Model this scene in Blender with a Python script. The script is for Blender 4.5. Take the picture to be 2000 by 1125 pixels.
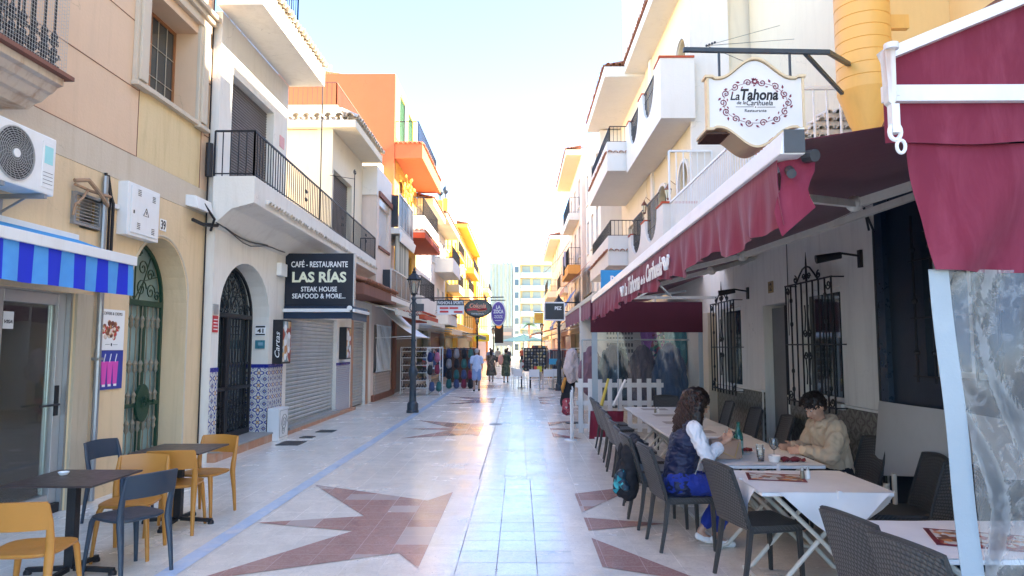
import bpy, bmesh, math, random
from mathutils import Vector, Matrix, noise
random.seed(7)
R = math.radians
sc = bpy.context.scene
for o in list(bpy.data.objects): bpy.data.objects.remove(o)
col = sc.collection

# ------------------------------------------------------------------ camera
cam = bpy.data.cameras.new('camera'); cam_o = bpy.data.objects.new('camera', cam); col.objects.link(cam_o)
cam_o.location = (0, 0, 1.75)
cam_o.rotation_euler = (R(90 + 4.89), 0, R(0.592))
cam.sensor_width = 36; cam.lens = 36 * 1350 / 2000.0
cam.clip_start = 0.05; cam.clip_end = 2000
sc.camera = cam_o
# ------------------------------------------------------------------ sky + sun
SUN_EL, SUN_AZ = 36.0, 92.0      # azimuth clockwise from +Y (street direction) towards +X
w = bpy.data.worlds.new("World"); sc.world = w; w.use_nodes = True
nt = w.node_tree; nt.nodes.clear()
out = nt.nodes.new('ShaderNodeOutputWorld'); bg = nt.nodes.new('ShaderNodeBackground')
sky = nt.nodes.new('ShaderNodeTexSky'); sky.sky_type = 'NISHITA'; sky.sun_disc = False
sky.sun_elevation = R(SUN_EL); sky.sun_rotation = R(SUN_AZ)
sky.air_density = .75; sky.dust_density = .2; sky.ozone_density = 3.2; sky.altitude = 10
bg.inputs[1].default_value = 0.13
nt.links.new(sky.outputs[0], bg.inputs[0]); nt.links.new(bg.outputs[0], out.inputs[0])
sun = bpy.data.lights.new('sun', 'SUN'); sun.energy = 5.0; sun.angle = R(0.53); sun.color = (1, .89, .72)
sun_o = bpy.data.objects.new('sun', sun); col.objects.link(sun_o)
d = Vector((math.sin(R(SUN_AZ)) * math.cos(R(SUN_EL)), math.cos(R(SUN_AZ)) * math.cos(R(SUN_EL)), math.sin(R(SUN_EL))))
sun_o.rotation_euler = d.to_track_quat('Z', 'Y').to_euler(); sun_o.location = d * 60
sc.view_settings.view_transform = 'Standard'; sc.view_settings.look = 'None'
sc.view_settings.exposure = 2.95; sc.view_settings.gamma = 1
# ------------------------------------------------------------------ materials
MATS = {}
class NT:
    def __init__(s, name):
        s.m = bpy.data.materials.new(name); s.m.use_nodes = True; s.t = s.m.node_tree
        s.b = s.t.nodes['Principled BSDF']; s.out = s.t.nodes['Material Output']
    def n(s, typ, **kw):
        x = s.t.nodes.new(typ)
        for k, v in kw.items(): setattr(x, k, v)
        return x
    def l(s, a, b): s.t.links.new(a, b)
    def ma(s, op, a, b=None, c=None, clamp=False):
        x = s.n('ShaderNodeMath', operation=op, use_clamp=clamp)
        for i, v in enumerate((a, b, c)):
            if v is None: continue
            if isinstance(v, (int, float)): x.inputs[i].default_value = v
            else: s.l(v, x.inputs[i])
        return x.outputs[0]
    def pos(s):
        if not hasattr(s, '_p'):
            g = s.n('ShaderNodeNewGeometry'); s._p = g.outputs['Position']
            q = s.n('ShaderNodeSeparateXYZ'); s.l(s._p, q.inputs[0]); s._x, s._y, s._z = q.outputs
        return s._p
    def noise(s, scale, detail=4, rough=.55, vec=None, dist=0, w=None):
        x = s.n('ShaderNodeTexNoise'); x.inputs['Scale'].default_value = scale
        x.inputs['Detail'].default_value = detail; x.inputs['Roughness'].default_value = rough
        x.inputs['Distortion'].default_value = dist
        s.l(vec if vec is not None else s.pos(), x.inputs['Vector']); return x.outputs[0]
    def mapv(s, scale=(1, 1, 1), vec=None):
        x = s.n('ShaderNodeMapping'); x.inputs['Scale'].default_value = scale
        s.l(vec if vec is not None else s.pos(), x.inputs[0]); return x.outputs[0]
    def ramp(s, f, stops, interp='LINEAR'):
        x = s.n('ShaderNodeValToRGB'); x.color_ramp.interpolation = interp
        e = x.color_ramp.elements
        while len(e) < len(stops): e.new(.5)
        for el, (p, c) in zip(e, stops):
            el.position = p; el.color = (c[0], c[1], c[2], 1) if not isinstance(c, (int, float)) else (c, c, c, 1)
        s.l(f, x.inputs[0]); return x.outputs[0]
    def mix(s, f, a, b, mode='MIX'):
        x = s.n('ShaderNodeMix', data_type='RGBA', blend_type=mode)
        for sock, v in ((x.inputs[0], f), (x.inputs[6], a), (x.inputs[7], b)):
            if isinstance(v, (int, float)): sock.default_value = v
            elif isinstance(v, tuple): sock.default_value = (v[0], v[1], v[2], 1)
            else: s.l(v, sock)
        return x.outputs[2]
    def bump(s, h, strength=.3, dist=.01):
        x = s.n('ShaderNodeBump'); x.inputs['Strength'].default_value = strength; x.inputs['Distance'].default_value = dist
        s.l(h, x.inputs['Height']); s.l(x.outputs[0], s.b.inputs['Normal'])
    def setc(s, c):
        if isinstance(c, tuple): s.b.inputs['Base Color'].default_value = (c[0], c[1], c[2], 1)
        else: s.l(c, s.b.inputs['Base Color'])
    def set(s, **k):
        for a, v in k.items():
            i = s.b.inputs[a.replace('_', ' ')]
            if isinstance(v, (int, float)): i.default_value = v
            else: s.l(v, i)

def dk(c, f): return tuple(max(0, min(1, x * f)) for x in c)
def pm(name, c, rough=.6, var=.12, vs=6, bump=.12, bs=60, metal=0, stain=None, bd=.004, spec=None, coat=0):
    """procedural paint/metal/fabric: two scales of noise in the colour, a fine bump, optional stains"""
    if name in MATS: return MATS[name]
    s = NT(name); s.pos()
    f = s.noise(vs, 5); c1 = s.mix(f, dk(c, 1 - var), dk(c, 1 + var))
    f2 = s.noise(vs * 7, 3); c1 = s.mix(s.ma('MULTIPLY', f2, .35), c1, dk(c, 1 - var * 1.3))
    if stain:
        sv = s.mapv((3.0, 3.0, .55)); g = s.noise(1.7, 7, .62, sv, .6)
        g = s.ramp(g, [(.50, 0.), (.72, 1.)]); c1 = s.mix(s.ma('MULTIPLY', g, stain[1]), c1, stain[0])
        if bd > .005:
            g2 = s.ramp(s.noise(1.5, 6, .7, s.mapv((7, 7, .22)), .3), [(.52, 0.), (.70, 1.)]); c1 = s.mix(s.ma('MULTIPLY', g2, stain[1] * .5), c1, dk(stain[0], .8))
            vo = s.n('ShaderNodeTexVoronoi', feature='DISTANCE_TO_EDGE'); vo.inputs['Scale'].default_value = .55; wv = s.n('ShaderNodeVectorMath', operation='MULTIPLY_ADD'); nz_ = s.n('ShaderNodeTexNoise'); nz_.inputs['Scale'].default_value = 2.2; nz_.inputs['Detail'].default_value = 6; s.l(s.pos(), nz_.inputs['Vector']); s.l(nz_.outputs['Color'], wv.inputs[0]); wv.inputs[1].default_value = (.9, .9, .9); s.l(s.pos(), wv.inputs[2]); s.l(wv.outputs[0], vo.inputs['Vector'])
            cr = s.ma('MULTIPLY', s.ma('LESS_THAN', vo.outputs['Distance'], .003), s.ramp(s.noise(.8, 3), [(.52, 0.), (.6, .35)])); c1 = s.mix(cr, c1, dk(c, .5))
    s.setc(c1); r = s.ma('ADD', s.ma('MULTIPLY', s.noise(vs * 3, 3), .2), rough - .1, clamp=True)
    s.set(Roughness=r, Metallic=metal)
    if spec is not None: s.b.inputs['Specular IOR Level'].default_value = spec
    if coat: s.b.inputs['Coat Weight'].default_value = coat; s.b.inputs['Coat Roughness'].default_value = .1
    if bump: s.bump(s.noise(bs, 5, .6), bump * 2.5, bd)
    MATS[name] = s.m; return s.m

def plaster(name, c, dirt=(.30, .24, .17), amt=.35, bs=28):
    return pm(name, c, .85, .07, 1.3, .22, bs, stain=(dirt, amt), bd=.006)

def glass_dark(name='window_glass', c=(.02, .03, .035), rough=.04):
    if name in MATS: return MATS[name]
    s = NT(name); s.setc(s.mix(s.noise(2, 3), c, dk(c, 2.2))); s.set(Roughness=rough); s.b.inputs['Specular IOR Level'].default_value = .9
    s.bump(s.noise(1.5, 2), .05, .02); MATS[name] = s.m; return s.m
def glass_clear(name, tint=(.9, .95, .95), rough=.0, thin=True, wavy=0., alpha=.25):
    if name in MATS: return MATS[name]
    s = NT(name)
    tr = s.n('ShaderNodeBsdfTransparent'); tr.inputs[0].default_value = (*tint, 1)
    gl = s.n('ShaderNodeBsdfGlossy'); gl.inputs[0].default_value = (.95, .95, .95, 1); gl.inputs['Roughness'].default_value = rough
    fr = s.n('ShaderNodeFresnel'); fr.inputs[0].default_value = 1.5
    if wavy:
        v = s.mapv((1, 1, .5)); h = s.noise(5.5 if wavy > .5 else 5, 3, .5, v, 1.2)
        b = s.n('ShaderNodeBump'); b.inputs['Strength'].default_value = wavy * .55; b.inputs['Distance'].default_value = .03
        s.l(h, b.inputs['Height']); s.l(b.outputs[0], gl.inputs['Normal']); s.l(b.outputs[0], fr.inputs['Normal'])
    f = s.ma('ADD', s.ma('MULTIPLY', fr.outputs[0], .55 if wavy > .5 else 1.), alpha * .12, clamp=True)
    mx = s.n('ShaderNodeMixShader'); s.l(f, mx.inputs[0]); s.l(tr.outputs[0], mx.inputs[1]); s.l(gl.outputs[0], mx.inputs[2])
    df = s.n('ShaderNodeBsdfDiffuse'); df.inputs[0].default_value = (.8, .82, .82, 1)
    m2 = s.n('ShaderNodeMixShader'); m2.inputs[0].default_value = alpha * .3
    if wavy:
        cr = s.ramp(s.noise(13, 6, .6, s.mapv((1, 1, .8)), 1.8), [(.50, 0.), (.60, .6), (.66, .05)]) if wavy > .5 else 0.
        s.l(s.ma('ADD', s.ma('MULTIPLY', cr, .22), alpha * .22), m2.inputs[0])
    s.l(mx.outputs[0], m2.inputs[1]); s.l(df.outputs[0], m2.inputs[2]); s.l(m2.outputs[0], s.out.inputs[0])
    MATS[name] = s.m; return s.m

def marble(name, c, vein, tile=.3, joint=(.16, .15, .13), alt=None, rough=.13, jw=.010, jamt=.55):
    s = NT(name); s.pos()
    fx = s.ma('DIVIDE', s.ma('ADD', s._x, .5), tile); fy = s.ma('DIVIDE', s._y, tile)
    ix = s.ma('FLOOR', fx); iy = s.ma('FLOOR', fy)
    cv = s.n('ShaderNodeCombineXYZ'); s.l(ix, cv.inputs[0]); s.l(iy, cv.inputs[1])
    wn = s.n('ShaderNodeTexWhiteNoise'); s.l(cv.outputs[0], wn.inputs[0]); rnd = wn.outputs['Value']
    off = s.n('ShaderNodeVectorMath', operation='MULTIPLY_ADD'); s.l(wn.outputs['Color'], off.inputs[0])
    off.inputs[1].default_value = (7, 7, 7); s.l(s.pos(), off.inputs[2])
    v = s.noise(2.6, 8, .62, off.outputs[0], 1.4); v2 = s.noise(9, 6, .7, off.outputs[0], 2.5)
    c1 = s.mix(s.ramp(v, [(.35, 0.), (.65, 1.)]), dk(c, .90), dk(c, 1.08))
    line = s.ramp(s.ma('ABSOLUTE', s.ma('SUBTRACT', v2, .5)), [(0., 1.), (.030, 0.)])
    c1 = s.mix(s.ma('MULTIPLY', line, .55), c1, vein)
    c1 = s.mix(s.ma('MULTIPLY', rnd, .22), c1, dk(c, .74))
    big = s.noise(.55, 5, .6); c1 = s.mix(s.ma('MULTIPLY', s.ramp(big, [(.45, 0.), (.8, 1.)]), .30), c1, (c[0] * .8, c[1] * .72, c[2] * .58))
    if alt:
        k = s.ma('GREATER_THAN', rnd, .87); c1 = s.mix(s.ma('MULTIPLY', k, .8), c1, alt)
    def dist(f): q = s.ma('FRACT', f); return s.ma('MINIMUM', q, s.ma('SUBTRACT', 1, q))
    dd = s.ma('MINIMUM', dist(fx), dist(fy))
    jm = s.ma('LESS_THAN', dd, jw); jn = s.ma('MULTIPLY', jm, s.ramp(s.noise(1.1, 4), [(.36, .12), (.62, 1.)]))
    # crack-like chips along some joints
    ch = s.ma('MULTIPLY', s.ma('LESS_THAN', dd, .035), s.ramp(s.noise(14, 5, .7), [(.60, 0.), (.68, .8)]))
    c1 = s.mix(s.ma('MULTIPLY', s.ma('MAXIMUM', jn, ch), jamt), c1, joint)
    sp_ = s.ramp(s.noise(22, 2, .5), [(.735, 0.), (.75, .6)]); c1 = s.mix(sp_, c1, (.12, .11, .10))
    st_ = s.ramp(s.noise(1.9, 6, .65, s.mapv((2.2, .6, 1))), [(.56, 0.), (.74, .38)]); c1 = s.mix(st_, c1, (c[0] * .72, c[1] * .64, c[2] * .50))
    s.setc(c1)
    r = s.ma('ADD', s.ma('MULTIPLY', s.ramp(s.noise(1.3, 6, .6), [(.3, 0.), (.75, 1.)]), .16), rough)
    r = s.ma('ADD', r, s.ma('MULTIPLY', rnd, .05)); s.set(Roughness=s.ma('ADD', r, s.ma('MULTIPLY', jm, .3)))
    s.b.inputs['Specular IOR Level'].default_value = .62
    h = s.ma('ADD', s.ma('MULTIPLY', s.noise(1.6, 2, .4, s.mapv((.5, 1.6, 1))), 1.0), s.ma('MULTIPLY', jm, -.05))
    s.bump(s.ma('ADD', h, s.ma('MULTIPLY', rnd, .03)), .16, .03)
    MATS[name] = s.m; return s.m

def azulejo(name, base, a, b, cc, size=.23, dim=1., rough=.22):
    s = NT(name); s.pos()
    u = s.ma('DIVIDE', s.ma('ADD', s._x, s._y), size); v = s.ma('DIVIDE', s._z, size)
    fu = s.ma('SUBTRACT', s.ma('FRACT', u), .5); fv = s.ma('SUBTRACT', s.ma('FRACT', v), .5)
    d = s.ma('SQRT', s.ma('ADD', s.ma('MULTIPLY', fu, fu), s.ma('MULTIPLY', fv, fv)))
    man = s.ma('ADD', s.ma('ABSOLUTE', fu), s.ma('ABSOLUTE', fv))
    ang = s.ma('ARCTAN2', fv, fu); pet = s.ma('MULTIPLY', s.ma('COSINE', s.ma('MULTIPLY', ang, 4)), .10)
    ring = s.ma('LESS_THAN', s.ma('ABSOLUTE', s.ma('SUBTRACT', d, s.ma('ADD', .30, pet))), .065)
    star = s.ma('LESS_THAN', d, s.ma('ADD', .13, s.ma('MULTIPLY', pet, -.5)))
    corner = s.ma('GREATER_THAN', man, .78); line = s.ma('LESS_THAN', s.ma('ABSOLUTE', s.ma('SUBTRACT', man, .66)), .03)
    mx = s.ma('MAXIMUM', s.ma('ABSOLUTE', fu), s.ma('ABSOLUTE', fv)); grout = s.ma('GREATER_THAN', mx, .475)
    c = s.mix(ring, base, a); c = s.mix(line, c, cc); c = s.mix(corner, c, a)
    c = s.mix(s.ma('GREATER_THAN', man, .92), c, b); c = s.mix(star, c, b); c = s.mix(s.ma('LESS_THAN', d, .05), c, a)
    c = s.mix(s.ma('MULTIPLY', grout, .6), c, dk(base, .5)); c = s.mix(s.ma('MULTIPLY', s.noise(5, 4), .35), c, dk(base, .45))
    s.setc(c); s.set(Roughness=rough); s.bump(s.ma('SUBTRACT', 1, grout), .35, .003); MATS[name] = s.m; return s.m

def wicker(name, c):
    s = NT(name); tc = s.n('ShaderNodeTexCoord'); sp = s.n('ShaderNodeSeparateXYZ'); s.l(tc.outputs['Object'], sp.inputs[0])
    z = s.ma('MULTIPLY', s.ma('ADD', sp.outputs[2], s.ma('MULTIPLY', sp.outputs[0], 1.0)), 62.); y = s.ma('MULTIPLY', sp.outputs[1], 42.)
    row = s.ma('FLOOR', z); ph = s.ma('MULTIPLY', s.ma('MODULO', row, 2.), .5)
    a = s.ma('ABSOLUTE', s.ma('SINE', s.ma('MULTIPLY', s.ma('ADD', y, ph), math.pi))); b = s.ma('ABSOLUTE', s.ma('SINE', s.ma('MULTIPLY', z, math.pi)))
    h = s.ma('MULTIPLY', s.ma('POWER', a, .5), s.ma('POWER', b, .6)); s.setc(s.mix(h, dk(c, .18), dk(c, 1.25))); s.set(Roughness=.42)
    s.bump(h, .9, .006); MATS[name] = s.m; return s.m

def blockpat(name, cols, sc_=8, rough=.5, emis=0):
    """patchy multi-colour print for posters, garments, menus"""
    s = NT(name); v = s.n('ShaderNodeTexVoronoi'); v.inputs['Scale'].default_value = sc_; s.l(s.pos(), v.inputs['Vector'])
    q = s.n('ShaderNodeSeparateColor'); s.l(v.outputs['Color'], q.inputs[0])
    st = [(i / len(cols), c) for i, c in enumerate(cols)]; s.setc(s.ramp(q.outputs[0], st, 'CONSTANT')); s.set(Roughness=rough)
    MATS[name] = s.m; return s.m

def stripes(name, ca, cb, axis='y', period=.32, off=0., rough=.8, duty=.5):
    s = NT(name); s.pos(); t = {'x': s._x, 'y': s._y, 'z': s._z}[axis]
    f = s.ma('GREATER_THAN', s.ma('FRACT', s.ma('DIVIDE', s.ma('ADD', t, off + 50), period)), duty)
    c = s.mix(f, ca, cb); s.setc(s.mix(s.ma('MULTIPLY', s.noise(9, 4), .25), c, dk(ca, .6))); s.set(Roughness=rough)
    s.bump(s.noise(180, 2), .2, .001); MATS[name] = s.m; return s.m

def cloth(name, c, rough=.85, fade=None, folds=0.):
    s = NT(name); s.pos(); f = s.noise(3, 5); k = s.mix(f, dk(c, .85), dk(c, 1.12))
    if fade:
        g = s.noise(2.2, 6, .65, s.mapv((3, 3, .7)), .8); k = s.mix(s.ma('MULTIPLY', s.ramp(g, [(.45, 0.), (.75, 1.)]), .5), k, fade)
    s.setc(k); s.set(Roughness=rough); s.b.inputs['Sheen Weight'].default_value = .15
    h = s.noise(240, 2)
    if folds: h = s.ma('ADD', s.ma('MULTIPLY', h, .06), s.ma('MULTIPLY', s.noise(4, 3, .5, s.mapv((2.5, 2.5, .6)), .6), folds))
    s.bump(h, .5, .012 if folds else .002); MATS[name] = s.m; return s.m

M = {}
M['marble'] = marble('white_marble_paving', (.86, .79, .68), (.55, .50, .45))
M['stripmarble'] = marble('wide_joint_paving', (.84, .78, .68), (.5, .46, .4), tile=.32, joint=(.07, .065, .06), jw=.015, jamt=.85, rough=.10)
M['redmarble'] = marble('red_marble_paving', (.44, .25, .21), (.68, .54, .48), alt=(.56, .47, .42), jamt=.35, rough=.10)
M['ochre'] = plaster('ochre_plaster', (.76, .57, .34), (.50, .36, .20), .35)
M['peach'] = plaster('peach_plaster', (.73, .51, .33), (.55, .40, .26), .18)
M['sandpl'] = plaster('pale_sand_plaster', (.62, .52, .39), (.52, .40, .26), .35)
M['ochre2'] = plaster('yellow_sand_plaster', (.72, .55, .30), (.50, .36, .16), .45)
M['white'] = plaster('white_plaster', (.80, .75, .66), (.45, .38, .29), .22)
M['cream'] = plaster('cream_plaster', (.82, .72, .54), (.5, .4, .28), .14)
M['offwhite'] = plaster('off_white_plaster', (.80, .745, .66), (.5, .42, .33), .10)
M['oldwhite'] = plaster('old_white_wall', (.80, .775, .72), (.34, .31, .27), .25, 14)  # stained off-white for the restaurant wall and trim
M['pinkish'] = plaster('pale_pink_plaster', (.74, .60, .50), (.5, .38, .3), .2)
M['orange'] = plaster('orange_plaster', (.62, .15, .055), (.55, .16, .05), .22)
M['redpl'] = plaster('brick_red_plaster', (.50, .085, .035), (.3, .06, .03), .25)
M['yellow'] = plaster('yellow_plaster', (.78, .48, .09), (.7, .42, .06), .2)
M['paleyel'] = plaster('pale_yellow_plaster', (.82, .67, .43), (.7, .5, .2), .15)
M['pipeyel'] = pm('yellow_painted_duct', (.86, .48, .12), .5, .06, 3, .05, 40, stain=((.6, .3, .08), .25))
M['oldstone'] = plaster('stained_molding', (.62, .52, .42), (.35, .18, .09), .7)
M['pierstone'] = plaster('pier_stone', (.50, .42, .30), (.3, .24, .16), .5)
M['black'] = pm('black_iron', (.022, .022, .026), .5, .3, 20, .2, 90, metal=.3)
M['lampiron'] = pm('grey_blue_iron', (.055, .07, .085), .45, .3, 12, .3, 50, metal=.35)
M['green'] = pm('green_painted_iron', (.008, .050, .028), .4, .25, 12, .2, 60)
M['bronze'] = pm('aged_baluster', (.30, .27, .20), .5, .3, 20, .3, 70, metal=.4)
M['gold'] = pm('gold_knob', (.66, .40, .12), .45, .2, 25, .2, 60, metal=.1)
M['alu'] = pm('aluminium_frame', (.50, .50, .49), .38, .08, 6, .04, 80, metal=.6)
M['rustwhite'] = pm('rust_streaked_white', (.74, .72, .68), .45, .1, 9, .2, 60, stain=((.38, .13, .03), .95))
M['whitemetal'] = pm('white_painted_metal', (.80, .80, .78), .38, .06, 7, .05, 60, stain=((.5, .42, .3), .15))
M['whitewood'] = pm('white_painted_wood', (.78, .77, .74), .6, .08, 7, .2, 40, stain=((.42, .36, .28), .3))
M['greymetal'] = pm('grey_steel', (.33, .34, .35), .4, .12, 8, .08, 60, metal=.6)
M['darkgrey'] = pm('dark_grey_plastic', (.05, .052, .055), .45, .2, 9, .1, 60)
M['rust'] = pm('rusty_steel', (.42, .26, .15), .7, .4, 14, .4, 50)
M['woodframe'] = pm('brown_window_frame', (.32, .13, .045), .45, .2, 12, .1, 60)
M['darkwood'] = pm('dark_brown_wood', (.10, .045, .025), .6, .3, 9, .2, 50)
M['brownpl'] = plaster('brown_plaster', (.24, .10, .065), (.12, .06, .04), .4)
M['terra'] = pm('terracotta_tile', (.42, .17, .09), .75, .35, 6, .3, 40, stain=((.2, .13, .1), .5))
M['whitetile'] = pm('whitewashed_roof_tile', (.70, .61, .49), .8, .2, 9, .3, 40, stain=((.25, .18, .13), .5))
M['stepterra'] = pm('terracotta_step', (.52, .26, .15), .6, .3, 9, .2, 40, stain=((.6, .5, .4), .5))
M['stonegrey'] = pm('grey_stone', (.36, .34, .31), .7, .2, 9, .2, 50)
M['blueline'] = pm('blue_floor_paint', (.56, .67, .80), .22, .25, 5, .03, 60, stain=((.78, .77, .74), 1.))
M['azul'] = azulejo('blue_ochre_tiles', (.72, .70, .64), (.025, .05, .30), (.55, .28, .05), (.20, .30, .42))
M['azul2'] = azulejo('blue_white_tiles', (.74, .72, .66), (.03, .06, .28), (.45, .25, .07), (.3, .4, .5), size=.1)
M['cobalt'] = pm('cobalt_tile', (.02, .03, .26), .25, .2, 10, .05, 60)
M['olivetile'] = azulejo('olive_dado_tiles', (.155, .155, .12), (.07, .05, .035), (.20, .19, .155), (.27, .26, .22), size=.22, rough=.3)
M['shutter'] = pm('grey_roller_shutter', (.48, .485, .46), .45, .12, 3, .06, 70, metal=.35, stain=((.32, .28, .2), .35))
M['blind'] = pm('brown_roller_blind', (.17, .145, .13), .6, .15, 4, .08, 70)
M['whiteblind'] = pm('white_roller_blind', (.72, .70, .67), .55, .08, 4, .05, 60)
M['navy'] = pm('navy_sign_panel', (.004, .009, .022), .35, .2, 3, .03, 60)
M['lettering'] = pm('white_lettering', (.86, .86, .84), .5, .03, 10, 0)
M['creamlet'] = pm('cream_lettering', (.80, .80, .58), .5, .05, 10, 0)
M['burg'] = cloth('burgundy_awning_cloth', (.185, .010, .034), fade=(.32, .06, .10), folds=.7)
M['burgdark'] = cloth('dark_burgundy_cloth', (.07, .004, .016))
M['navycloth'] = cloth('navy_cloth', (.015, .03, .06))
M['whitecloth'] = cloth('white_cloth', (.86, .86, .85))
M['creamcloth'] = cloth('cream_awning_cloth', (.72, .64, .48), fade=(.5, .42, .3))
M['bluecloth'] = cloth('blue_awning_cloth', (.03, .14, .50))
M['greencloth'] = cloth('green_awning_cloth', (.02, .12, .07))
M['yelcloth'] = cloth('yellow_cloth', (.75, .55, .10))
M['skin'] = pm('skin', (.56, .33, .23), .5, .08, 20, .1, 120)
M['skin2'] = pm('tanned_skin', (.42, .24, .165), .5, .1, 20, .1, 120)
M['hair'] = pm('dark_brown_hair', (.018, .010, .008), .42, .5, 30, .3, 90)
M['hairred'] = pm('auburn_hair_ends', (.055, .022, .015), .42, .4, 30, .3, 90)
M['greyhair'] = pm('grey_hair', (.5, .46, .42), .6, .3, 30, .2, 90)
M['glass'] = glass_dark()
M['bluegl'] = glass_dark('pale_blue_glass', (.10, .20, .26), .05)
M['tealgl'] = glass_dark('teal_frosted_glass', (.20, .27, .25), .25)
M['clear'] = glass_clear('shop_glass', (.80, .88, .85), 0., alpha=.12)
M['plastic'] = glass_clear('clear_plastic_sheet', (.93, .94, .95), .05, wavy=.03, alpha=.06)
M['plasticwavy'] = glass_clear('crinkled_plastic_sheet', (.86, .89, .92), .35, wavy=.51, alpha=.35)
M['wiremesh'] = pm('galvanised_mesh', (.50, .46, .40), .6, .1, 9, .05)
M['plasticedge'] = pm('frosted_plastic_edge', (.34, .40, .44), .35, .08, 5, .1, 70)
M['yelchair'] = pm('ochre_plastic', (.50, .215, .035), .42, .06, 6, .04, 60)
M['bluechair'] = pm('slate_plastic', (.030, .048, .072), .42, .1, 6, .04, 60)
M['tabletop'] = pm('dark_brown_tabletop', (.055, .038, .035), .35, .2, 5, .05, 60)
M['wicker'] = wicker('grey_wicker', (.085, .083, .080))
M['wickerleg'] = pm('dark_wicker_leg', (.055, .054, .052), .5, .3, 50, .6, 160)
M['whitetop'] = pm('white_plastic_tabletop', (.84, .84, .83), .35, .04, 6, .04, 50)
M['offtube'] = pm('cream_painted_tube', (.70, .68, .60), .4, .1, 8, .05, 60, stain=((.35, .22, .12), .3))
M['black2'] = pm('black_cloth', (.012, .013, .018), .8, .2, 9, .2, 90)
M['jeans'] = cloth('blue_jeans', (.012, .035, .28))
M['navyvest'] = cloth('navy_quilted_vest', (.004, .010, .050), .55, folds=.4)
M['whiteshirt'] = cloth('white_shirt', (.80, .80, .84), folds=.4)
M['hoodie'] = cloth('beige_hoodie', (.62, .46, .31), folds=.5)
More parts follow.
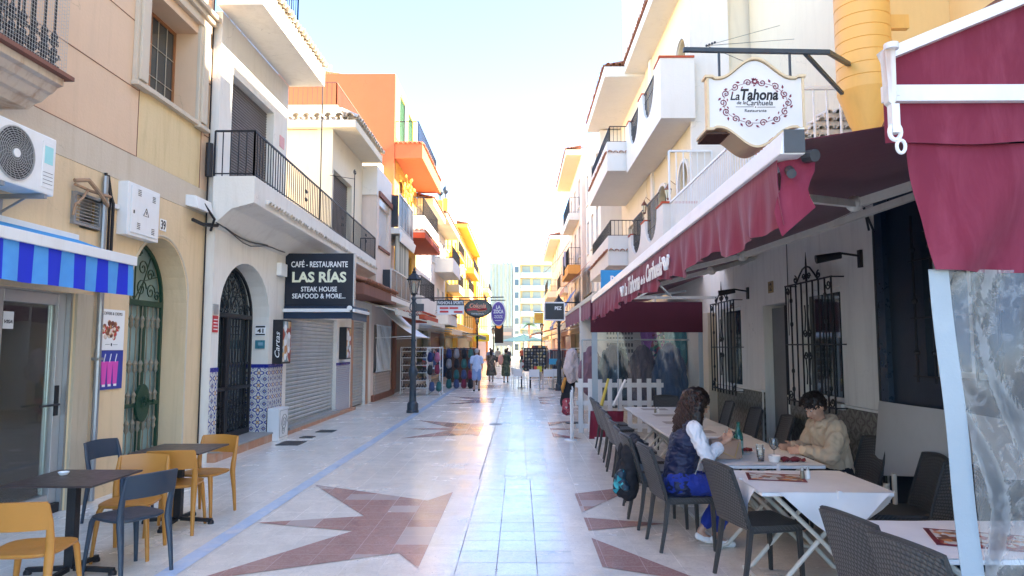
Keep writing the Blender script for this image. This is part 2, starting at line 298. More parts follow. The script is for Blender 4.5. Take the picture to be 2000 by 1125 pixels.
# ------------------------------------------------------------------ mesh builder
def origin_of(o):
    v = Vector((0, 0, 0))
    while o is not None: v = v + o.location; o = o.parent
    return v
def tag(o, label=None, cat=None, group=None, kind=None):
    if label: o['label'] = label
    if cat: o['category'] = cat
    if group: o['group'] = group
    if kind: o['kind'] = kind
    return o
def empty(name, loc=(0, 0, 0), label=None, cat=None, group=None, rz=0):
    o = bpy.data.objects.new(name, None); o.empty_display_size = .1; o.location = loc; o.rotation_euler = (0, 0, rz)
    col.objects.link(o); return tag(o, label, cat, group)
def copy_tree(o, parent=None):
    c = o.copy(); col.objects.link(c); c.parent = parent
    for ch in list(o.children): copy_tree(ch, c)
    return c
def V(*a): return Vector(a)
class MB:
    def __init__(s): s.bm = bmesh.new()
    def face(s, pts):
        try: return s.bm.faces.new([s.bm.verts.new(p) for p in pts])
        except ValueError: return None
    def hexa(s, p):
        v = [s.bm.verts.new(q) for q in p]
        for f in ((0, 3, 2, 1), (4, 5, 6, 7), (0, 1, 5, 4), (1, 2, 6, 5), (2, 3, 7, 6), (3, 0, 4, 7)): s.bm.faces.new([v[i] for i in f])
        return s
    def box(s, x0, x1, y0, y1, z0, z1):
        if x0 > x1: x0, x1 = x1, x0
        if y0 > y1: y0, y1 = y1, y0
        if z0 > z1: z0, z1 = z1, z0
        return s.hexa([(x0, y0, z0), (x1, y0, z0), (x1, y1, z0), (x0, y1, z0), (x0, y0, z1), (x1, y0, z1), (x1, y1, z1), (x0, y1, z1)])
    def prism(s, pts, axis, a, b):
        def P(q, t): return {'x': (t, q[0], q[1]), 'y': (q[0], t, q[1]), 'z': (q[0], q[1], t)}[axis]
        A = [s.bm.verts.new(P(q, a)) for q in pts]; B = [s.bm.verts.new(P(q, b)) for q in pts]; n = len(pts)
        s.bm.faces.new(A); s.bm.faces.new(B[::-1])
        for i in range(n): s.bm.faces.new([A[i], B[i], B[(i + 1) % n], A[(i + 1) % n]])
        return s
    def tube(s, pts, r, n=8, flat=1., cap=True, up=None):
        pts = [Vector(p) for p in pts]; m = len(pts)
        rs = r if isinstance(r, (list, tuple)) else [r] * m
        t0 = (pts[1] - pts[0]).normalized(); u = Vector(up) if up else (Vector((0, 0, 1)) if abs(t0.z) < .9 else Vector((1, 0, 0)))
        u = (u - t0 * u.dot(t0)).normalized(); rings = []
        for i in range(m):
            t = (pts[min(i + 1, m - 1)] - pts[max(i - 1, 0)]).normalized(); u = (u - t * u.dot(t))
            u = u.normalized() if u.length > 1e-6 else t.orthogonal().normalized(); v = t.cross(u)
            off = math.pi / n if n == 4 else 0
            rings.append([s.bm.verts.new(pts[i] + (u * math.cos(2 * math.pi * k / n + off) + v * math.sin(2 * math.pi * k / n + off) * flat) * rs[i]) for k in range(n)])
        for a, b in zip(rings, rings[1:]):
            for k in range(n): s.bm.faces.new([a[k], a[(k + 1) % n], b[(k + 1) % n], b[k]])
        if cap: s.bm.faces.new(rings[0][::-1]); s.bm.faces.new(rings[-1])
        return s
    def lathe(s, prof, c=(0, 0, 0), n=16, axis='z', rot=0):
        rings = []
        for r, h in prof:
            ring = []
            for k in range(n):
                a = 2 * math.pi * k / n + rot; x, y = r * math.cos(a), r * math.sin(a)
                p = {'z': (x, y, h), 'x': (h, x, y), 'y': (y, h, x)}[axis]; ring.append(s.bm.verts.new((p[0] + c[0], p[1] + c[1], p[2] + c[2])))
            rings.append(ring)
        for a, b in zip(rings, rings[1:]):
            for k in range(n): s.bm.faces.new([a[k], a[(k + 1) % n], b[(k + 1) % n], b[k]])
        s.bm.faces.new(rings[0][::-1]); s.bm.faces.new(rings[-1]); return s
    def ball(s, c, r, n=12, rot=None):
        r = (r, r, r) if isinstance(r, (int, float)) else r
        g = bmesh.ops.create_uvsphere(s.bm, u_segments=n, v_segments=max(6, n * 2 // 3), radius=1)
        m = Matrix.Translation(c) @ (rot.to_4x4() if rot else Matrix.Identity(4)) @ Matrix.Diagonal((*r, 1)); bmesh.ops.transform(s.bm, matrix=m, verts=g['verts']); return s
    def grid(s, f, nu, nv, thick=0.):
        vs = [[s.bm.verts.new(f(i / nu, j / nv)) for j in range(nv + 1)] for i in range(nu + 1)]; fs = []
        for i in range(nu):
            for j in range(nv): fs.append(s.bm.faces.new([vs[i][j], vs[i + 1][j], vs[i + 1][j + 1], vs[i][j + 1]]))
        if thick:
            s.bm.normal_update(); w2 = [[s.bm.verts.new(v.co - v.normal * thick) for v in r] for r in vs]
            for i in range(nu):
                for j in range(nv): s.bm.faces.new([w2[i][j], w2[i][j + 1], w2[i + 1][j + 1], w2[i + 1][j]])
            B = [(i, 0) for i in range(nu)] + [(nu, j) for j in range(nv)] + [(nu - i, nv) for i in range(nu)] + [(0, nv - j) for j in range(nv)]
            for (a, b), (c, d) in zip(B, B[1:] + B[:1]): s.bm.faces.new([vs[a][b], w2[a][b], w2[c][d], vs[c][d]])
        return s
    def text(s, body, w, h, mtx, ext=.004, shear=0., bold=0., spacing=1.):
        cu = bpy.data.curves.new('t', 'FONT'); cu.body = body; cu.size = 1; cu.align_x = 'CENTER'; cu.align_y = 'CENTER'
        cu.shear = shear; cu.offset = bold; cu.space_character = spacing; cu.extrude = .001; cu.resolution_u = 3
        o = bpy.data.objects.new('t', cu); me = o.to_mesh()
        if len(me.vertices):
            xs = [v.co.x for v in me.vertices]; ys = [v.co.y for v in me.vertices]
            cx, cy = (min(xs) + max(xs)) / 2, (min(ys) + max(ys)) / 2
            S = Matrix.Diagonal((w / (max(xs) - min(xs)), h / (max(ys) - min(ys)), ext / .002, 1)) @ Matrix.Translation((-cx, -cy, 0))
            me.transform(mtx @ S); s.bm.from_mesh(me)
        o.to_mesh_clear(); bpy.data.objects.remove(o); bpy.data.curves.remove(cu); return s
    def build(s, name, m, parent=None, smooth=False, bevel=0., label=None, cat=None, group=None, kind=None, recalc=True, auto=None):
        if bevel: bmesh.ops.bevel(s.bm, geom=list(s.bm.edges), offset=bevel, segments=2, affect='EDGES', profile=.6, clamp_overlap=True)
        if recalc and s.bm.faces: bmesh.ops.recalc_face_normals(s.bm, faces=s.bm.faces)
        me = bpy.data.meshes.new(name); s.bm.to_mesh(me); s.bm.free()
        o = bpy.data.objects.new(name, me); col.objects.link(o)
        if parent is not None: me.transform(Matrix.Translation(-origin_of(parent))); o.parent = parent
        else:
            xs = [v.co for v in me.vertices]
            if xs:
                c = Vector(((min(v.x for v in xs) + max(v.x for v in xs)) / 2, (min(v.y for v in xs) + max(v.y for v in xs)) / 2, min(v.z for v in xs)))
                me.transform(Matrix.Translation(-c)); o.location = c
        me.materials.append(MATS[m] if isinstance(m, str) and m in MATS else (M[m] if isinstance(m, str) else m))
        if smooth:
            for p in me.polygons: p.use_smooth = True
            if auto is not False:
                try: me.set_sharp_from_angle(angle=R(auto or 40))
                except Exception: pass
        return tag(o, label, cat, group, kind)
FR = lambda c: Matrix(((1, 0, 0, c[0]), (0, 0, -1, c[1]), (0, 1, 0, c[2]), (0, 0, 0, 1)))      # text facing -Y
FL = lambda c: Matrix(((0, 0, 1, c[0]), (1, 0, 0, c[1]), (0, 1, 0, c[2]), (0, 0, 0, 1)))       # facing +X (left wall)
FRR = lambda c: Matrix(((0, 0, -1, c[0]), (-1, 0, 0, c[1]), (0, 1, 0, c[2]), (0, 0, 0, 1)))    # facing -X (right wall)

def wall(mb, s, X, y0, y1, z0, z1, holes=(), t=.35):
    ys = sorted({y0, y1, *[min(max(h[i], y0), y1) for h in holes for i in (0, 1)]}); zs = sorted({z0, z1, *[min(max(h[i], z0), z1) for h in holes for i in (2, 3)]})
    for a, b in zip(ys, ys[1:]):
        run = None
        for c, d in zip(zs, zs[1:]):
            m1, m2 = (a + b) / 2, (c + d) / 2
            inside = any(h[0] < m1 < h[1] and h[2] < m2 < h[3] for h in holes)
            if inside:
                if run: mb.box(X - s * t, X, a, b, *run); run = None
            else: run = (run[0], d) if run else (c, d)
        if run: mb.box(X - s * t, X, a, b, *run)
    return mb
def arch_fill(mb, s, X, y0, y1, zs, rise, t=.35, n=14):
    """solid between a half-ellipse arch (spring zs) and the rectangle over it"""
    c, a = (y0 + y1) / 2, (y1 - y0) / 2; top = zs + rise
    pts = [(c - a * math.cos(math.pi * i / n), zs + rise * math.sin(math.pi * i / n)) for i in range(n + 1)]
    for (p, q) in zip(pts, pts[1:]):
        mb.hexa([(X - s * t, p[0], p[1]), (X, p[0], p[1]), (X, q[0], q[1]), (X - s * t, q[0], q[1]), (X - s * t, p[0], top + .001), (X, p[0], top + .001), (X, q[0], top + .001), (X - s * t, q[0], top + .001)])
def arc_pts(X, y0, y1, zs, rise, n=20, k=1.):
    c, a = (y0 + y1) / 2, (y1 - y0) / 2 * k
    return [(X, c - a * math.cos(math.pi * i / n), zs + rise * k * math.sin(math.pi * i / n)) for i in range(n + 1)]
def spiral(c, r, turns=1.4, start=0., n=16, plane='yz', hand=1):
    out = []
    for i in range(n + 1):
        t = i / n; a = start + hand * t * turns * 2 * math.pi; q = r * (1 - t * .85)
        u, v = q * math.cos(a), q * math.sin(a)
        out.append({'yz': (c[0], c[1] + u, c[2] + v), 'xz': (c[0] + u, c[1], c[2] + v)}[plane])
    return out
def rail_run(mb, p, q, z0, z1, sp=.12, r=.009, knob=False, posts=True):
    p, q = Vector((*p, 0)), Vector((*q, 0)); L = (q - p).length; n = max(1, round(L / sp)); z0 = z0 if isinstance(z0, tuple) else (z0, z0); z1 = z1 if isinstance(z1, tuple) else (z1, z1)
    def P(t, k): a = p.lerp(q, t); lo = z0[0] * (1 - t) + z0[1] * t; hi = z1[0] * (1 - t) + z1[1] * t; return (a.x, a.y, lo + (hi - lo) * k)
    mb.tube([P(0, 1), P(1, 1)], r * 2., 4); mb.tube([P(0, .06), P(1, .06)], r * 1.3, 4)
    for i in range(n + 1):
        rr = r * 1.8 if (i in (0, n) and posts) else r
        mb.tube([P(i / n, 0), P(i / n, 1)], rr, 4)
        if knob: mb.ball(P(i / n, .5), (r * 2.2, r * 2.2, r * 3), 6)
def tile_shell(mb, c, ax, up, r, L, n=6, t=.014):
    """half-round roof tile: centre of its open front end, axis (pointing back), up"""
    ax = Vector(ax).normalized(); up = Vector(up); up = (up - ax * up.dot(ax)).normalized(); sd = ax.cross(up); c = Vector(c); o, i_, o2, i2 = [], [], [], []
    for k in range(n + 1):
        a = math.pi * k / n; dr = sd * math.cos(a) + up * math.sin(a)
        o.append(mb.bm.verts.new(c + dr * r)); i_.append(mb.bm.verts.new(c + dr * (r - t)))
        o2.append(mb.bm.verts.new(c + ax * L + dr * r * .85)); i2.append(mb.bm.verts.new(c + ax * L + dr * (r * .85 - t)))
    for k in range(n):
        mb.bm.faces.new([o[k], o[k + 1], o2[k + 1], o2[k]]); mb.bm.faces.new([i_[k + 1], i_[k], i2[k], i2[k + 1]]); mb.bm.faces.new([o[k + 1], o[k], i_[k], i_[k + 1]])
def tile_row(mb, p, q, outd, z, r=.085, L=.4, slope=.28, sp=.2):
    """row of tiles along p->q (xy), sticking out along outd"""
    p, q = Vector((*p, z)), Vector((*q, z)); n = max(1, round((q - p).length / sp)); od = Vector((*outd, 0))
    for i in range(n):
        c = p.lerp(q, (i + .5) / n) + Vector((0, 0, random.uniform(-.006, .006))); ax = -od + Vector((0, 0, slope))
        tile_shell(mb, c + od * random.uniform(.03, .06), ax, (0, 0, 1), r, L)
        c2 = p.lerp(q, (i + 1) / n) if i < n - 1 else None
        if c2: tile_shell(mb, c2 + od * .0 + Vector((0, 0, .012)), ax, (0, 0, -1), r * .8, L, 5)
def balcony(par, s, Xw, Xf, y0, y1, z0, z1, m, rail=None, tiles=None, railmat='black', sp=.12, label=None, ends=(True, True), knob=False, zt=None, inset=.05):
    b = MB(); b.box(Xw + .0 * s, Xf, y0, y1, z0, z1); o = b.build('balcony', m, par, bevel=.012)
    if label: o['label'] = label
    if rail:
        h = rail; r = MB(); xi = Xf - s * inset
        rail_run(r, (xi, y0 + inset), (xi, y1 - inset), z1, z1 + h, sp, knob=knob)
        if ends[0]: rail_run(r, (Xw, y0 + inset), (xi, y0 + inset), z1, z1 + h, sp)
        if ends[1]: rail_run(r, (Xw, y1 - inset), (xi, y1 - inset), z1, z1 + h, sp)
        r.build('railing', railmat, o)
    if tiles:
        t = MB(); zz = zt if zt is not None else z1 - .12
        tile_row(t, (Xf, y0), (Xf, y1), (s, 0), zz, r=.075, L=.12, slope=.5, sp=.17)
        tile_row(t, (Xw, y0), (Xf, y0), (0, -1), zz, r=.075, L=.12, slope=.5, sp=.17)
        t.build('roof_tiles', tiles, o)
    return o
def eave(par, s, Xw, Xf, y0, y1, z0, z1, m, tiles='terra', near=True, L=.9, name='roof'):
    b = MB(); b.box(Xw - s * .6, Xf, y0, y1, z0, z1); o = b.build(name, m, par, bevel=.01)
    t = MB(); tile_row(t, (Xf, y0), (Xf, y1), (s, 0), z1 + .02, L=L, slope=.22)
    tile_row(t, (Xf - s * .02, y0), (Xf - s * 1.2, y0), (0, -1), z1 + .03, L=.25, slope=.2) if near else None
    t.build('roof_tiles', tiles, o); return o
def window(par, s, X, y0, y1, z0, z1, rec=.18, frame='whitewood', pane='glass', shutter=None, bars=0, label=None, sill=None, mull=1):
    xg = X - s * rec; f = MB(); w_ = .05
    for a in ((y0, y0 + w_, z0, z1), (y1 - w_, y1, z0, z1), (y0 + w_, y1 - w_, z0, z0 + w_), (y0 + w_, y1 - w_, z1 - w_, z1)): f.box(xg - .03, xg + .03, *a)
    for i in range(1, mull + 1):
        c = y0 + (y1 - y0) * i / (mull + 1); f.box(xg - .028, xg + .028, c - .03, c + .03, z0 + w_, z1 - w_)
    o = f.build('window', frame, par); p = MB(); p.box(xg - .012, xg + .012, y0 + w_ * .5, y1 - w_ * .5, z0 + w_ * .5, z1 - w_ * .5); p.build('pane', pane, o)
    if shutter:
        sh = MB(); h = .05; n = max(2, int((z1 - z0 - .06) / h)); hh = (z1 - z0 - .06) / n
        for i in range(n):
            a = z0 + .05 + i * hh; sh.hexa([(xg + s * .035, y0 + .02, a), (xg + s * .075, y0 + .02, a), (xg + s * .075, y1 - .02, a), (xg + s * .035, y1 - .02, a),
                (xg + s * .035, y0 + .02, a + hh), (xg + s * .055, y0 + .02, a + hh * .95), (xg + s * .055, y1 - .02, a + hh * .95), (xg + s * .035, y1 - .02, a + hh)])
        sh.build('shutter', shutter, o)
    if sill: q = MB(); q.box(X - s * .1, X + s * .07, y0 - .06, y1 + .06, z0 - .06, z0); q.build('sill', sill, o)
    if bars:
        q = MB(); xb = X + s * .04; n = max(3, round((y1 - y0) / .12))
        for i in range(n + 1): q.tube([(xb, y0 + (y1 - y0) * i / n, z0 - .03), (xb, y0 + (y1 - y0) * i / n, z1 + .03)], .009, 4)
        for k in (.02, .5, .98): q.tube([(xb, y0 - .02, z0 + (z1 - z0) * k), (xb, y1 + .02, z0 + (z1 - z0) * k)], .011, 4)
        q.build('window_bars', 'black', o)
    if label: o['label'] = label
    return o
def organic(name, fn, voxel, m, parent, nz=None, smooth=3, label=None, **kw):
    """union of overlapping closed shapes (voxel remesh) -> one continuous skin, baked"""
    mb = MB(); fn(mb); me = bpy.data.meshes.new('tmp'); bmesh.ops.recalc_face_normals(mb.bm, faces=mb.bm.faces); mb.bm.to_mesh(me); mb.bm.free()
    o = bpy.data.objects.new('tmp', me); col.objects.link(o)
    r = o.modifiers.new('r', 'REMESH'); r.mode = 'VOXEL'; r.voxel_size = voxel; r.adaptivity = 0
    if smooth: q = o.modifiers.new('s', 'SMOOTH'); q.iterations = smooth; q.factor = .5
    dg = bpy.context.evaluated_depsgraph_get(); m2 = bpy.data.meshes.new_from_object(o.evaluated_get(dg)); bpy.data.objects.remove(o); bpy.data.meshes.remove(me)
    if nz:
        no = [v.normal.copy() for v in m2.vertices]
        for v, n_ in zip(m2.vertices, no):
            p = v.co * nz[0]; p = Vector((p.x, p.y, p.z * (nz[2] if len(nz) > 2 else 1)))
            k = noise.noise(p) + .5 * noise.noise(p * 2.3); v.co += n_ * nz[1] * (1 - abs(k) * 2.2)
    b = MB(); b.bm.from_mesh(m2); bpy.data.meshes.remove(m2)
    o = b.build(name, m, parent, smooth=True, recalc=False, auto=False, **kw)
    if label: o['label'] = label
    return o
def cap(mb, a, b, r0, r1, n=12, flat=1., up=None):
    a, b = Vector(a), Vector(b); mb.tube([a, b], [r0, r1], n, flat, True, up); mb.ball(a, r0 * min(1, flat) if flat < 1 else r0, n); mb.ball(b, r1 * min(1, flat) if flat < 1 else r1, n)
def chain(mb, pts, rs, n=12):
    for i in range(len(pts) - 1): cap(mb, pts[i], pts[i + 1], rs[i], rs[i + 1], n)
# =================================================================== SETTING
b = MB(); b.box(-90, 90, -30, 700, -.5, -.012); b.build('ground', pm('city_ground', (.30, .28, .25), .8), kind='structure')
b = MB(); b.face([(-6.6, -3, 0), (6.4, -3, 0), (6.4, 150, 0), (-6.6, 150, 0)]); b.build('pavement', 'marble', kind='structure')
b = MB(); b.face([(-2.80, -3, .004), (-2.64, -3, .004), (-2.64, 90, .004), (-2.80, 90, .004)]); b.build('painted_line', 'blueline', kind='structure')
def star(cy, k=1.):
    b = MB(); cx = -.53; P = []
    tips = [(-2.1, 0), (-2.08, 1.92), (0, 2.0), (2.08, 1.92), (2.0, 0), (1.95, -1.75), (0, -1.9), (-1.95, -1.75)]
    val = [(-1.08, .28), (-.52, 1.02), (.52, 1.02), (1.08, .28), (1.06, -.30), (.5, -1.0), (-.5, -1.0), (-1.06, -.30)]
    for t, v in zip(tips, val): P += [t, v]
    ctr = (cx, cy, .004)
    for i in range(16):
        a, c = P[i], P[(i + 1) % 16]; b.face([ctr, (cx + a[0] * k, cy + a[1] * k, .004), (cx + c[0] * k, cy + c[1] * k, .004)])
    return b.build('paving_star', 'redmarble', kind='structure')
for i, cy in enumerate((-1.0, 7.05, 15.0, 23.0, 31.0, 39.0)): star(cy, 1 if i < 2 else .9)
b = MB(); b.face([(-.80, -3, .008), (.66, -3, .008), (.66, 90, .008), (-.80, 90, .008)]); b.build('paving_strip', 'marble', kind='structure')
b = MB(); b.face([(-.53, -3, .012), (.44, -3, .012), (.44, 9.3, .012), (-.53, 9.3, .012)]); b.build('centre_paving', 'stripmarble', kind='structure')  # pale tiles with wider dark joints laid over the star centres
b = MB(); b.face([(-.538, 9.3, .012), (-.522, 9.3, .012), (-.522, 60, .012), (-.538, 60, .012)]); b.build('paving_joint', 'stonegrey', kind='structure')
b = MB(); b.box(-4.62, -4.9, 10.64, 13.9, 0, .135); b.box(-4.62, -4.9, 13.9, 19.7, 0, .07)
b.build('kerb', 'stepterra', kind='structure', bevel=.006)
b = MB(); b.box(-4.60, -5.2, 10.66, 13.88, .137, .165); b.build('doorstep_slab', 'stonegrey', kind='structure', bevel=.004)
def grate(x0, x1, y0, y1, lab):
    b = MB(); b.box(x0, x1, y0, y0 + .03, .001, .012); b.box(x0, x1, y1 - .03, y1, .001, .012); b.box(x0, x0 + .03, y0 + .03, y1 - .03, .001, .012); b.box(x1 - .03, x1, y0 + .03, y1 - .03, .001, .012)
    n = int((x1 - x0) / .035)
    for i in range(1, n): b.box(x0 + i * .035, x0 + i * .035 + .018, y0 + .03, y1 - .03, .001, .009)
    b.build('drain_grate', 'darkgrey', label=lab, cat='grate', group='drain grates along the left wall')
grate(-4.36, -3.95, 12.5, 13.0, 'nearest and largest dark drain grate, beside the white utility box')
grate(-4.25, -4.0, 13.5, 13.75, 'small middle drain grate in the pavement before the roller shutter')
grate(-4.2, -3.85, 14.4, 14.75, 'farthest small drain grate in front of the wide roller shutter')
b = MB(); b.lathe([(.16, .001), (.16, .010), (.13, .011)], (-.53, 15.9, 0), 20); b.build('manhole_cover', 'stonegrey', label='small round metal cover on the centre line of the street', cat='manhole cover')

# =================================================================== OCHRE BUILDING (left, nearest)
XA = -4.9
oc = empty('ochre_building', (-6, 6, 0), 'ochre and peach plastered building, nearest on the left, with shopfront and arched green door', 'building')
b = MB(); H39 = (8.62, 10.12, 0, 2.40 + .84)
wall(b, 1, XA, 7.56, 10.62, 0, 3.79, [H39, (7.38, 7.92, 3.08, 3.44)], t=.55); arch_fill(b, 1, XA, 8.62, 10.12, 2.40, .84, .55)
b.box(XA - .55, XA, -3, 7.56, 2.34, 3.79); b.build('wall', 'ochre', oc)
b = MB(); b.box(XA - .55, XA + .004, -3, 10.62, 3.792, 4.178); b.build('facade_band', 'sandpl', oc)
b = MB(); wall(b, 1, XA, -3, 8.62, 4.18, 9.6, (), .55); wall(b, 1, XA, 8.62, 10.62, 5.15, 9.6, [(8.74, 10.14, 5.15, 6.52)], .55); b.build('upper_wall', 'peach', oc)
b = MB(); b.box(XA - .55, XA - .002, 8.625, 10.36, 4.182, 5.148); b.build('panel_under_window', 'ochre2', oc)
b = MB(); b.box(XA - .55, XA, 10.362, 10.62, 4.18, 5.15); b.build('upper_wall', 'peach', oc)
b = MB()
for z in (4.18, 5.04, 5.9, 6.8): b.box(XA - .01, XA + .006, -3, 8.6 if z < 6.5 else 10.6, z - .004, z + .004)
for y in (8.62, 10.362): b.box(XA - .01, XA + .006, y - .004, y + .004, 4.18, 5.15)
for z in (5.04, 5.9): b.box(XA - .01, XA + .006, 10.46, 10.62, z - .006, z + .006)
b.build('facade_joint', 'brownpl', oc)
b = MB(); b.box(-14, XA - .55, 7.9, 10.6, 0, 9.4); b.box(-14, XA - .55, -3, 7.9, 2.95, 9.4); b.box(-14, -9, -3, 7.9, 0, 2.95); b.build('rear_wall', 'peach', oc)
b = MB()   # surround mouldings
for (a, c) in ((8.44, 8.74), (10.14, 10.44)):
    b.box(XA, XA + .05, a, c, 5.12, 6.66); b.box(XA + .05, XA + .085, a + .06, c - .06, 5.16, 6.66); b.box(XA, XA + .10, a - .02, c + .02, 5.06, 5.118)
b.box(XA, XA + .07, 8.40, 10.48, 6.662, 6.80); b.box(XA, XA + .12, 8.36, 10.52, 6.802, 6.88); b.box(XA, XA + .17, 8.32, 10.56, 6.882, 6.95)
b.build('window_surround', 'sandpl', oc, bevel=.008)
window(oc, 1, XA, 8.74, 10.14, 5.15, 6.52, rec=.36, frame='woodframe', mull=1, sill='sandpl')
b = MB()   # thin lattice inside the panes
for y in (9.0, 9.25, 9.64, 9.88): b.box(XA - .34, XA - .332, y - .003, y + .003, 5.2, 6.47)
for z in (5.6, 6.05): b.box(XA - .34, XA - .331, 8.8, 10.1, z - .003, z + .003)
b.build('window_lattice', 'sandpl', oc)
# balcony with iron balusters
b = MB(); prof = [(XA, 3.98), (-4.62, 3.98), (-4.56, 4.04), (-4.50, 4.05), (-4.44, 4.12), (-4.40, 4.13), (-4.36, 4.19), (-4.30, 4.20), (-4.30, 4.27), (XA, 4.27)]
b.prism(prof, 'y', 1.5, 6.30); bal = b.build('balcony', 'oldstone', oc, bevel=.006)
b = MB(); b.box(XA, -4.24, 1.5, 6.36, 4.272, 4.31); b.build('balcony_ledge', 'brownpl', bal)
b = MB(); g = MB()
def fancy(x, y):
    b.tube([(x, y, 4.33), (x, y, 5.45)], .013, 6)
    for z in (4.42, 4.50, 4.58): b.ball((x, y, z), (.03, .03, .04), 6)
    for a in (-1, 1): b.tube(spiral((x, y + a * .05, 4.45), .045, 1.2, 0 if a > 0 else math.pi, 8, 'yz', a), .007, 4); b.tube(spiral((x, y + a * .045, 4.58), .035, 1.2, 1, 8, 'yz', a), .006, 4)
    b.lathe([(.02, 4.60), (.035, 4.64), (.0, 4.72)], (x, y, 0), 6)
k = 0; y = 1.6
while y < 6.28:
    fancy(-4.34, y); z0 = 4.98 if k % 2 else 5.12
    for dz in (0, .05, .10): g.lathe([(.012, z0 + dz - .028), (.032, z0 + dz), (.012, z0 + dz + .028)], (-4.34, y, 0), 8)
    k += 1; y += .135
for x in (-4.47, -4.6, -4.73, -4.85): fancy(x, 6.24)
b.tube([(-4.34, 1.55, 4.36), (-4.34, 6.26, 4.36), (-4.88, 6.26, 4.36)], .018, 4); b.tube([(-4.34, 1.55, 5.46), (-4.34, 6.26, 5.46), (-4.88, 6.26, 5.46)], .024, 4)
b.build('railing', 'black', bal); g.build('gold_knobs', 'gold', bal, smooth=True)
b = MB(); yy = 1.6
while yy < 6.33: b.tube([(-4.30, yy, 4.33), (-4.30, yy, 5.45)], .0018, 3, cap=False); yy += .033
zz = 4.36
while zz < 5.44: b.tube([(-4.30, 1.55, zz), (-4.30, 6.32, zz), (-4.88, 6.32, zz)], .0018, 3, cap=False); zz += .035
b.build('wire_mesh', 'wiremesh', bal)
# arched green door (ornate iron)
def arch_gate(par, X, y0, y1, z0, zs, rise, mfrm, mbal, mpane, pane, double, name='door'):
    c = (y0 + y1) / 2; f = MB()
    f.tube([(X, y0 + .04, z0), (X, y0 + .04, zs)], .035, 4); f.tube([(X, y1 - .04, z0), (X, y1 - .04, zs)], .035, 4)
    f.tube(arc_pts(X, y0 + .03, y1 - .03, zs, rise - .03), .03, 4); f.box(X - .035, X + .035, y0 + .07, y1 - .07, zs - .06, zs + .02)
    f.box(X - .03, X + .03, y0 + .07, y1 - .07, z0, z0 + .10); zm = z0 + (zs - z0) * .40
    f.box(X - .03, X + .03, y0 + .07, y1 - .07, zm - .03, zm + .03)
    cuts = [c - .035, c + .035] if double else [y0 + (y1 - y0) * .66]
    for q in cuts: f.box(X - .03, X + .03, q - .028, q + .028, z0 + .1, zs - .06)
    door = f.build(name, mfrm, par, bevel=.004)
    s = MB()   # fanlight scrolls
    s.tube([(X, c, zs), (X, c, zs + rise - .05)], .010, 4)
    w2 = (y1 - y0) / 2
    for hnd in (-1, 1):
        for (dy, dz, r) in ((.22, .22, .17), (.55, .18, .15), (.25, .56, .15), (.52, .46, .12), (.78, .12, .10), (.12, .80, .08)):
            if dy ** 2 + dz ** 2 < .85: s.tube(spiral((X, c + hnd * dy * w2, zs + dz * rise), r * w2 * 1.05, 1.5, 0 if hnd > 0 else math.pi, 16, 'yz', hnd), .009, 4)
        s.tube([(X, c, zs + .02), (X, c + hnd * .3 * w2, zs + .35 * rise), (X, c + hnd * .75 * w2, zs + .45 * rise)], .008, 4)
        s.tube([(X, c + hnd * .1, zs + .02), (X, c + hnd * .5 * w2, zs + .75 * rise)], .008, 4)
    s.build('fanlight_scrolls', mfrm, door)
    q = MB(); n = max(6, round((y1 - y0 - .2) / .125))
    for i in range(n):
        y = y0 + .13 + (y1 - y0 - .26) * i / (n - 1); q.tube([(X + .01, y, z0 + .1), (X + .01, y, zs - .06)], .010, 6)
        if mbal:
            for zk in (.10, .28, .44, .62, .88):
                z = z0 + (zs - z0) * zk; q.lathe([(.012, z - .09), (.03, z - .05), (.022, z), (.036, z + .04), (.012, z + .09)], (X + .01, y, 0), 8)
        else:
            for zk in (.2, .6): z = z0 + (zs - z0) * zk; q.ball((X + .01, y, z), (.018, .018, .03), 6)
    for i in range(n // 2 * 2):
        y = y0 + .16 + (y1 - y0 - .32) * i / max(1, n // 2 * 2 - 1)
        q.tube(spiral((X + .01, y, z0 + .19), .055, 1.3, i, 10, 'yz', 1 if i % 2 else -1), .007, 4)
        if not mbal:
            for zk in (.12, .18, .24): q.tube(spiral((X + .01, y, z0 + (zs - z0) * zk + .1), .06, 1.3, i * 2, 10, 'yz', 1 if i % 2 else -1), .007, 4)
    q.build('balusters', mbal or mfrm, door, smooth=True)
    p = MB(); p.box(X - .10, X - .06, y0, y1, z0, zs + rise); p.build('pane', mpane, door); return door
dr = arch_gate(oc, XA - .36, 8.62, 10.12, .02, 2.38, .84, 'green', 'bronze', 'tealgl', True, False)
b = MB(); b.prism([(9.62 + .17 * math.cos(a * math.pi / 10), .98 + .26 * math.sin(a * math.pi / 10)) for a in range(20)], 'x', XA - .35, XA - .31); b.tube(spiral((XA - .29, 9.62, .98), .11, 1.5, 0, 14), .009, 4); b.lathe([(.012, 0), (.012, .06), (.026, .07), (.026, .09)], (XA - .31, 9.74, 1.0), 10, 'x'); b.build('lock_plate', 'green', dr)
# moulding round the arch
b = MB(); b.tube([(XA, 10.14, .02), (XA, 10.14, 2.40)] + [(XA, p[1], p[2]) for p in arc_pts(XA, 8.58, 10.16, 2.40, .87)][::-1][1:], .018, 6); b.build('arch_moulding', 'sandpl', oc)
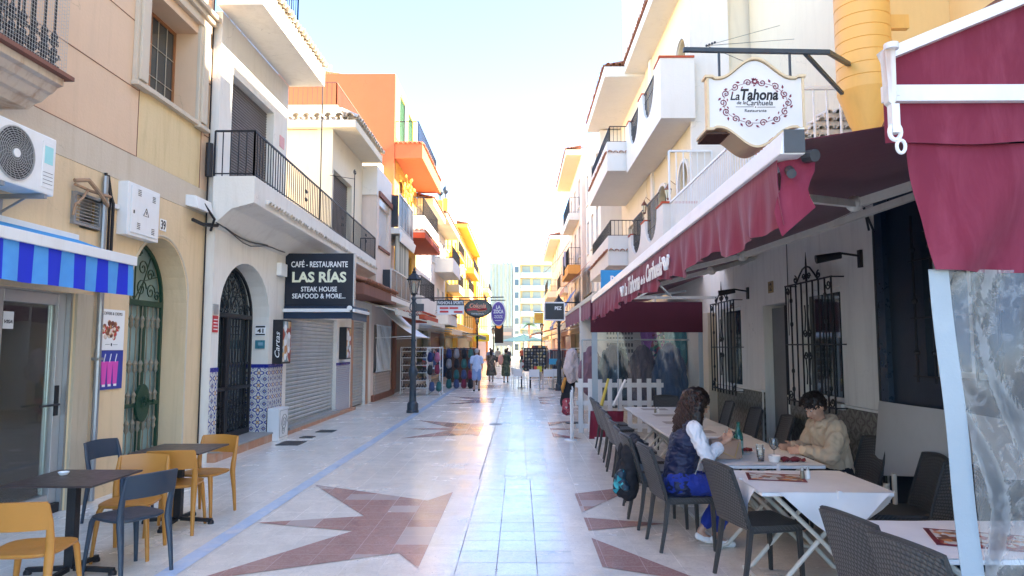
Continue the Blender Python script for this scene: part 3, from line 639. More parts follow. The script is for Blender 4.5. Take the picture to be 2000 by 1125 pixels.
# shopfront
gl = empty('glass_shopfront', (XA, 5, 0), 'aluminium and glass shopfront under the striped awning', 'shopfront')
f = MB(); xs = XA - .12
for y in (-2.9, 0, 2.6, 5.0, 6.58): f.box(xs - .04, xs + .04, y - .035, y + .035, .10, 2.32)
f.box(xs - .05, xs + .05, 7.40, 7.52, .10, 2.32)
f.box(xs - .05, xs + .05, -2.9, 7.52, 2.322, 2.42); f.box(xs - .045, xs + .045, 6.615, 7.398, 2.20, 2.318); f.box(xs - .045, xs + .045, 6.615, 7.398, .10, .20)
f.build('shop_frame', 'alu', gl, bevel=.004)
f = MB(); f.box(XA - .2, XA - .03, -2.9, 7.54, .0, .098); f.build('base_plinth', 'black', gl)
p = MB(); p.box(xs - .006, xs + .006, -2.9, 6.55, .1, 2.3); p.box(xs - .006, xs + .006, 6.62, 7.38, .2, 2.2); p.build('pane', 'clear', gl)
h = MB(); h.tube([(xs + .10, 7.12, 1.14), (xs + .10, 7.42, 1.14)], .012, 8); h.tube([(xs, 7.42, 1.14), (xs + .10, 7.42, 1.14)], .012, 8); h.box(xs + .052, xs + .066, 7.40, 7.46, 1.02, 1.34); h.build('door_handle', 'black', gl)
b = MB(); b.box(XA - .5, XA - .02, 7.522, 7.56, 0, 2.42); b.build('jamb', 'greymetal', gl)
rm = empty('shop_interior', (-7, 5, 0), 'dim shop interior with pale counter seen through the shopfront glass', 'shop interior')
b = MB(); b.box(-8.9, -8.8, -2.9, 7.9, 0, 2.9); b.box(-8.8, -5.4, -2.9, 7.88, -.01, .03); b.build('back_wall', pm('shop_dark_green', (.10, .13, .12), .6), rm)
b = MB()
for i in range(7): b.tube([(-5.6 - .12 * i, 7.3 - .02 * (i % 2), .05), (-5.6 - .12 * i, 7.3 - .02 * (i % 2), 2.1)], .06, 8)
b.build('curtain', 'creamcloth', rm)
b = MB(); b.box(-6.6, -6.1, 4.2, 6.6, .03, 1.0); b.box(-6.65, -6.05, 4.15, 6.65, 1.0, 1.06); b.build('counter', 'whitemetal', rm, bevel=.01)
b = MB(); b.box(-7.4, -6.8, 7.0, 7.7, .03, 1.9); b.build('fridge', 'whitemetal', rm, bevel=.02)
b = MB(); b.lathe([(.02, 1.25), (.07, 1.27), (.075, 1.6), (.04, 1.68), (.02, 1.72)], (-5.75, 7.5, 0), 12); b.build('fire_extinguisher', pm('red_paint', (.5, .02, .02), .4), rm)
b = MB(); b.box(xs + .008, xs + .011, 6.66, 6.80, 1.93, 2.10); st = b.build('door_sticker', 'lettering', label='small white card sticker on the left glass pane', cat='sticker')
b = MB(); b.text('VISA', .11, .035, FL((xs + .012, 6.73, 2.0)), .002, shear=.3, bold=.02); b.build('sticker_print', 'navy', st)
# pier beside the shopfront
b = MB(); b.box(XA - .3, XA + .03, 7.565, 7.86, 0, 3.0 - .66); b.build('pilaster', 'pierstone', oc, bevel=.006)
b = MB(); b.tube([(XA + .06, 7.93, .02), (XA + .06, 7.93, 2.5)], .035, 10); b.tube([(XA + .05, 7.93, 2.3), (XA + .05, 7.93, 3.75)], .03, 8)
for z in (.6, 1.6, 2.4): b.box(XA, XA + .10, 7.885, 7.975, z, z + .03)
b.build('drain_pipe', 'greymetal', label='grey metal downpipe between the shopfront pier and the posters', cat='pipe')
b = MB(); b.tube([(XA + .035, 8.0, 3.78), (XA + .06, 8.03, 3.55), (XA + .03, 8.06, 3.4), (XA + .04, 8.05, 2.5)], .016, 6); b.tube([(XA + .02, 7.97, 3.8), (XA + .05, 8.0, 3.6), (XA + .09, 8.03, 3.45), (XA + .09, 8.03, 2.5)], .02, 6); b.build('cable_bundle', 'black', label='black cables hanging down the ochre wall by the vent', cat='cable')
vg = empty('wall_vent', (XA, 7.65, 3.08), 'rusty louvred vent with bent copper pipes on the ochre wall', 'vent')
b = MB()
for a in ((7.40, 7.44, 3.10, 3.46), (7.86, 7.90, 3.10, 3.46), (7.44, 7.86, 3.10, 3.13), (7.44, 7.86, 3.43, 3.46)): b.box(XA - .02, XA + .04, *a)
b.build('frame', 'greymetal', vg)
b = MB()
for i in range(8): z = 3.14 + i * .037; b.hexa([(XA - .02, 7.44, z + .02), (XA + .03, 7.44, z), (XA + .03, 7.86, z), (XA - .02, 7.86, z + .02), (XA - .02, 7.44, z + .025), (XA + .03, 7.44, z + .006), (XA + .03, 7.86, z + .006), (XA - .02, 7.86, z + .025)])
b.box(XA - .1, XA - .08, 7.4, 7.9, 3.08, 3.46)
b.build('louvre', 'alu', vg)
b = MB(); b.tube([(XA + .06, 7.36, 3.52), (XA + .08, 7.6, 3.50), (XA + .10, 7.8, 3.50), (XA + .07, 8.0, 3.52)], .018, 6); b.tube([(XA + .08, 7.56, 3.5), (XA + .10, 7.44, 3.38), (XA + .08, 7.36, 3.30), (XA + .06, 7.36, 3.18)], .014, 6); b.tube([(XA + .06, 7.35, 3.56), (XA + .12, 7.5, 3.6), (XA + .14, 7.7, 3.48), (XA + .07, 7.95, 3.4)], .024, 6); b.build('pipe', 'rust', vg, smooth=True)
b = MB(); b.box(XA, XA + .04, 7.86, 8.25, 3.42, 3.47); b.build('conduit', 'whitemetal', vg)
# meter cabinet
mc = empty('meter_cabinet', (XA, 8.63, 3.13), 'grey metal electricity cabinet with warning triangle on the ochre wall', 'cabinet')
b = MB(); b.box(XA, XA + .13, 8.26, 9.0, 3.12, 3.78); b.build('cabinet_body', 'whitemetal', mc, bevel=.008)
b = MB(); b.box(XA + .132, XA + .142, 8.32, 8.96, 3.16, 3.74); db = b.build('door', 'whitemetal', mc, bevel=.004)
b = MB()
for (y, z) in ((8.46, 3.64), (8.80, 3.62), (8.46, 3.22), (8.80, 3.20)):
    for i in range(4): b.box(XA + .143, XA + .145, y, y + .07, z + i * .022, z + i * .022 + .009)
for (p, q) in (((8.60, 3.41), (8.66, 3.51)), ((8.66, 3.51), (8.72, 3.41)), ((8.72, 3.41), (8.60, 3.41))): b.tube([(XA + .144, *p), (XA + .144, *q)], .0035, 4)
b.box(XA + .143, XA + .146, 8.655, 8.665, 3.43, 3.47); b.box(XA + .143, XA + .15, 8.37, 8.39, 3.40, 3.44); b.build('markings', 'darkgrey', db)
b = MB(); b.box(XA + .002, XA + .012, 9.26, 9.42, 3.34, 3.50); nb = b.build('house_number', 'lettering', label='white tile with black number 39 above the green arched door', cat='house number')
b = MB(); b.text('39', .12, .13, FL((XA + .013, 9.34, 3.42)), .003, bold=.02); b.build('digits', 'black', nb)
# posters
ps = empty('dessert_poster', (XA, 8.25, 1.72), 'white poster of crepes and strawberries beside the green door', 'poster')
b = MB(); b.box(XA + .012, XA + .022, 7.99, 8.50, 1.715, 2.20); b.build('sheet', 'lettering', ps)
b = MB(); b.text('COFFEES & CREPES', .40, .035, FL((XA + .023, 8.245, 2.15)), .002); b.box(XA + .0225, XA + .0245, 8.12, 8.21, 1.778, 1.782); b.box(XA + .0225, XA + .0245, 8.28, 8.37, 1.778, 1.782); b.ball((XA + .023, 8.245, 1.78), (.002, .015, .02), 6); b.build('poster_print', 'navy', ps)
b = MB()
for i in range(26): a = random.random() * 6.28; r = random.random() ** .5; b.ball((XA + .024, 8.245 + r * .19 * math.cos(a), 1.95 + r * .11 * math.sin(a)), (.006, .036, .030), 6)
b.build('crepe_picture', blockpat('crepe_print', [(.25, .09, .04), (.55, .30, .14), (.6, .04, .04), (.75, .62, .5), (.16, .05, .03)], 22), ps)
ps = empty('milkshake_poster', (XA, 8.25, 1.25), 'blue poster of three pink milkshake glasses below the dessert poster', 'poster')
b = MB(); b.box(XA + .010, XA + .018, 7.96, 8.51, 1.25, 1.712); b.build('sheet', pm('royal_blue_print', (.03, .05, .32), .4), ps)
b = MB()
for y in (8.12, 8.235, 8.35): b.hexa([(XA + .018, y - .035, 1.31), (XA + .024, y - .035, 1.31), (XA + .024, y + .035, 1.31), (XA + .018, y + .035, 1.31), (XA + .018, y - .055, 1.58), (XA + .024, y - .055, 1.58), (XA + .024, y + .055, 1.58), (XA + .018, y + .055, 1.58)])
b.build('pink_glass', pm('pink_print', (.75, .08, .45), .4), ps)
b = MB()
for y in (8.12, 8.235, 8.35): b.tube([(XA + .022, y - .01, 1.57), (XA + .022, y + .02, 1.67)], .005, 4); b.box(XA + .0245, XA + .027, y - .03, y + .03, 1.285, 1.312)
b.build('straw', 'lettering', ps)
# air conditioner
def ac_unit(loc, s, label, group, wd=.82, hg=.56, dp=.30):
    """fan faces +X when s=1; origin at back bottom centre"""
    t = empty('air_conditioner', loc, label, 'air conditioner', group); x, y, z = loc
    b = MB(); b.box(x + s * .12, x + s * (.12 + dp), y - wd / 2, y + wd / 2, z, z + hg); b.build('casing', 'whitemetal', t, bevel=.015)
    X = x + s * (.12 + dp); cy = y - .13 * 1.0; cz = z + hg / 2; r = hg * .42
    b = MB(); b.lathe([(r, 0), (r, .006 * s), (r * .99, .008 * s)], (X, cy, cz), 32, 'x'); b.build('fan_opening', 'black', t)
    b = MB()
    for k in range(1, 13): q = r * k / 12; b.tube([(X + s * .016, cy + q * math.cos(a * math.pi / 16), cz + q * math.sin(a * math.pi / 16)) for a in range(33)], .0028, 4)
    for k in range(24): a = k * math.pi / 12; b.tube([(X + s * .014, cy, cz), (X + s * .014, cy + r * .55 * math.cos(a + .25), cz + r * .55 * math.sin(a + .25)), (X + s * .014, cy + r * math.cos(a + .6), cz + r * math.sin(a + .6))], .0022, 4)
    b.lathe([(r * 1.04, 0), (r * 1.04, s * .014), (r * .98, s * .014), (r * .98, 0)], (X, cy, cz), 32, 'x')
    b.build('fan_grille', 'alu', t)
    b = MB(); b.lathe([(.04, 0), (.04, s * .02)], (X + s * .006, cy, cz), 16, 'x'); b.build('fan_hub', 'whitemetal', t)
    b = MB(); b.box(X, X + s * .006, y + wd * .27, y + wd * .47, z + .06, z + hg - .06); pn = b.build('side_panel', 'whitemetal', t, bevel=.003)
    b = MB(); b.box(X + s * .006, X + s * .008, y + wd * .30, y + wd * .44, z + hg * .52, z + hg * .82); b.build('label_sticker', pm('aqua_sticker', (.35, .72, .72), .4), t)
    b = MB()
    for i in range(4): b.box(X + s * .006, X + s * .008, y + wd * .29, y + wd * .45, z + .10 + i * .035, z + .104 + i * .035)
    b.build('vent_slots', 'darkgrey', t)
    for yy in (y - wd * .33, y + wd * .33): b = MB(); b.box(x, x + s * (dp + .14), yy - .02, yy + .02, z - .045, z - .004); b.box(x, x + s * .02, yy - .02, yy + .02, z - .20, z - .046); b.tube([(x + s * .01, yy, z - .18), (x + s * (dp * .8), yy, z - .04)], .012, 4); b.build('bracket', 'greymetal', t)
    return t
ac_unit((XA, 6.10, 3.19), 1, 'large white air conditioner with round fan above the striped awning', 'air conditioners on the facades')
# striped awning
aw = empty('striped_awning', (-4.5, 5, 2.3), 'blue striped awning with white bar over the shopfront, nearest left', 'awning')
b = MB(); b.grid(lambda u, v: (-4.82 + .62 * u, 1.0 + 6.40 * v, 2.92 - .22 * u), 2, 8, .006); b.build('canopy', pm('bright_blue_canopy', (.03, .30, .62), .7), aw)
b = MB(); b.box(-4.23, -4.16, 1.0, 7.44, 2.63, 2.73); b.box(XA + .01, -4.80, 1.0, 7.42, 2.87, 2.97); b.build('front_bar', 'whitemetal', aw, bevel=.006)
b = MB(); b.grid(lambda u, v: (-4.19 + .012 * math.sin(v * 90) * u, 1.0 + 6.42 * v, 2.635 - .335 * u + .004 * math.sin(v * 40)), 4, 160, .004)
b.build('valance', stripes('blue_stripe_cloth', (.01, .03, .60), (.09, .36, .78), 'y', .36, .1), aw, smooth=True)
b = MB(); b.box(-4.6, -4.2, 7.405, 7.415, 2.42, 2.66)
b.tube([(-4.86, 7.2, 2.86), (-4.5, 7.0, 2.72), (-4.2, 7.25, 2.66)], .02, 6); b.build('arm', 'whitemetal', aw)
ck = MB(); ck.tube([(XA + .03, 10.58, 0.3), (XA + .03, 10.58, 9)], .012, 6); ck.tube([(XA + .05, 10.55, 3.5), (XA + .05, 10.55, 7.6)], .008, 4); ck.build('cable_run', 'black', label='black vertical cables between the ochre and the white building', cat='cable')
b = MB(); b.tube([(XA + .10, 10.45, 4.38), (XA + .10, 10.45, 4.90)], .055, 12); b.build('splice_closure', 'black', label='black ribbed cable splice tube high on the ochre wall corner', cat='cable box')
b = MB(); b.hexa([(XA, 9.95, 3.83), (XA + .2, 9.95, 3.78), (XA + .2, 10.45, 3.78), (XA, 10.45, 3.83), (XA, 9.95, 3.99), (XA + .16, 9.95, 3.97), (XA + .16, 10.45, 3.97), (XA, 10.45, 3.99)]); b.build('junction_box', 'whitemetal', label='white junction box with black cable ends on the ochre wall corner', cat='junction box', bevel=.01)
b = MB(); b.tube([(XA + .1, 10.0, 3.62), (XA + .12, 10.3, 3.60), (XA + .2, 10.6, 3.64)], .03, 6); b.tube([(XA + .16, 10.2, 3.90), (XA + .24, 10.4, 3.7), (XA + .12, 10.55, 3.55)], .02, 6); b.build('cable_clamp', 'black', label='tangled black cable clamp under the junction box', cat='cable')
pts = [(-4.70, 10.5 + .35 * i, 3.72 - .10 * math.sin(i * .5) - .012 * i) for i in range(10)]
b = MB(); b.tube(pts, .014, 5); b.tube([(p[0] + .02, p[1], p[2] - .05 + .03 * math.sin(i * 1.3)) for i, p in enumerate(pts)], .010, 5); b.build('sagging_cable', 'darkgrey', label='sagging grey cables along the wall over the arched iron gate', cat='cable')

# =================================================================== WHITE BUILDING (number 41)
XB = -4.75
wb = empty('white_building', (-6.5, 15, 0), 'white building with arched iron gate, long balcony and two roller shutters', 'building')
b = MB(); holes = [(10.9, 13.08, 0, 3.2), (14.12, 17.98, 0, 2.44), (19.75, 21.45, 0, 2.5)]
wall(b, 1, XB, 10.63, 22.2, 0, 4.0, holes, .5); arch_fill(b, 1, XB, 10.9, 13.08, 2.32, .88, .5); b.build('wall', 'cream' if 0 else M['white'], wb)
b = MB(); wall(b, 1, XB, 10.63, 13.8, 4.0, 7.12, [(11.1, 13.02, 4.44, 6.27)], .5); b.box(-13, XB - .5, 10.64, 13.79, 3.9, 7.1); b.build('upper_wall', M['white'], wb)
b = MB(); wall(b, 1, XB, 17.2, 20.55, 4.0, 7.3, [(17.35, 19.3, 4.44, 6.3)], .4); b.box(-13, XB - .4, 17.21, 20.54, 4, 7.28); b.build('upper_wall', 'cream', wb)
b = MB(); b.box(-13, -7.2, 13.81, 17.19, 3.98, 7.0); b.box(-7.2, XB, 13.81, 17.19, 3.9, 3.99); b.box(-13, XB - .52, 10.64, 22.1, 3.6, 3.89); b.box(-13, XB - .6, 13.2, 22.1, 0, 3.59); b.build('terrace', 'cream', wb)
for yy_ in ((13.074, 13.90), (10.64, 10.906)): b = MB(); b.box(XB - .45, XB + .006, *yy_, .165, 1.36); b.build('tile_dado', 'azul', wb)
for q_ in ((13.070, 13.902, 1.362, 1.43), (10.638, 10.910, 1.362, 1.43), (13.070, 13.902, .137, .164)): b = MB(); b.box(XB - .45, XB + .010, *q_); b.build('tile_border', 'cobalt', wb)
b = MB(); b.box(XB - .2, XB + .006, 18.0, 19.42, .07, 1.27); b.build('tile_dado', 'azul2', wb)
for q_ in ((1.272, 1.34), (.0, .068)): b = MB(); b.box(XB - .2, XB + .010, 17.99, 19.43, *q_); b.build('tile_border', 'cobalt', wb)
arch_gate(wb, XB - .33, 10.9, 13.08, .17, 2.32, .88, 'black', None, 'glass', True, True, name='gate')
def roller(par, X, y0, y1, z0, z1, m, pitch=.085, name='roller_shutter'):
    b = MB(); n = round((z1 - z0) / pitch); p = (z1 - z0) / n; pts = []
    for i in range(n):
        a = z0 + i * p; pts += [(a, 0), (a + p * .25, .022), (a + p * .7, .022), (a + p * .93, 0)]
    for (a, c), (a2, c2) in zip(pts, pts[1:]): b.face([(X + c, y0, a), (X + c, y1, a), (X + c2, y1, a2), (X + c2, y0, a2)])
    b.box(X - .02, X + .03, y0, y1, z0 - .05, z0); b.box(X - .04, X - .02, y0, y1, z0, z1)
    return b.build(name, m, par, recalc=False)
roller(wb, XB - .10, 14.12, 17.98, .17, 2.46, 'shutter'); roller(wb, XB - .10, 19.75, 21.45, .10, 2.5, 'shutter')
b = MB(); b.box(XB - .1, XB + .02, 21.452, 21.75, 0, 2.9); b.box(XB - .1, XB + .02, 19.55, 19.748, 0, 2.9); b.box(XB - .1, XB + .02, 19.748, 21.45, 2.52, 2.9); b.build('shutter_frame', 'stepterra', wb)
b = MB(); b.box(XB - .15, XB + .12, 14.1, 18.0, .072, .13); b.build('threshold', 'stonegrey', wb)
roller(wb, XB - .16, 11.1, 13.02, 4.46, 6.27, 'blind', .05, 'window_blind'); roller(wb, XB - .16, 17.35, 19.3, 4.46, 6.3, 'blind', .05, 'window_blind')
# long balcony (narrows slightly), cove underside, white tile edge
y0, y1 = 10.5, 20.5; xa, xb_ = -4.10, -4.28; b = MB()
def prof(xf): return [(XB, 3.60), (XB + .12, 3.72), (XB + .30, 3.90), (xf - .03, 3.97), (xf, 3.98), (xf, 4.40), (XB, 4.40)]
A, B_ = prof(xa), prof(xb_); dz = -.06
va = [b.bm.verts.new((p[0], y0, p[1])) for p in A]; vb = [b.bm.verts.new((p[0], y1, p[1] + dz)) for p in B_]
b.bm.faces.new(va); b.bm.faces.new(vb[::-1])
for i in range(len(va)): j = (i + 1) % len(va); b.bm.faces.new([va[i], vb[i], vb[j], va[j]])
lb = b.build('balcony', M['white'], wb, bevel=.012)
r = MB(); rail_run(r, (xa - .03, y0 + .03), (xb_ - .03, y1 - .03), (4.40, 4.34), (5.12, 5.0), .125, .0095); rail_run(r, (XB, y0 + .03), (xa - .03, y0 + .03), 4.40, 5.12, .125, .0095); rail_run(r, (XB, y1 - .03), (xb_ - .03, y1 - .03), 4.34, 5.0, .13)
for y in (13.3, 16.1, 18.6):
    for sgn in (-1, 1):
        for zc in (4.62, 4.78): r.tube(spiral((-4.17, y + sgn * .04, zc), .05, 1.3, 0 if sgn > 0 else math.pi, 10, 'yz', sgn), .009, 4)
r.tube([(-4.16, 14.2, 4.4), (-4.16, 14.2, 7.25)], .012, 6); r.tube([(-4.22, 17.4, 4.38), (-4.22, 17.4, 6.3)], .012, 6); r.tube([(-4.22, 17.4, 6.05), (-4.75, 17.0, 6.05)], .008, 4)
for sg in (-1, 1): r.tube(spiral((-4.22, 17.4 + sg * .07, 6.22), .07, 1.3, 0, 10, 'yz', sg), .008, 4)
r.build('railing', 'black', lb)
t = MB(); tile_row(t, (xa - .02, y0 + .5), (xb_ - .02, y1), (1, 0), 4.05, r=.07, L=.13, slope=.55, sp=.155); t.build('roof_tiles', 'whitetile', lb)
b = MB(); b.box(XB, -4.02, 10.42, 13.86, 7.121, 7.45); ev = b.build('roof', M['white'], wb, bevel=.01)
t = MB(); tile_row(t, (-4.02, 10.42), (-4.02, 13.86), (1, 0), 7.50, r=.085, L=.5, slope=.4, sp=.17); t.build('roof_tiles', 'whitetile', ev)
r = MB(); rail_run(r, (-4.2, 10.42), (-4.2, 12.6), 7.55, 8.35, .12); rail_run(r, (-4.2, 12.6), (-5.5, 12.6), 7.55, 8.35, .12); r.build('railing', 'black', ev)
b = MB(); b.box(-6.6, -4.14, 17.05, 20.5, 7.301, 7.5); ev = b.build('roof', 'cream', wb, bevel=.01)
t = MB(); tile_row(t, (-4.14, 17.05), (-4.14, 20.5), (1, 0), 7.56, r=.10, L=.5, slope=.45, sp=.2); tile_row(t, (-6.6, 17.05), (-4.14, 17.05), (0, -1), 7.56, r=.11, L=.4, slope=.3, sp=.26); t.build('roof_tiles', 'whitetile', ev)
# little things on the white building
b = MB(); b.box(XB + .001, XB + .012, 10.66, 10.84, 1.98, 2.24); s_ = b.build('red_notice', pm('red_sign_paint', (.55, .03, .04), .4), label='small red notice plate left of the arched iron gate', cat='sign')
b = MB(); 
for i in range(4): b.box(XB + .012, XB + .014, 10.68, 10.82, 2.02 + i * .05, 2.035 + i * .05)
b.build('lettering', 'lettering', s_)
b = MB(); b.box(XB + .001, XB + .012, 10.66, 10.84, 2.26, 2.42); b.build('notice_plate', 'alu', label='small grey plate above the red notice', cat='sign')
b = MB(); b.box(-5.0, -4.80, 13.060, 13.072, 1.96, 2.16); s_ = b.build('house_number', 'lettering', label='white and black number 41 plate inside the gate arch', cat='house number')
b = MB(); b.text('41', .12, .08, FR((-4.9, 13.058, 2.06)), .003, bold=.03); b.box(-4.99, -4.81, 13.054, 13.059, 2.12, 2.15); b.box(-4.99, -4.81, 13.054, 13.059, 1.975, 2.0); b.build('digits', 'black', s_)
b = MB(); b.box(-4.99, -4.81, 13.05, 13.078, 1.72, 1.88); s_ = b.build('door_intercom', pm('teal_plate', (.04, .20, .25), .3), label='small teal intercom panel below the number 41 plate', cat='intercom', bevel=.004)
b = MB(); b.box(-4.93, -4.84, 13.046, 13.05, 1.78, 1.84); b.build('screen', 'bluegl', s_)
def menu_box(y, lab, nm):
    t = empty('menu_lightbox', (XB, y, 1.45), lab, 'menu board', 'menu boxes beside the roller shutters')
    b = MB(); b.box(XB, XB + .19, y, y + .5, 1.43, 2.28); b.build('case', 'black', t, bevel=.006)
    b = MB(); b.box(XB + .192, XB + .20, y + .03, y + .47, 1.47, 2.25); b.build('photo_panel', blockpat('food_print', [(.62, .60, .56), (.55, .25, .08), (.60, .42, .2), (.35, .07, .04), (.7, .68, .62), (.2, .3, .32)], 7), t)
    b = MB()
    for i in range(5): b.lathe([(.065, 0), (.065, .006)], (XB + .20, y + .14 + .2 * (i % 2), 1.56 + i * .14), 14, 'x')
    b.build('plate_pictures', 'lettering', t)
    if nm: b = MB(); b.text(nm, .5, .09, Matrix.Translation((XB + .095, y - .004, 1.80)) @ Matrix.Rotation(R(90), 4, 'X') @ Matrix.Rotation(R(90), 4, 'Z'), .003, shear=.35); b.build('lettering', 'lettering', t)
menu_box(13.30, 'black menu lightbox with food photos between the iron gate and the roller shutter', 'Cartas'); menu_box(18.25, 'black menu lightbox on the pilaster between the two roller shutters', None)
ub = empty('utility_box', (-4.6, 13.3, 0), 'white low utility box with a drawing, standing at the left kerb', 'utility box')
b = MB(); b.box(-4.72, -4.50, 13.06, 13.6, .0, .60); b.build('box_body', 'whitemetal', ub, bevel=.008)
b = MB(); b.tube(spiral((-4.49, 13.33, .32), .17, 2.2, 0, 30), .006, 4); b.tube(spiral((-4.49, 13.30, .18), .09, 1.5, 2, 16), .005, 4)
for a in ((13.10, 13.56, .55, .558), (13.10, 13.56, .05, .058), (13.10, 13.108, .06, .55), (13.552, 13.56, .06, .55)): b.box(-4.497, -4.492, *a)
b.build('line_drawing', 'greymetal', ub)
# Las Rias sign + canopy
ls = empty('restaurant_sign', (-4.2, 14.35, 2.65), 'large navy sign reading CAFÉ - RESTAURANTE LAS RÍAS hung above the wide shutter', 'sign')
b = MB(); b.box(-4.745, -3.36, 13.90, 14.02, 2.58, 3.65); b.build('sign_panel', 'navy', ls, bevel=.004)
b = MB(); b.box(-3.358, -3.335, 13.895, 14.025, 2.57, 3.66); b.build('edge_trim', 'alu', ls)
b = MB(); F_ = lambda x, z: FR((x, 13.897, z)); b.text('CAFÉ - RESTAURANTE', 1.15, .15, F_(-4.05, 3.44), .004, bold=.012); b.text('STEAK HOUSE', .73, .10, F_(-4.05, 2.92), .004, bold=.012); b.text('SEAFOOD & MORE...', 1.08, .10, F_(-4.05, 2.78), .004, bold=.012); b.build('lettering', 'lettering', ls)
b = MB(); b.text('LAS RÍAS', 1.10, .27, F_(-4.05, 3.19), .004, bold=.035)
b.build('title_lettering', 'creamlet', ls)
cn = empty('sign_canopy', (-4.2, 14.8, 2.3), 'navy canopy box with a white strip under the restaurant sign', 'awning')
b = MB(); b.box(-4.74, -3.34, 13.87, 15.2, 2.525, 2.575); b.box(-4.74, -3.36, 13.85, 13.875, 2.32, 2.45); b.box(-3.375, -3.355, 13.876, 15.18, 2.30, 2.45); b.build('canopy', 'navycloth', cn)
b = MB(); b.box(-4.745, -3.40, 13.80, 13.85, 2.455, 2.52); b.box(-3.352, -3.305, 13.86, 15.22, 2.455, 2.52); b.lathe([(.05, 0), (.05, .06)], (-3.40, 13.78, 2.53), 12, 'y'); b.build('front_bar', 'whitemetal', cn, bevel=.006)
b = MB(); b.box(XB, -4.65, 13.4, 13.75, 3.15, 3.4); b.build('junction_box', 'whitemetal', label='small white junction box left of the restaurant sign', cat='junction box', bevel=.01)
ac_unit((XB, 15.35, 3.36), 1, 'air conditioner tucked between the balcony and the restaurant sign', 'air conditioners on the facades', .8, .45, .34)
b = MB(); b.box(XB + .001, XB + .01, 13.36, 13.62, 5.72, 5.95); b.build('wall_sticker', pm('faded_red_sticker', (.7, .35, .33), .6), label='faded red and white sticker by the upper blind of the white building', cat='sticker')
# brown tiled canopy over second shutter
bc = empty('tiled_canopy', (-4.4, 20, 3), 'brown plastered canopy with roof tiles over the second shutter', 'canopy')
b = MB(); b.box(XB, -4.02, 17.8, 22.6, 3.12, 3.42); b.build('slab', 'brownpl', bc, bevel=.02)
t = MB(); tile_row(t, (-4.0, 17.8), (-4.0, 22.6), (1, 0), 3.47, r=.08, L=.6, slope=.3, sp=.18); t.build('roof_tiles', 'terra', bc)
# =================================================================== RESTAURANT (right, nearest)
XR = 3.5
rb = empty('restaurant_building', (5, 8, 0), 'low white restaurant building with dark tiled dado and barred windows under the burgundy awning', 'building')
b = MB(); holes = [(7.55, 8.62, 1.14, 2.42), (9.10, 9.95, .05, 2.34), (10.95, 12.05, 1.10, 2.40)]
wall(b, -1, XR, 6.72, 12.62, 0, 3.6, holes, .4); b.build('wall', 'oldwhite', rb)
b = MB(); wall(b, -1, XR, 12.62, 16.3, 0, 3.6, [(13.2, 14.4, .1, 2.6), (14.7, 15.9, .1, 2.6)], .4); b.build('wall', 'offwhite', rb)
b = MB(); b.box(XR, 14, 9.0, 16.3, 3.602, 4.1); b.box(XR, 14, 6.72, 8.995, 3.602, 3.66); b.box(XR + .4, 14, 12.3, 16.29, 0, 3.6); b.box(XR + .45, 14, 6.7, 8.9, 0, 3.6); b.box(XR + .45, 14, 10.1, 12.3, 0, 3.6); b.box(5.5, 14, 8.9, 10.1, 0, 3.6); b.build('terrace', 'offwhite', rb)
for (a, c) in ((6.74, 9.09), (9.96, 12.60)): b = MB(); b.box(XR - .015, XR + .02, a, c, .0, 1.11); b.build('tile_dado', 'olivetile', rb)
b = MB()
for (a, c) in ((6.74, 9.05), (10.0, 12.6)): b.box(XR - .035, XR + .01, a, c, 1.112, 1.135)
b.tube([(XR - .01, 9.04, 1.12), (XR - .02, 9.02, .02)], .02, 6); b.tube([(XR - .01, 10.0, 1.12), (XR - .02, 10.02, .02)], .02, 6); b.build('dado_moulding', 'oldwhite', rb)
def reja(y0, y1, z0, z1):
    w_ = window(rb, -1, XR, y0, y1, z0, z1, rec=.10, frame='whitewood', mull=0, sill='oldwhite'); c = (y0 + y1) / 2
    ya, yb, za, zb, X = y0 - .10, y1 + .10, z0 - .10, z1 + .10, XR - .14; b = MB(); n = 8
    for i in range(n + 1): y = ya + (yb - ya) * i / n; b.tube([(X, y, za), (X, y, zb)], .011, 6)
    for z in (za + .06, (za + zb) / 2, zb - .01): b.tube([(X, ya - .02, z), (X, yb + .02, z)], .012, 4); 
    for y in (ya, yb):
        for z in (za + .06, (za + zb) / 2, zb - .01): b.tube([(X, y, z), (XR, y, z)], .010, 4)
    for i in (1, n - 1):
        y = ya + (yb - ya) * i / n
        for z in (za + .2, za + .42, (za + zb) / 2 + .25, zb - .2): b.ball((X, y, z), (.02, .02, .035), 6)
    for sg in (-1, 1):
        b.tube([(X, c + sg * .02, zb + .17), (X, c + sg * .10, zb + .15), (X, c + sg * .20, zb + .08), (X, c + sg * .30, zb)], .011, 5)
        b.tube(spiral((X, c + sg * .33, zb + .045), .05, 1.3, math.pi / 2, 12, 'yz', sg), .009, 5); b.tube(spiral((X, c + sg * .07, zb + .05), .045, 1.3, 0 if sg > 0 else math.pi, 12, 'yz', sg), .008, 5)
        for zc, k in ((.12, 1), (-.12, -1)):
            m = (za + zb) / 2 + zc; b.tube(spiral((X - .01, c + sg * .055, m), .055, 1.3, 0 if sg > 0 else math.pi, 12, 'yz', sg * k), .009, 5)
            b.tube([(X - .01, c + sg * .06, m + k * .05), (X - .01, c + sg * .03, m + k * .22), (X - .01, c + sg * .05, m + k * .34)], .008, 5)
        b.tube(spiral((X, ya + .07 if sg < 0 else yb - .07, zb - .09), .06, 1.3, 0, 12, 'yz', sg), .008, 5); b.tube(spiral((X, ya + .07 if sg < 0 else yb - .07, za + .12), .06, 1.3, 0, 12, 'yz', sg), .008, 5)
    b.tube([(X, c, zb), (X, c, zb + .20), (X, c, zb + .34)], [.014, .012, .003], 6)
    b.build('window_bars', 'black', w_)
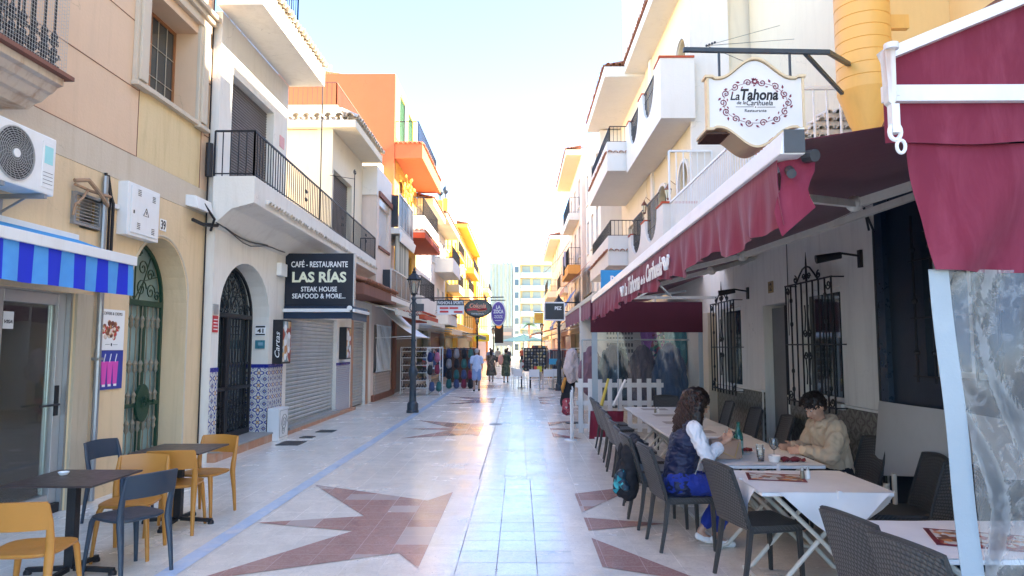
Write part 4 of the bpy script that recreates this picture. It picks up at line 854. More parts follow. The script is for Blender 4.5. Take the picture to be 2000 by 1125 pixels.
reja(7.55, 8.62, 1.14, 2.42); reja(10.95, 12.05, 1.10, 2.40)
b = MB(); b.box(XR + .12, XR + .16, 9.12, 9.93, .05, 2.3)
dd = b.build('door', pm('grey_door', (.20, .20, .20), .6), rb)
b = MB(); b.box(XR + .06, XR + .12, 9.14, 9.2, 1.2, 1.22); b.box(XR - .0, XR + .13, 9.12, 9.16, .05, 2.3); b.build('door_edge', 'black2', dd)
b = MB(); b.box(XR - .02, XR + .3, 9.10, 9.95, .0, .05); b.build('doorstep', 'stonegrey', rb)
b = MB(); b.box(XR - .012, XR - .001, 9.05 + .46, 9.05 + .64, 2.50, 2.66); nb = b.build('house_number', pm('ochre_number_tile', (.36, .24, .10), .5), label='small ochre tile with the number 12 above the grey door', cat='house number')
b = MB(); b.text('12', .11, .11, FRR((XR - .014, 9.60, 2.58)), .003, bold=.02); b.build('digits', 'black', nb)
def spot(y, z, lab):
    t = empty('wall_spotlight', (XR, y, z), lab, 'lamp', 'black spotlights on the restaurant wall')
    b = MB(); b.box(XR - .03, XR, y - .03, y + .03, z - .10, z + .08); b.tube([(XR - .02, y, z + .02), (XR - .20, y + .02, z + .05), (XR - .24, y + .03, z + .03)], .012, 6); b.build('arm', 'black', t)
    b = MB(); b.tube([(XR - .20, y + .02, z + .03), (XR - .44, y + .06, z - .01)], [.035, .045], 10); b.build('lamp_head', 'black', t)
spot(7.05, 2.66, 'black wall spotlight right of the nearer barred window'); spot(10.55, 2.58, 'black wall spotlight above the farther barred window')
b = MB(); b.tube([(XR - .02, 8.95, 3.5), (XR - .02, 8.96, 1.9)], .006, 4); b.tube([(XR - .03, 6.78, 3.4), (XR - .05, 6.9, 3.2), (XR - .02, 6.76, 2.9), (XR - .02, 6.76, .4)], .012, 5); b.tube([(XR - .03, 7.0, 3.35), (XR - .05, 6.86, 3.15), (XR - .04, 6.80, 2.9)], .012, 5); b.build('wall_cable', 'darkgrey', label='thin cables running down the white restaurant wall', cat='cable')
b = MB(); b.box(XR - .16, XR - .002, 12.30, 12.62, 0, 2.36); b.build('pilaster', 'sandpl', rb)
# navy front next door
nv = empty('navy_shopfront', (4, 5, 0), 'dark navy painted front with barred window at the right edge, behind the plastic curtain', 'shopfront')
b = MB(); wall(b, -1, XR, 1.0, 6.70, 0, 3.6, [(5.05, 6.0, 1.5, 2.75)], .35); b.box(XR + .45, 14, 1.0, 6.69, 0, 3.6); b.build('wall', pm('navy_wall_paint', (.008, .020, .038), .35, .3, 3, .1, 40), nv)
b = MB(); b.box(XR - .05, XR, 6.55, 6.68, 1.22, 3.3); b.box(XR - .05, XR, 4.7, 4.83, 1.22, 3.3); b.box(XR - .05, XR, 4.83, 6.55, 3.1, 3.3); b.build('door_frame', pm('navy_trim', (.012, .03, .055), .3, .2, 4), nv)
window(nv, -1, XR, 5.05, 6.0, 1.5, 2.75, rec=.12, frame='oldwhite', mull=1)
b = MB()
for i in range(5): y = 5.0 + i * .26; b.tube([(XR - .06, y, 1.45), (XR - .06, y, 2.9)], .012, 6); [b.ball((XR - .06, y, z), .026, 6) for z in (1.7, 2.15, 2.6)]
for z in (1.5, 2.0, 2.5): b.tube([(XR - .06, 4.95, z), (XR - .06, 6.1, z)], .010, 4)
b.build('window_bars', 'black', nv)
b = MB(); b.grid(lambda u, v: (XR - .05 - .08 * v - .02 * math.sin(u * 9), 4.3 + 2.42 * u, 1.24 - v * (.30 + .40 * u)), 30, 8, .006); b.build('draped_sheet', cloth('grey_white_dust_sheet', (.50, .48, .45), folds=.4), label='grey white sheet draped over the low wall by the navy front', cat='sheet', smooth=True)
# ------------------------------------------------------- big burgundy awning
ba = empty('burgundy_awning', (2.4, 7.5, 2.4), 'large burgundy folding-arm awning with white lettering over the restaurant tables', 'awning')
YN, YF = 3.18, 11.75
def zb(y): return 2.70 - (y - YN) / (YF - YN) * .15
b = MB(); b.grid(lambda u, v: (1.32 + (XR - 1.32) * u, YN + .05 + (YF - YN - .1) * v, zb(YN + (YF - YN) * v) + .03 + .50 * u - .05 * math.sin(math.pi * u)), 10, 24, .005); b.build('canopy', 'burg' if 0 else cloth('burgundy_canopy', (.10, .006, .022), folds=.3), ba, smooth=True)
b = MB(); b.hexa([(1.22, YN, zb(YN) - .05), (1.34, YN, zb(YN) - .05), (1.34, YF, zb(YF) - .05), (1.22, YF, zb(YF) - .05), (1.24, YN, zb(YN) + .06), (1.34, YN, zb(YN) + .08), (1.34, YF, zb(YF) + .08), (1.24, YF, zb(YF) + .06)]); bar = b.build('front_bar', 'whitemetal', ba, bevel=.008)
b = MB(); b.box(1.24, 1.335, YN - .010, YN - .002, zb(YN) - .045, zb(YN) + .065); b.tube([(1.36, YN + .05, zb(YN) - .05), (1.38, YN - .01, zb(YN) - .06)], .03, 10); b.tube([(1.30, YN + .10, zb(YN) - .10), (1.28, YN + .02, zb(YN) - .14)], .022, 10); b.build('end_cap', 'darkgrey', bar)
b = MB(); H_ = .30
def val(u, v):
    y = YN + .10 + (YF - YN - .15) * v; sc_ = .028 * math.sin(y * 5.1) + .018 * math.sin(y * 11 + 1)
    return (1.245 + .022 * u * math.sin(y * 13 + 2 * u) + .012 * u * math.sin(y * 31), y, zb(y) - .05 - (H_ + sc_ + .05 * (1 - min(1, (y - YN) / 1.2))) * u)
b.grid(val, 8, 260, .003); vl = b.build('valance', 'burg', ba, smooth=True)
b = MB(); b.grid(lambda u, v: (1.25 + .14 * v + .02 * math.sin(u * 7), YN + .12 - .06 * v, zb(YN) - .06 - (.36 - .10 * v) * u + .03 * v), 6, 6, .003); b.build('folded_corner', 'burg', vl, smooth=True)
b = MB(); b.text('La Tahona', 1.75, .17, FRR((1.205, 8.60, 2.435)) @ Matrix.Identity(4), .004, shear=.3, bold=.02) if 0 else None
Lf = Matrix(((0, 0, -1, 1.212), (-1, 0, 0, 0), (0, 1, 0, 0), (0, 0, 0, 1)))
def lt(t, w_, h_, y, z, **k): m = Lf.copy(); m[1][3] = 5.55 + (y - 6.55) * .70; m[2][3] = z + .02; b.text(t, w_ * .70, h_ * 1.12, m, .004, **k)
lt('La', .26, .13, 9.82, 2.385, shear=.3, bold=.02); lt('Tahona', 1.05, .17, 9.05, 2.405, shear=.25, bold=.02); lt('de la', .32, .07, 8.28, 2.385, shear=.25, bold=.015); lt('Carihuela', 1.05, .15, 7.50, 2.425, shear=.25, bold=.02)
for (y, sg) in ((10.25, 1), (10.10, -1), (6.80, 1), (6.62, -1)):
    y = 5.55 + (y - 6.55) * .70; b.tube([(1.206, y + q * .07, 2.42 + (.02 if y < 7 else -.02) + .05 * math.sin(q * 2.6) * sg) for q in (-1, -.5, 0, .5, 1)], [.004, .014, .008, .016, .004], 6); b.tube([(p[0], p[1], p[2] + (.05 if y < 7 else .01)) for p in spiral((1.206, y, 2.40), .055, 1.2, 0, 10, 'yz', sg)], .009, 5)
b.build('lettering', 'lettering', vl)
def arm(yw, ye, yf, lab=None):
    b = MB(); e = (2.40, ye, zb(ye) + .10); b.tube([(XR - .03, yw, 3.06), e], .040, 4); b.tube([e, (1.36, yf, zb(yf) - .06)], .034, 4); b.ball(e, .06, 10)
    b.tube([(XR - .02, yw - .05, 3.10), (XR - .25, yw, 2.98)], .05, 6); return b.build('folding_arm', 'offtube', ba, smooth=False)
arm(3.9, 4.9, 3.9); arm(10.2, 8.6, 10.9); arm(5.6, 7.4, 8.6)
b = MB(); b.tube([(XR - .08, 3.1, 3.26), (XR - .08, YF, 3.08)], .05, 8); b.tube([(1.45, 12.2, 2.62), (XR, 12.2, 2.62)], .035, 4); b.tube([(2.1, 12.2, 2.62), (2.42, 11.9, 2.82)], .018, 4); b.tube([(2.7, 12.2, 2.62), (2.42, 11.9, 2.82)], .018, 4); b.build('roller_bar', 'offtube', ba)
# neighbour's burgundy awning farther on
na = empty('burgundy_awning', (2.4, 17, 2.6), 'smaller burgundy awning of the next premises, beyond the lettered awning', 'awning')
b = MB(); b.grid(lambda u, v: (1.50 + 2.5 * u, 13.1 + 8.4 * v, 2.74 + .45 * u), 4, 12, .006); b.build('canopy', 'burg', na, smooth=True)
b = MB(); b.box(1.42, 1.50, 13.1, 21.6, 2.69, 2.79); b.build('front_bar', 'creamcloth', na, bevel=.01)
b = MB(); b.grid(lambda u, v: (1.44 + .014 * u * math.sin(v * 90), 13.12 + 8.4 * v, 2.70 - (.36 + .02 * math.sin(v * 50)) * u), 4, 120, .004); b.build('valance', 'burg', na, smooth=True)
b = MB(); b.tube([(1.5, 14.5, 2.66), (4.1, 14.5, 3.0)], .03, 4); b.tube([(1.5, 20.5, 2.66), (4.1, 20.5, 3.0)], .03, 4); b.build('arm', 'whitemetal', na)
# rear wind screen : dark cloth, clear plastic, burgundy skirt
rs_ = empty('wind_screen', (2.4, 12.75, .1), 'clear plastic wind screen with dark cloth top closing the far end of the terrace', 'wind screen')
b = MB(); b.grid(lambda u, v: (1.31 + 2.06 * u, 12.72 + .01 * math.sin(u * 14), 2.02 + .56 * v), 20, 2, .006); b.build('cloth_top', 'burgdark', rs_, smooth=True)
b = MB(); b.grid(lambda u, v: (1.44 + 1.84 * u, 12.74 + .02 * math.sin(u * 11 + v * 2), .62 + 1.40 * v), 24, 12); b.build('plastic_panel', 'plastic', rs_, smooth=True)
b = MB(); b.box(1.33, 1.435, 12.73, 12.745, .60, 2.02); b.box(3.285, 3.36, 12.73, 12.745, .6, 2.02); b.box(1.80, 1.815, 12.728, 12.738, .62, 2.02); b.build('plastic_border', 'plasticedge', rs_)
b = MB(); b.grid(lambda u, v: (1.29 + .60 * u - .03 * (1 - v), 12.66 + .015 * math.sin(u * 12), .10 + .50 * v), 10, 4, .006); b.build('skirt', 'burg', rs_, smooth=True)
b = MB(); b.box(1.36, 1.86, 12.60, 12.66, .105, .135); b.tube([(1.40, 12.78, 0), (1.40, 12.78, 2.6)], .02, 8); b.build('screen_bar', 'whitemetal', rs_)
# near wind screen (cuts the right edge of the view)
ns = empty('side_screen', (2.6, 3, .1), 'burgundy side curtain with crinkled clear plastic below, nearest right', 'awning')
YS = 3.0
def gab(u, v):   # gable between sloping top bar and horizontal bar
    x = 1.625 + 2.6 * u; zt = 3.02 + .26 * (x - 1.625) / .62; return (x, YS, 2.885 + (zt - 2.885) * v)
b = MB(); b.grid(lambda u, v: (gab(u, v)[0], YS + .006 * math.sin(u * 25 + v * 3), gab(u, v)[2]), 24, 4, .004); b.build('gable_cloth', 'burg', ns, smooth=True)
b = MB(); b.tube([(1.60, YS - .03, 3.025), (4.2, YS - .03, 4.10)], .034, 4); b.build('sloping_bar', 'whitemetal', ns)
b = MB(); b.box(1.60, 4.2, YS - .045, YS - .01, 2.822, 2.895); b.box(1.645, 1.665, YS - .05, YS - .045, 2.845, 2.86); b.build('horizontal_bar', 'whitemetal', ns, bevel=.004)
b = MB(); b.grid(lambda u, v: (1.615 + 2.6 * u, YS - .004 + .012 * math.sin(u * 22) * (1 - v), 2.645 + .185 * v + .006 * math.sin(u * 31) * (1 - v)), 40, 4, .004); b.build('upper_valance', 'burg', ns, smooth=True)
b = MB()
def drape(u, v): x = 1.72 + .085 * v + 2.5 * u; f = .030 * math.sin((u * 7 + v * 1.6) * 3) + .012 * math.sin((u * 16 + v * 3) * 3); return (x, YS + .03 + f * (.3 + v), 2.66 - .575 * v - .03 * math.sin(u * 2))
b.grid(drape, 60, 16, .004); b.build('curtain', 'burg', ns, smooth=True)
b = MB(); xl = lambda z: 1.795 + (2.09 - z) * .056
b.grid(lambda u, v: (xl(2.09 - 1.9 * v) + .088 * u * (1 + .15 * v), YS + .035 + .006 * math.sin(v * 14), 2.09 - 1.9 * v), 2, 24, .003); b.build('plastic_border', 'plasticedge', ns, smooth=True)
b = MB(); b.grid(lambda u, v: (xl(2.09 - 1.9 * v) + .086 + 2.4 * u, YS + .035 + .012 * math.sin(u * 70 + 3 * math.sin(v * 9)) * math.exp(-u * 7) + .02 * math.sin(u * 13 + v * 8 + 2 * math.sin(v * 5)), 2.09 - 1.9 * v), 160, 80); b.build('plastic_panel', 'plasticwavy', ns, smooth=True)
hk = empty('awning_hook', (1.6, 2.93, 2.6), 'rusty white bracket and hanging ring at the corner of the side curtain', 'bracket')
b = MB(); b.prism([(1.578, 3.03), (1.60, 3.045), (1.626, 3.03), (1.622, 2.81), (1.606, 2.78), (1.586, 2.80)], 'y', 2.90, 2.945); b.build('bracket_plate', 'rustwhite', hk, bevel=.006)
b = MB(); b.box(1.59, 1.622, 2.885, 2.925, 2.66, 2.785); b.tube([(1.606 + .024 * math.cos(a * math.pi / 8), 2.90, 2.665 + .034 * math.sin(a * math.pi / 8)) for a in range(17)], .010, 6); b.build('ring', 'whitemetal', hk, smooth=True); b = MB(); b.tube([(1.628 + .018 * math.cos(a * math.pi / 8), 2.90, 2.602 + .028 * math.sin(a * math.pi / 8)) for a in range(17)], .008, 6); b.tube([(1.606, 2.90, 3.03), (1.606, 2.90, 3.055)], .03, 10); b.build('ring', 'whitemetal', hk, smooth=True)
# terrace railing, pipe, yellow volume on the roof
b = MB(); rail_run(b, (3.56, 9.75), (3.56, 16.15), 4.1, 5.14, .13, .014); b.build('terrace_railing', 'whitemetal', label='long white bar railing on the restaurant roof above the burgundy awning', cat='railing')
b = MB(); rail_run(b, (3.58, 16.22), (4.6, 16.22), 4.1, 6.42, .16, .016); b.build('end_railing', 'whitemetal', label='tall white end railing at the far side of the restaurant roof', cat='railing')
b = MB(); rail_run(b, (3.62, 9.6), (4.75, 9.6), 4.1, 5.42, .20, .016); b.build('cross_railing', 'whitemetal', label='white railing behind the oval restaurant sign, beside the yellow duct', cat='railing')
yv = empty('yellow_building', (8, 12, 0), 'plain yellow upper storey set back behind the duct, top right, with an added unseen shading block', 'building')
b = MB(); b.box(5.40, 14, 9.8, 10.7, 4.105, 13.5); b.box(6.3, 14, -6, 9.795, 3.605, 16); b.build('wall', pm('warm_yellow_plaster', (.86, .58, .24), .85, .07, 1.3, .2, 28, stain=((.7, .45, .2), .2), bd=.006), yv)  # second box: unseen tall block, added to keep the left facades in shade
b = MB(); b.box(5.62, 14, 10.72, 16.28, 4.105, 14.0); b.build('set_back_wall', plaster('deep_cream_plaster', (.70, .60, .43), (.5, .4, .28), .14), yv)  # one even cream, deeper than the other cream walls
b = MB(); b.box(5.28, 5.398, 9.9, 10.4, 4.105, 12); b.build('pilaster', 'brownpl', yv)  # brown strip painted for the shadow gap beside the yellow wall, no pilaster
dp = empty('duct', (4.25, 8.3, 4.1), 'large yellow painted spiral ventilation duct rising from the restaurant roof', 'duct')
b = MB(); prof = [(.15, 4.42), (.17, 4.45)]
b.lathe([(.14, 4.36), (.20, 4.50), (.26, 4.70), (.315, 4.86)], (4.25, 8.3, 0), 28); b.build('tapered_elbow', 'pipeyel', dp, smooth=True)
b = MB(); pr = []; z = 4.86
while z < 9: pr += [(.315, z), (.315, z + .135), (.307, z + .142), (.315, z + .15)]; z += .152
b.lathe(pr, (4.25, 8.3, 0), 32); b.build('duct_pipe', 'pipeyel', dp, smooth=True)
b = MB(); b.box(4.20, 4.95, 8.5, 8.58, 5.90, 5.96); b.box(4.5, 4.95, 8.5, 8.58, 5.78, 5.90); b.build('bracket', 'pipeyel', dp)
b = MB(); b.lathe([(.2, 3.67), (.14, 3.75), (.14, 4.38)], (4.25, 8.3, 0), 20); b.build('flange', 'pipeyel', dp)
st = empty('tile_stack', (4.5, 10.3, 4.1), 'stepped rows of old roof tiles behind the white railing', 'roof tiles')
b = MB()
for k in range(7): tile_row(b, (4.0 + .13 * k, 10.6), (5.2, 10.6), (0, -1), 4.62 + k * .13, r=.06, L=.5, slope=.15, sp=.14); b.box(4.0 + .13 * k, 5.2, 10.6, 11.1, 4.5 + k * .13 + .05, 4.62 + k * .13)
b.build('tiles', 'whitetile', st)
b = MB(); b.box(3.95, 4.3, 11.3, 11.36, 4.1, 5.35); b.build('red_board', 'redpl', label='dark red board behind the terrace railing', cat='board')
b = MB(); b.prism([(2.86, 3.84), (3.95, 4.60), (5.2, 4.60), (5.2, 3.84)], 'y', 4.6, 4.72); b.build('brown_canopy', 'brownpl', label='dark brown canopy corner above the side curtain, top right', cat='canopy')
# ---------------------------------------------------------- oval restaurant sign
sg = empty('hanging_sign', (2.55, 7.2, 3.9), 'white shaped hanging sign reading La Tahona de la Carihuela Restaurante in an ochre frame', 'sign')
Y = 7.2; cx = 2.52; cz = 4.345; W2 = .505
def top(t): a = abs(t); return .255 + .215 * (math.cos(min(1, a / .78) * math.pi) * .5 + .5) + (.02 if a > .9 else 0)
def outline(k=1., kz=1.): 
    pts = []; n = 32
    for i in range(n + 1): t = -1 + 2 * i / n; pts.append((cx + t * W2 * k, cz + top(t) * kz))
    for i in range(n + 1): t = 1 - 2 * i / n; pts.append((cx + t * W2 * k, cz - top(t) * kz))
    return pts
b = MB(); b.prism(outline(.985, .985), 'y', Y, Y + .06); b.build('sign_face', 'lettering', sg)
def rim(sgn):
    b = MB(); n = 40; o = []
    for i in range(n + 1): t = -1.06 + 2.12 * i / n; o.append((cx + t * W2, cz + sgn * top(max(-1, min(1, t)))))
    for (p, q) in zip(o, o[1:]): D_ = .12 if sgn > 0 else .40; b.hexa([(p[0], Y - .03, p[1]), (q[0], Y - .03, q[1]), (q[0], Y + D_, q[1]), (p[0], Y + D_, p[1]), (p[0], Y - .03, p[1] + sgn * .025), (q[0], Y - .03, q[1] + sgn * .025), (q[0], Y + D_, q[1] + sgn * .025), (p[0], Y + D_, p[1] + sgn * .025)])
    return b
rim(1).build('frame_top', 'paleyel', sg); rim(-1).build('frame_bottom', 'darkwood' if 0 else 'paleyel', sg)
b = MB(); b.box(cx - W2 - .012, cx - W2 + .01, Y - .02, Y + .08, cz - .27, cz + .27); b.box(cx + W2 - .01, cx + W2 + .012, Y - .02, Y + .08, cz - .27, cz + .27); b.build('frame_side', 'paleyel', sg)
b = MB()
for i in range(9): b.box(cx - W2 - .01, cx - W2 + .26, Y + .03 + i * .045, Y + .055 + i * .045, cz - .33, cz - .305)
b.build('underside_slats', 'darkwood', sg)
b = MB(); yb = Y - .004; T = lambda x, z: FR((x, Y - .001, z))
b.text('La', .10, .09, T(cx - .215, cz + .075), .004, shear=.25, bold=.015); b.text('Tahona', .40, .125, T(cx + .045, cz + .09), .004, shear=.2, bold=.03); b.text('de la', .095, .038, T(cx - .15, cz + .003), .003, shear=.25, bold=.012); b.text('Carihuela', .28, .058, T(cx + .045, cz + .0), .003, shear=.2, bold=.012); b.text('Restaurante', .23, .032, T(cx, cz - .085), .003, bold=.01)
b.box(cx - .21, cx - .02, Y - .004, Y - .0005, cz - .046, cz - .042); b.box(cx + .02, cx + .21, Y - .004, Y - .0005, cz - .050, cz - .046); b.ball((cx, Y - .002, cz - .047), (.007, .003, .007), 8)
b.build('lettering', 'black', sg)
b = MB()
def leaf(x, z, a, L=.04, w_=.012): 
    c, s_ = math.cos(a), math.sin(a); q = [(0, 0), (L * .4, w_), (L, 0), (L * .4, -w_)]; b.prism([(x + c * u - s_ * v, z + s_ * u + c * v) for u, v in q], 'y', Y - .005, Y - .0008)
for k in range(10): leaf(cx + .012 * math.cos(k * .628), cz + .235 + .012 * math.sin(k * .628), k * .628, .030, .009)
for q in range(14):
    t = 2 * math.pi * (q + .5) / 14 + math.pi / 2
    ex, ez = cx + .345 * math.cos(t), cz + .225 * math.sin(t)
    if abs(ex - cx) < .04 and ez > cz: continue
    hnd = 1 if q % 2 else -1
    b.tube([(p[0], Y - .003, p[2]) for p in spiral((ex, Y, ez), .042, 1.4, t + 1.5, 14, 'xz', hnd)], .0052, 5)
    nx, nz_ = cx + .375 * math.cos(t + .22), cz + .245 * math.sin(t + .22); leaf(nx, nz_, t + 1.2, .045, .012); leaf(cx + .31 * math.cos(t + .2), cz + .195 * math.sin(t + .2), t + 2.2, .035, .008)
b.tube([(cx + .34 * math.cos(a * .1257), Y - .0025, cz + .222 * math.sin(a * .1257)) for a in range(51)], .0022, 4)
b.build('scroll_wreath', pm('maroon_print', (.22, .015, .05), .5), sg)
b = MB(); b.tube([(1.78, Y + .05, 4.955), (3.34, Y + .05, 4.92), (3.98, 8.12, 5.15)], .032, 4); b.tube([(3.08, Y + .05, 4.92), (3.90, 8.15, 4.80)], .026, 4); b.tube([(2.16, Y + .05, 4.94), (2.16, Y + .05, 4.60)], .016, 4); b.tube([(2.92, Y + .05, 4.92), (2.92, Y + .05, 4.60)], .016, 4); b.build('bracket_arm', 'lampiron', sg)
b = MB()
for (x1, y1, z1) in ((3.7, 9.5, 6.3), (3.9, 9.5, 6.1), (3.8, 9.5, 5.5)): b.tube([(2.03, Y + .05, 5.0), (x1, y1, z1)], .0035, 4)
for i in range(4): b.ball((2.03 + .03 * i, Y + .05, 5.0 + .012 * i), .014, 6)
b.build('stay_wires', 'lampiron', sg)
# ---------------------------------------------------------- picket fences
def picket(p, q, z0, z1, lab, n):
    t = empty('picket_fence', (p[0], p[1], 0), lab, 'fence', 'white picket fences at the terrace end'); P, Q = Vector((*p, 0)), Vector((*q, 0)); dr_ = (Q - P).normalized(); nn = Vector((-dr_.y, dr_.x, 0))
    b = MB()
    def bd(a, c, za, zb_, off, w_=.0):
        o = nn * off; t_ = nn * .018; b.hexa([a + o + V(0, 0, za), c + o + V(0, 0, za), c + o + t_ + V(0, 0, za), a + o + t_ + V(0, 0, za), a + o + V(0, 0, zb_), c + o + V(0, 0, zb_), c + o + t_ + V(0, 0, zb_), a + o + t_ + V(0, 0, zb_)])
    for z in (z1 - .12, z0 + .12, (z0 + z1) / 2 + .05): bd(P, Q, z - .045, z + .045, .02)
    b.build('fence_rail', 'whitewood', t, bevel=.003)
    for i in range(n):
        b = MB(); a = P.lerp(Q, (i + .5) / n); bd(a - dr_ * .045, a + dr_ * .045, z0 + random.uniform(-.01, .01), z1 + random.uniform(-.01, .01), 0); b.build('picket', 'whitewood', t, bevel=.004)
picket((1.10, 13.62), (2.82, 13.62), .10, 1.13, 'long white picket fence panel behind the plastic wind screen', 9)
picket((1.02, 13.1), (1.06, 13.9), .02, .98, 'short white picket fence end facing the street', 3)
b = MB(); b.lathe([(.13, .0), (.13, .012), (.02, .02), (.017, .9)], (.98, 13.25, 0), 16); b.build('fence_post', 'whitemetal', label='white round-based post at the street end of the picket fence', cat='post')
# =================================================================== LEFT FACADES FARTHER ON
def mass(b, s, X, y0, y1, z0, z1, t=.35, dep=8): b.box(X - s * t, X - s * dep, y0 + .004, y1 - .004, z0, z1 - .01)
# salmon building
sb = empty('salmon_building', (-6, 23, 0), 'salmon and white building with black panelled balconies beyond the white building', 'building')
X3 = -4.3
b = MB(); wall(b, 1, X3, 20.62, 23.0, 3.5, 6.35, [(20.95, 22.5, 4.85, 6.1)], .4); b.box(-12, X3 - .4, 20.62, 23, 3.9, 7.2); b.build('wall', 'pinkish', sb)
b = MB(); b.box(-12, X3 + .0, 20.56, 23.0, 6.352, 7.25); b.build('parapet', 'offwhite', sb)
b = MB(); b.box(X3 - .1, X3 + .06, 20.8, 23.0, 6.36, 6.52); b.box(X3, X3 + .05, 20.85, 22.6, 4.76, 4.84); b.build('cornice', 'brownpl', sb)
b = MB(); b.box(X3 - .3, X3 + .006, 20.9, 22.55, 6.11, 6.35); b.build('mosaic_panel', azulejo('sand_mosaic', (.62, .50, .36), (.5, .36, .24), (.4, .3, .2), (.55, .45, .34), .07), sb)
roller(sb, X3 - .10, 20.95, 22.5, 4.86, 6.1, 'whiteblind', .05, 'window_blind')
b = MB(); wall(b, 1, -4.75, 22.2, 26.0, 0, 7.4, [(22.6, 25.2, .2, 2.5), (23.2, 25.3, 3.4, 5.1), (23.4, 25.0, 5.8, 7.2)], .4); mass(b, 1, -4.75, 22.2, 26, 0, 7.35, .4); b.build('wall', 'pinkish', sb)
window(sb, 1, -4.75, 23.2, 25.3, 3.4, 5.1); window(sb, 1, -4.75, 23.4, 25.0, 5.8, 7.2)
def panel_balcony(y0, y1, z0, z1, ztop, nm):
    o = balcony(sb, 1, -4.75, -4.0, y0, y1, z0, z1, 'offwhite')
    b = MB(); n = 4
    for i in range(n): a = y0 + .04 + (y1 - y0 - .08) * i / n; c = y0 + .04 + (y1 - y0 - .08) * (i + 1) / n; b.box(-4.06, -4.045, a + .012, c - .012, z1 + .02, ztop - .03)
    b.box(-4.75, -4.07, y0 + .04, y0 + .055, z1 + .02, ztop - .03); b.build('black_panel', pm('black_panel', (.02, .022, .03), .4), o)
    r = MB(); rail_run(r, (-4.04, y0 + .04), (-4.04, y1 - .04), z1, ztop, (y1 - y0) / 4.0, .014); r.build('railing', 'alu', o); return o
panel_balcony(22.9, 25.95, 5.55, 5.75, 6.9, 0); panel_balcony(21.6, 25.6, 3.2, 3.36, 4.22, 0)
b = MB(); b.hexa([(-4.0, 22.9, 5.28), (-3.97, 22.9, 5.28), (-3.97, 25.9, 5.28), (-4.0, 25.9, 5.28), (-4.0, 22.9, 5.55), (-3.9, 22.9, 5.58), (-3.9, 25.9, 5.58), (-4.0, 25.9, 5.55)]); b.build('awning_box', 'whitemetal', sb)
b = MB()
for k, y in enumerate([23.15 + .16 * i for i in range(13)]): b.tube([(-4.12 - .03 * (k % 2), y, 3.95), (-4.12 - .03 * (k % 2), y, 5.5)], .075, 6)
b.build('balcony_curtain', stripes('striped_curtain', (.60, .54, .42), (.32, .30, .24), 'y', .5), label='beige striped curtain hanging in the lower salmon balcony', cat='curtain', smooth=True)
b = MB(); b.box(-4.75, -4.68, 22.6, 25.2, .2, .9); b.build('tile_dado', azulejo('beige_tiles', (.50, .42, .36), (.42, .34, .28), (.4, .3, .24), (.5, .4, .36), .2), sb)
b = MB(); b.box(-4.76, -4.66, 22.3, 26.0, .0, .2); b.box(-4.72, -4.60, 25.7, 26.0, 0.2, 2.8); b.build('plinth', 'brownpl', sb)
gr = empty('window_grille', (-4.7, 24, .9), 'white iron window grille of wavy bars on the salmon building ground floor', 'grille')
b = MB()
for i in range(12): y = 22.7 + i * .21; b.tube([(-4.66, y + .05 * math.sin(k * 1.3 + i), .95 + k * .19) for k in range(9)], .018, 5)
b.tube([(-4.66, 22.62, .95), (-4.66, 25.15, .95)], .025, 4); b.tube([(-4.66, 22.62, 2.48), (-4.66, 25.15, 2.48)], .025, 4); b.build('bars', 'whitemetal', gr)
b = MB(); b.box(-4.95, -4.9, 22.6, 25.2, .9, 2.5); b.build('pane', pm('pale_pane', (.10, .10, .10), .3), gr)
# drop-arm awning
da = empty('white_awning', (-4, 24, 2.3), 'off white drop awning hanging at a steep angle over the left shops', 'awning')
b = MB(); b.grid(lambda u, v: (-4.62 + 1.25 * u, 22.6 + 3.3 * v, 3.12 - 1.02 * u - .10 * math.sin(u * math.pi)), 10, 6, .006); b.build('canopy', 'whitecloth', da, smooth=True)
b = MB(); b.tube([(-4.7, 22.6, 2.05), (-3.37, 22.6, 2.11)], .015, 5); b.tube([(-4.7, 25.9, 2.05), (-3.37, 25.9, 2.11)], .015, 5); b.tube([(-3.37, 22.55, 2.10), (-3.37, 25.95, 2.10)], .025, 6); b.box(-4.72, -4.58, 22.5, 26.0, 3.08, 3.22); b.build('arm', 'whitemetal', da)
ln = empty('shop_awning', (-4, 28, 2.7), 'cream folded awnings over the left shoe shops', 'awning')
b = MB()
for (y0, y1, xo, z) in ((20.6, 25.0, -3.7, 2.86), (26.2, 32.0, -3.5, 2.75)): b.hexa([(-4.7, y0, z + .25), (xo, y0, z - .04), (xo, y1, z - .04), (-4.7, y1, z + .25), (-4.7, y0, z + .29), (xo, y0, z + .0), (xo, y1, z + .0), (-4.7, y1, z + .29)]); b.box(xo - .0, xo + .07, y0, y1, z - .14, z + .02)
b.build('canopy', 'creamcloth', ln)
# ---- orange building
ob = empty('orange_building', (-7, 29, 0), 'tall orange end wall with yellow street front and red balconies', 'building')
XO = -4.8
b = MB(); b.box(-13.5, XO - .36, 26.02, 26.4, 3, 12.35); b.box(XO - .36, XO, 26.02, 26.3, 6.0, 12.35); b.build('end_wall', 'orange', ob)
b = MB(); wall(b, 1, XO, 26.3, 31.9, 0, 12.32, [(26.9, 28.3, 9.75, 11.9), (29.3, 30.6, 9.75, 11.9), (27.2, 28.4, 6.8, 8.7), (29.4, 30.6, 6.8, 8.7), (27.0, 31.3, .2, 2.7), (27.2, 28.4, 3.9, 5.7), (29.4, 30.6, 3.9, 5.7)], .36); mass(b, 1, XO, 26.4, 31.9, 0, 12.3, .36); b.build('wall', 'yellow', ob)
for y in ((26.9, 28.3), (29.3, 30.6)): window(ob, 1, XO, *y, 9.75, 11.9, rec=.1, frame='whitewood', shutter=pm('green_shutter', (.12, .28, .16), .5))
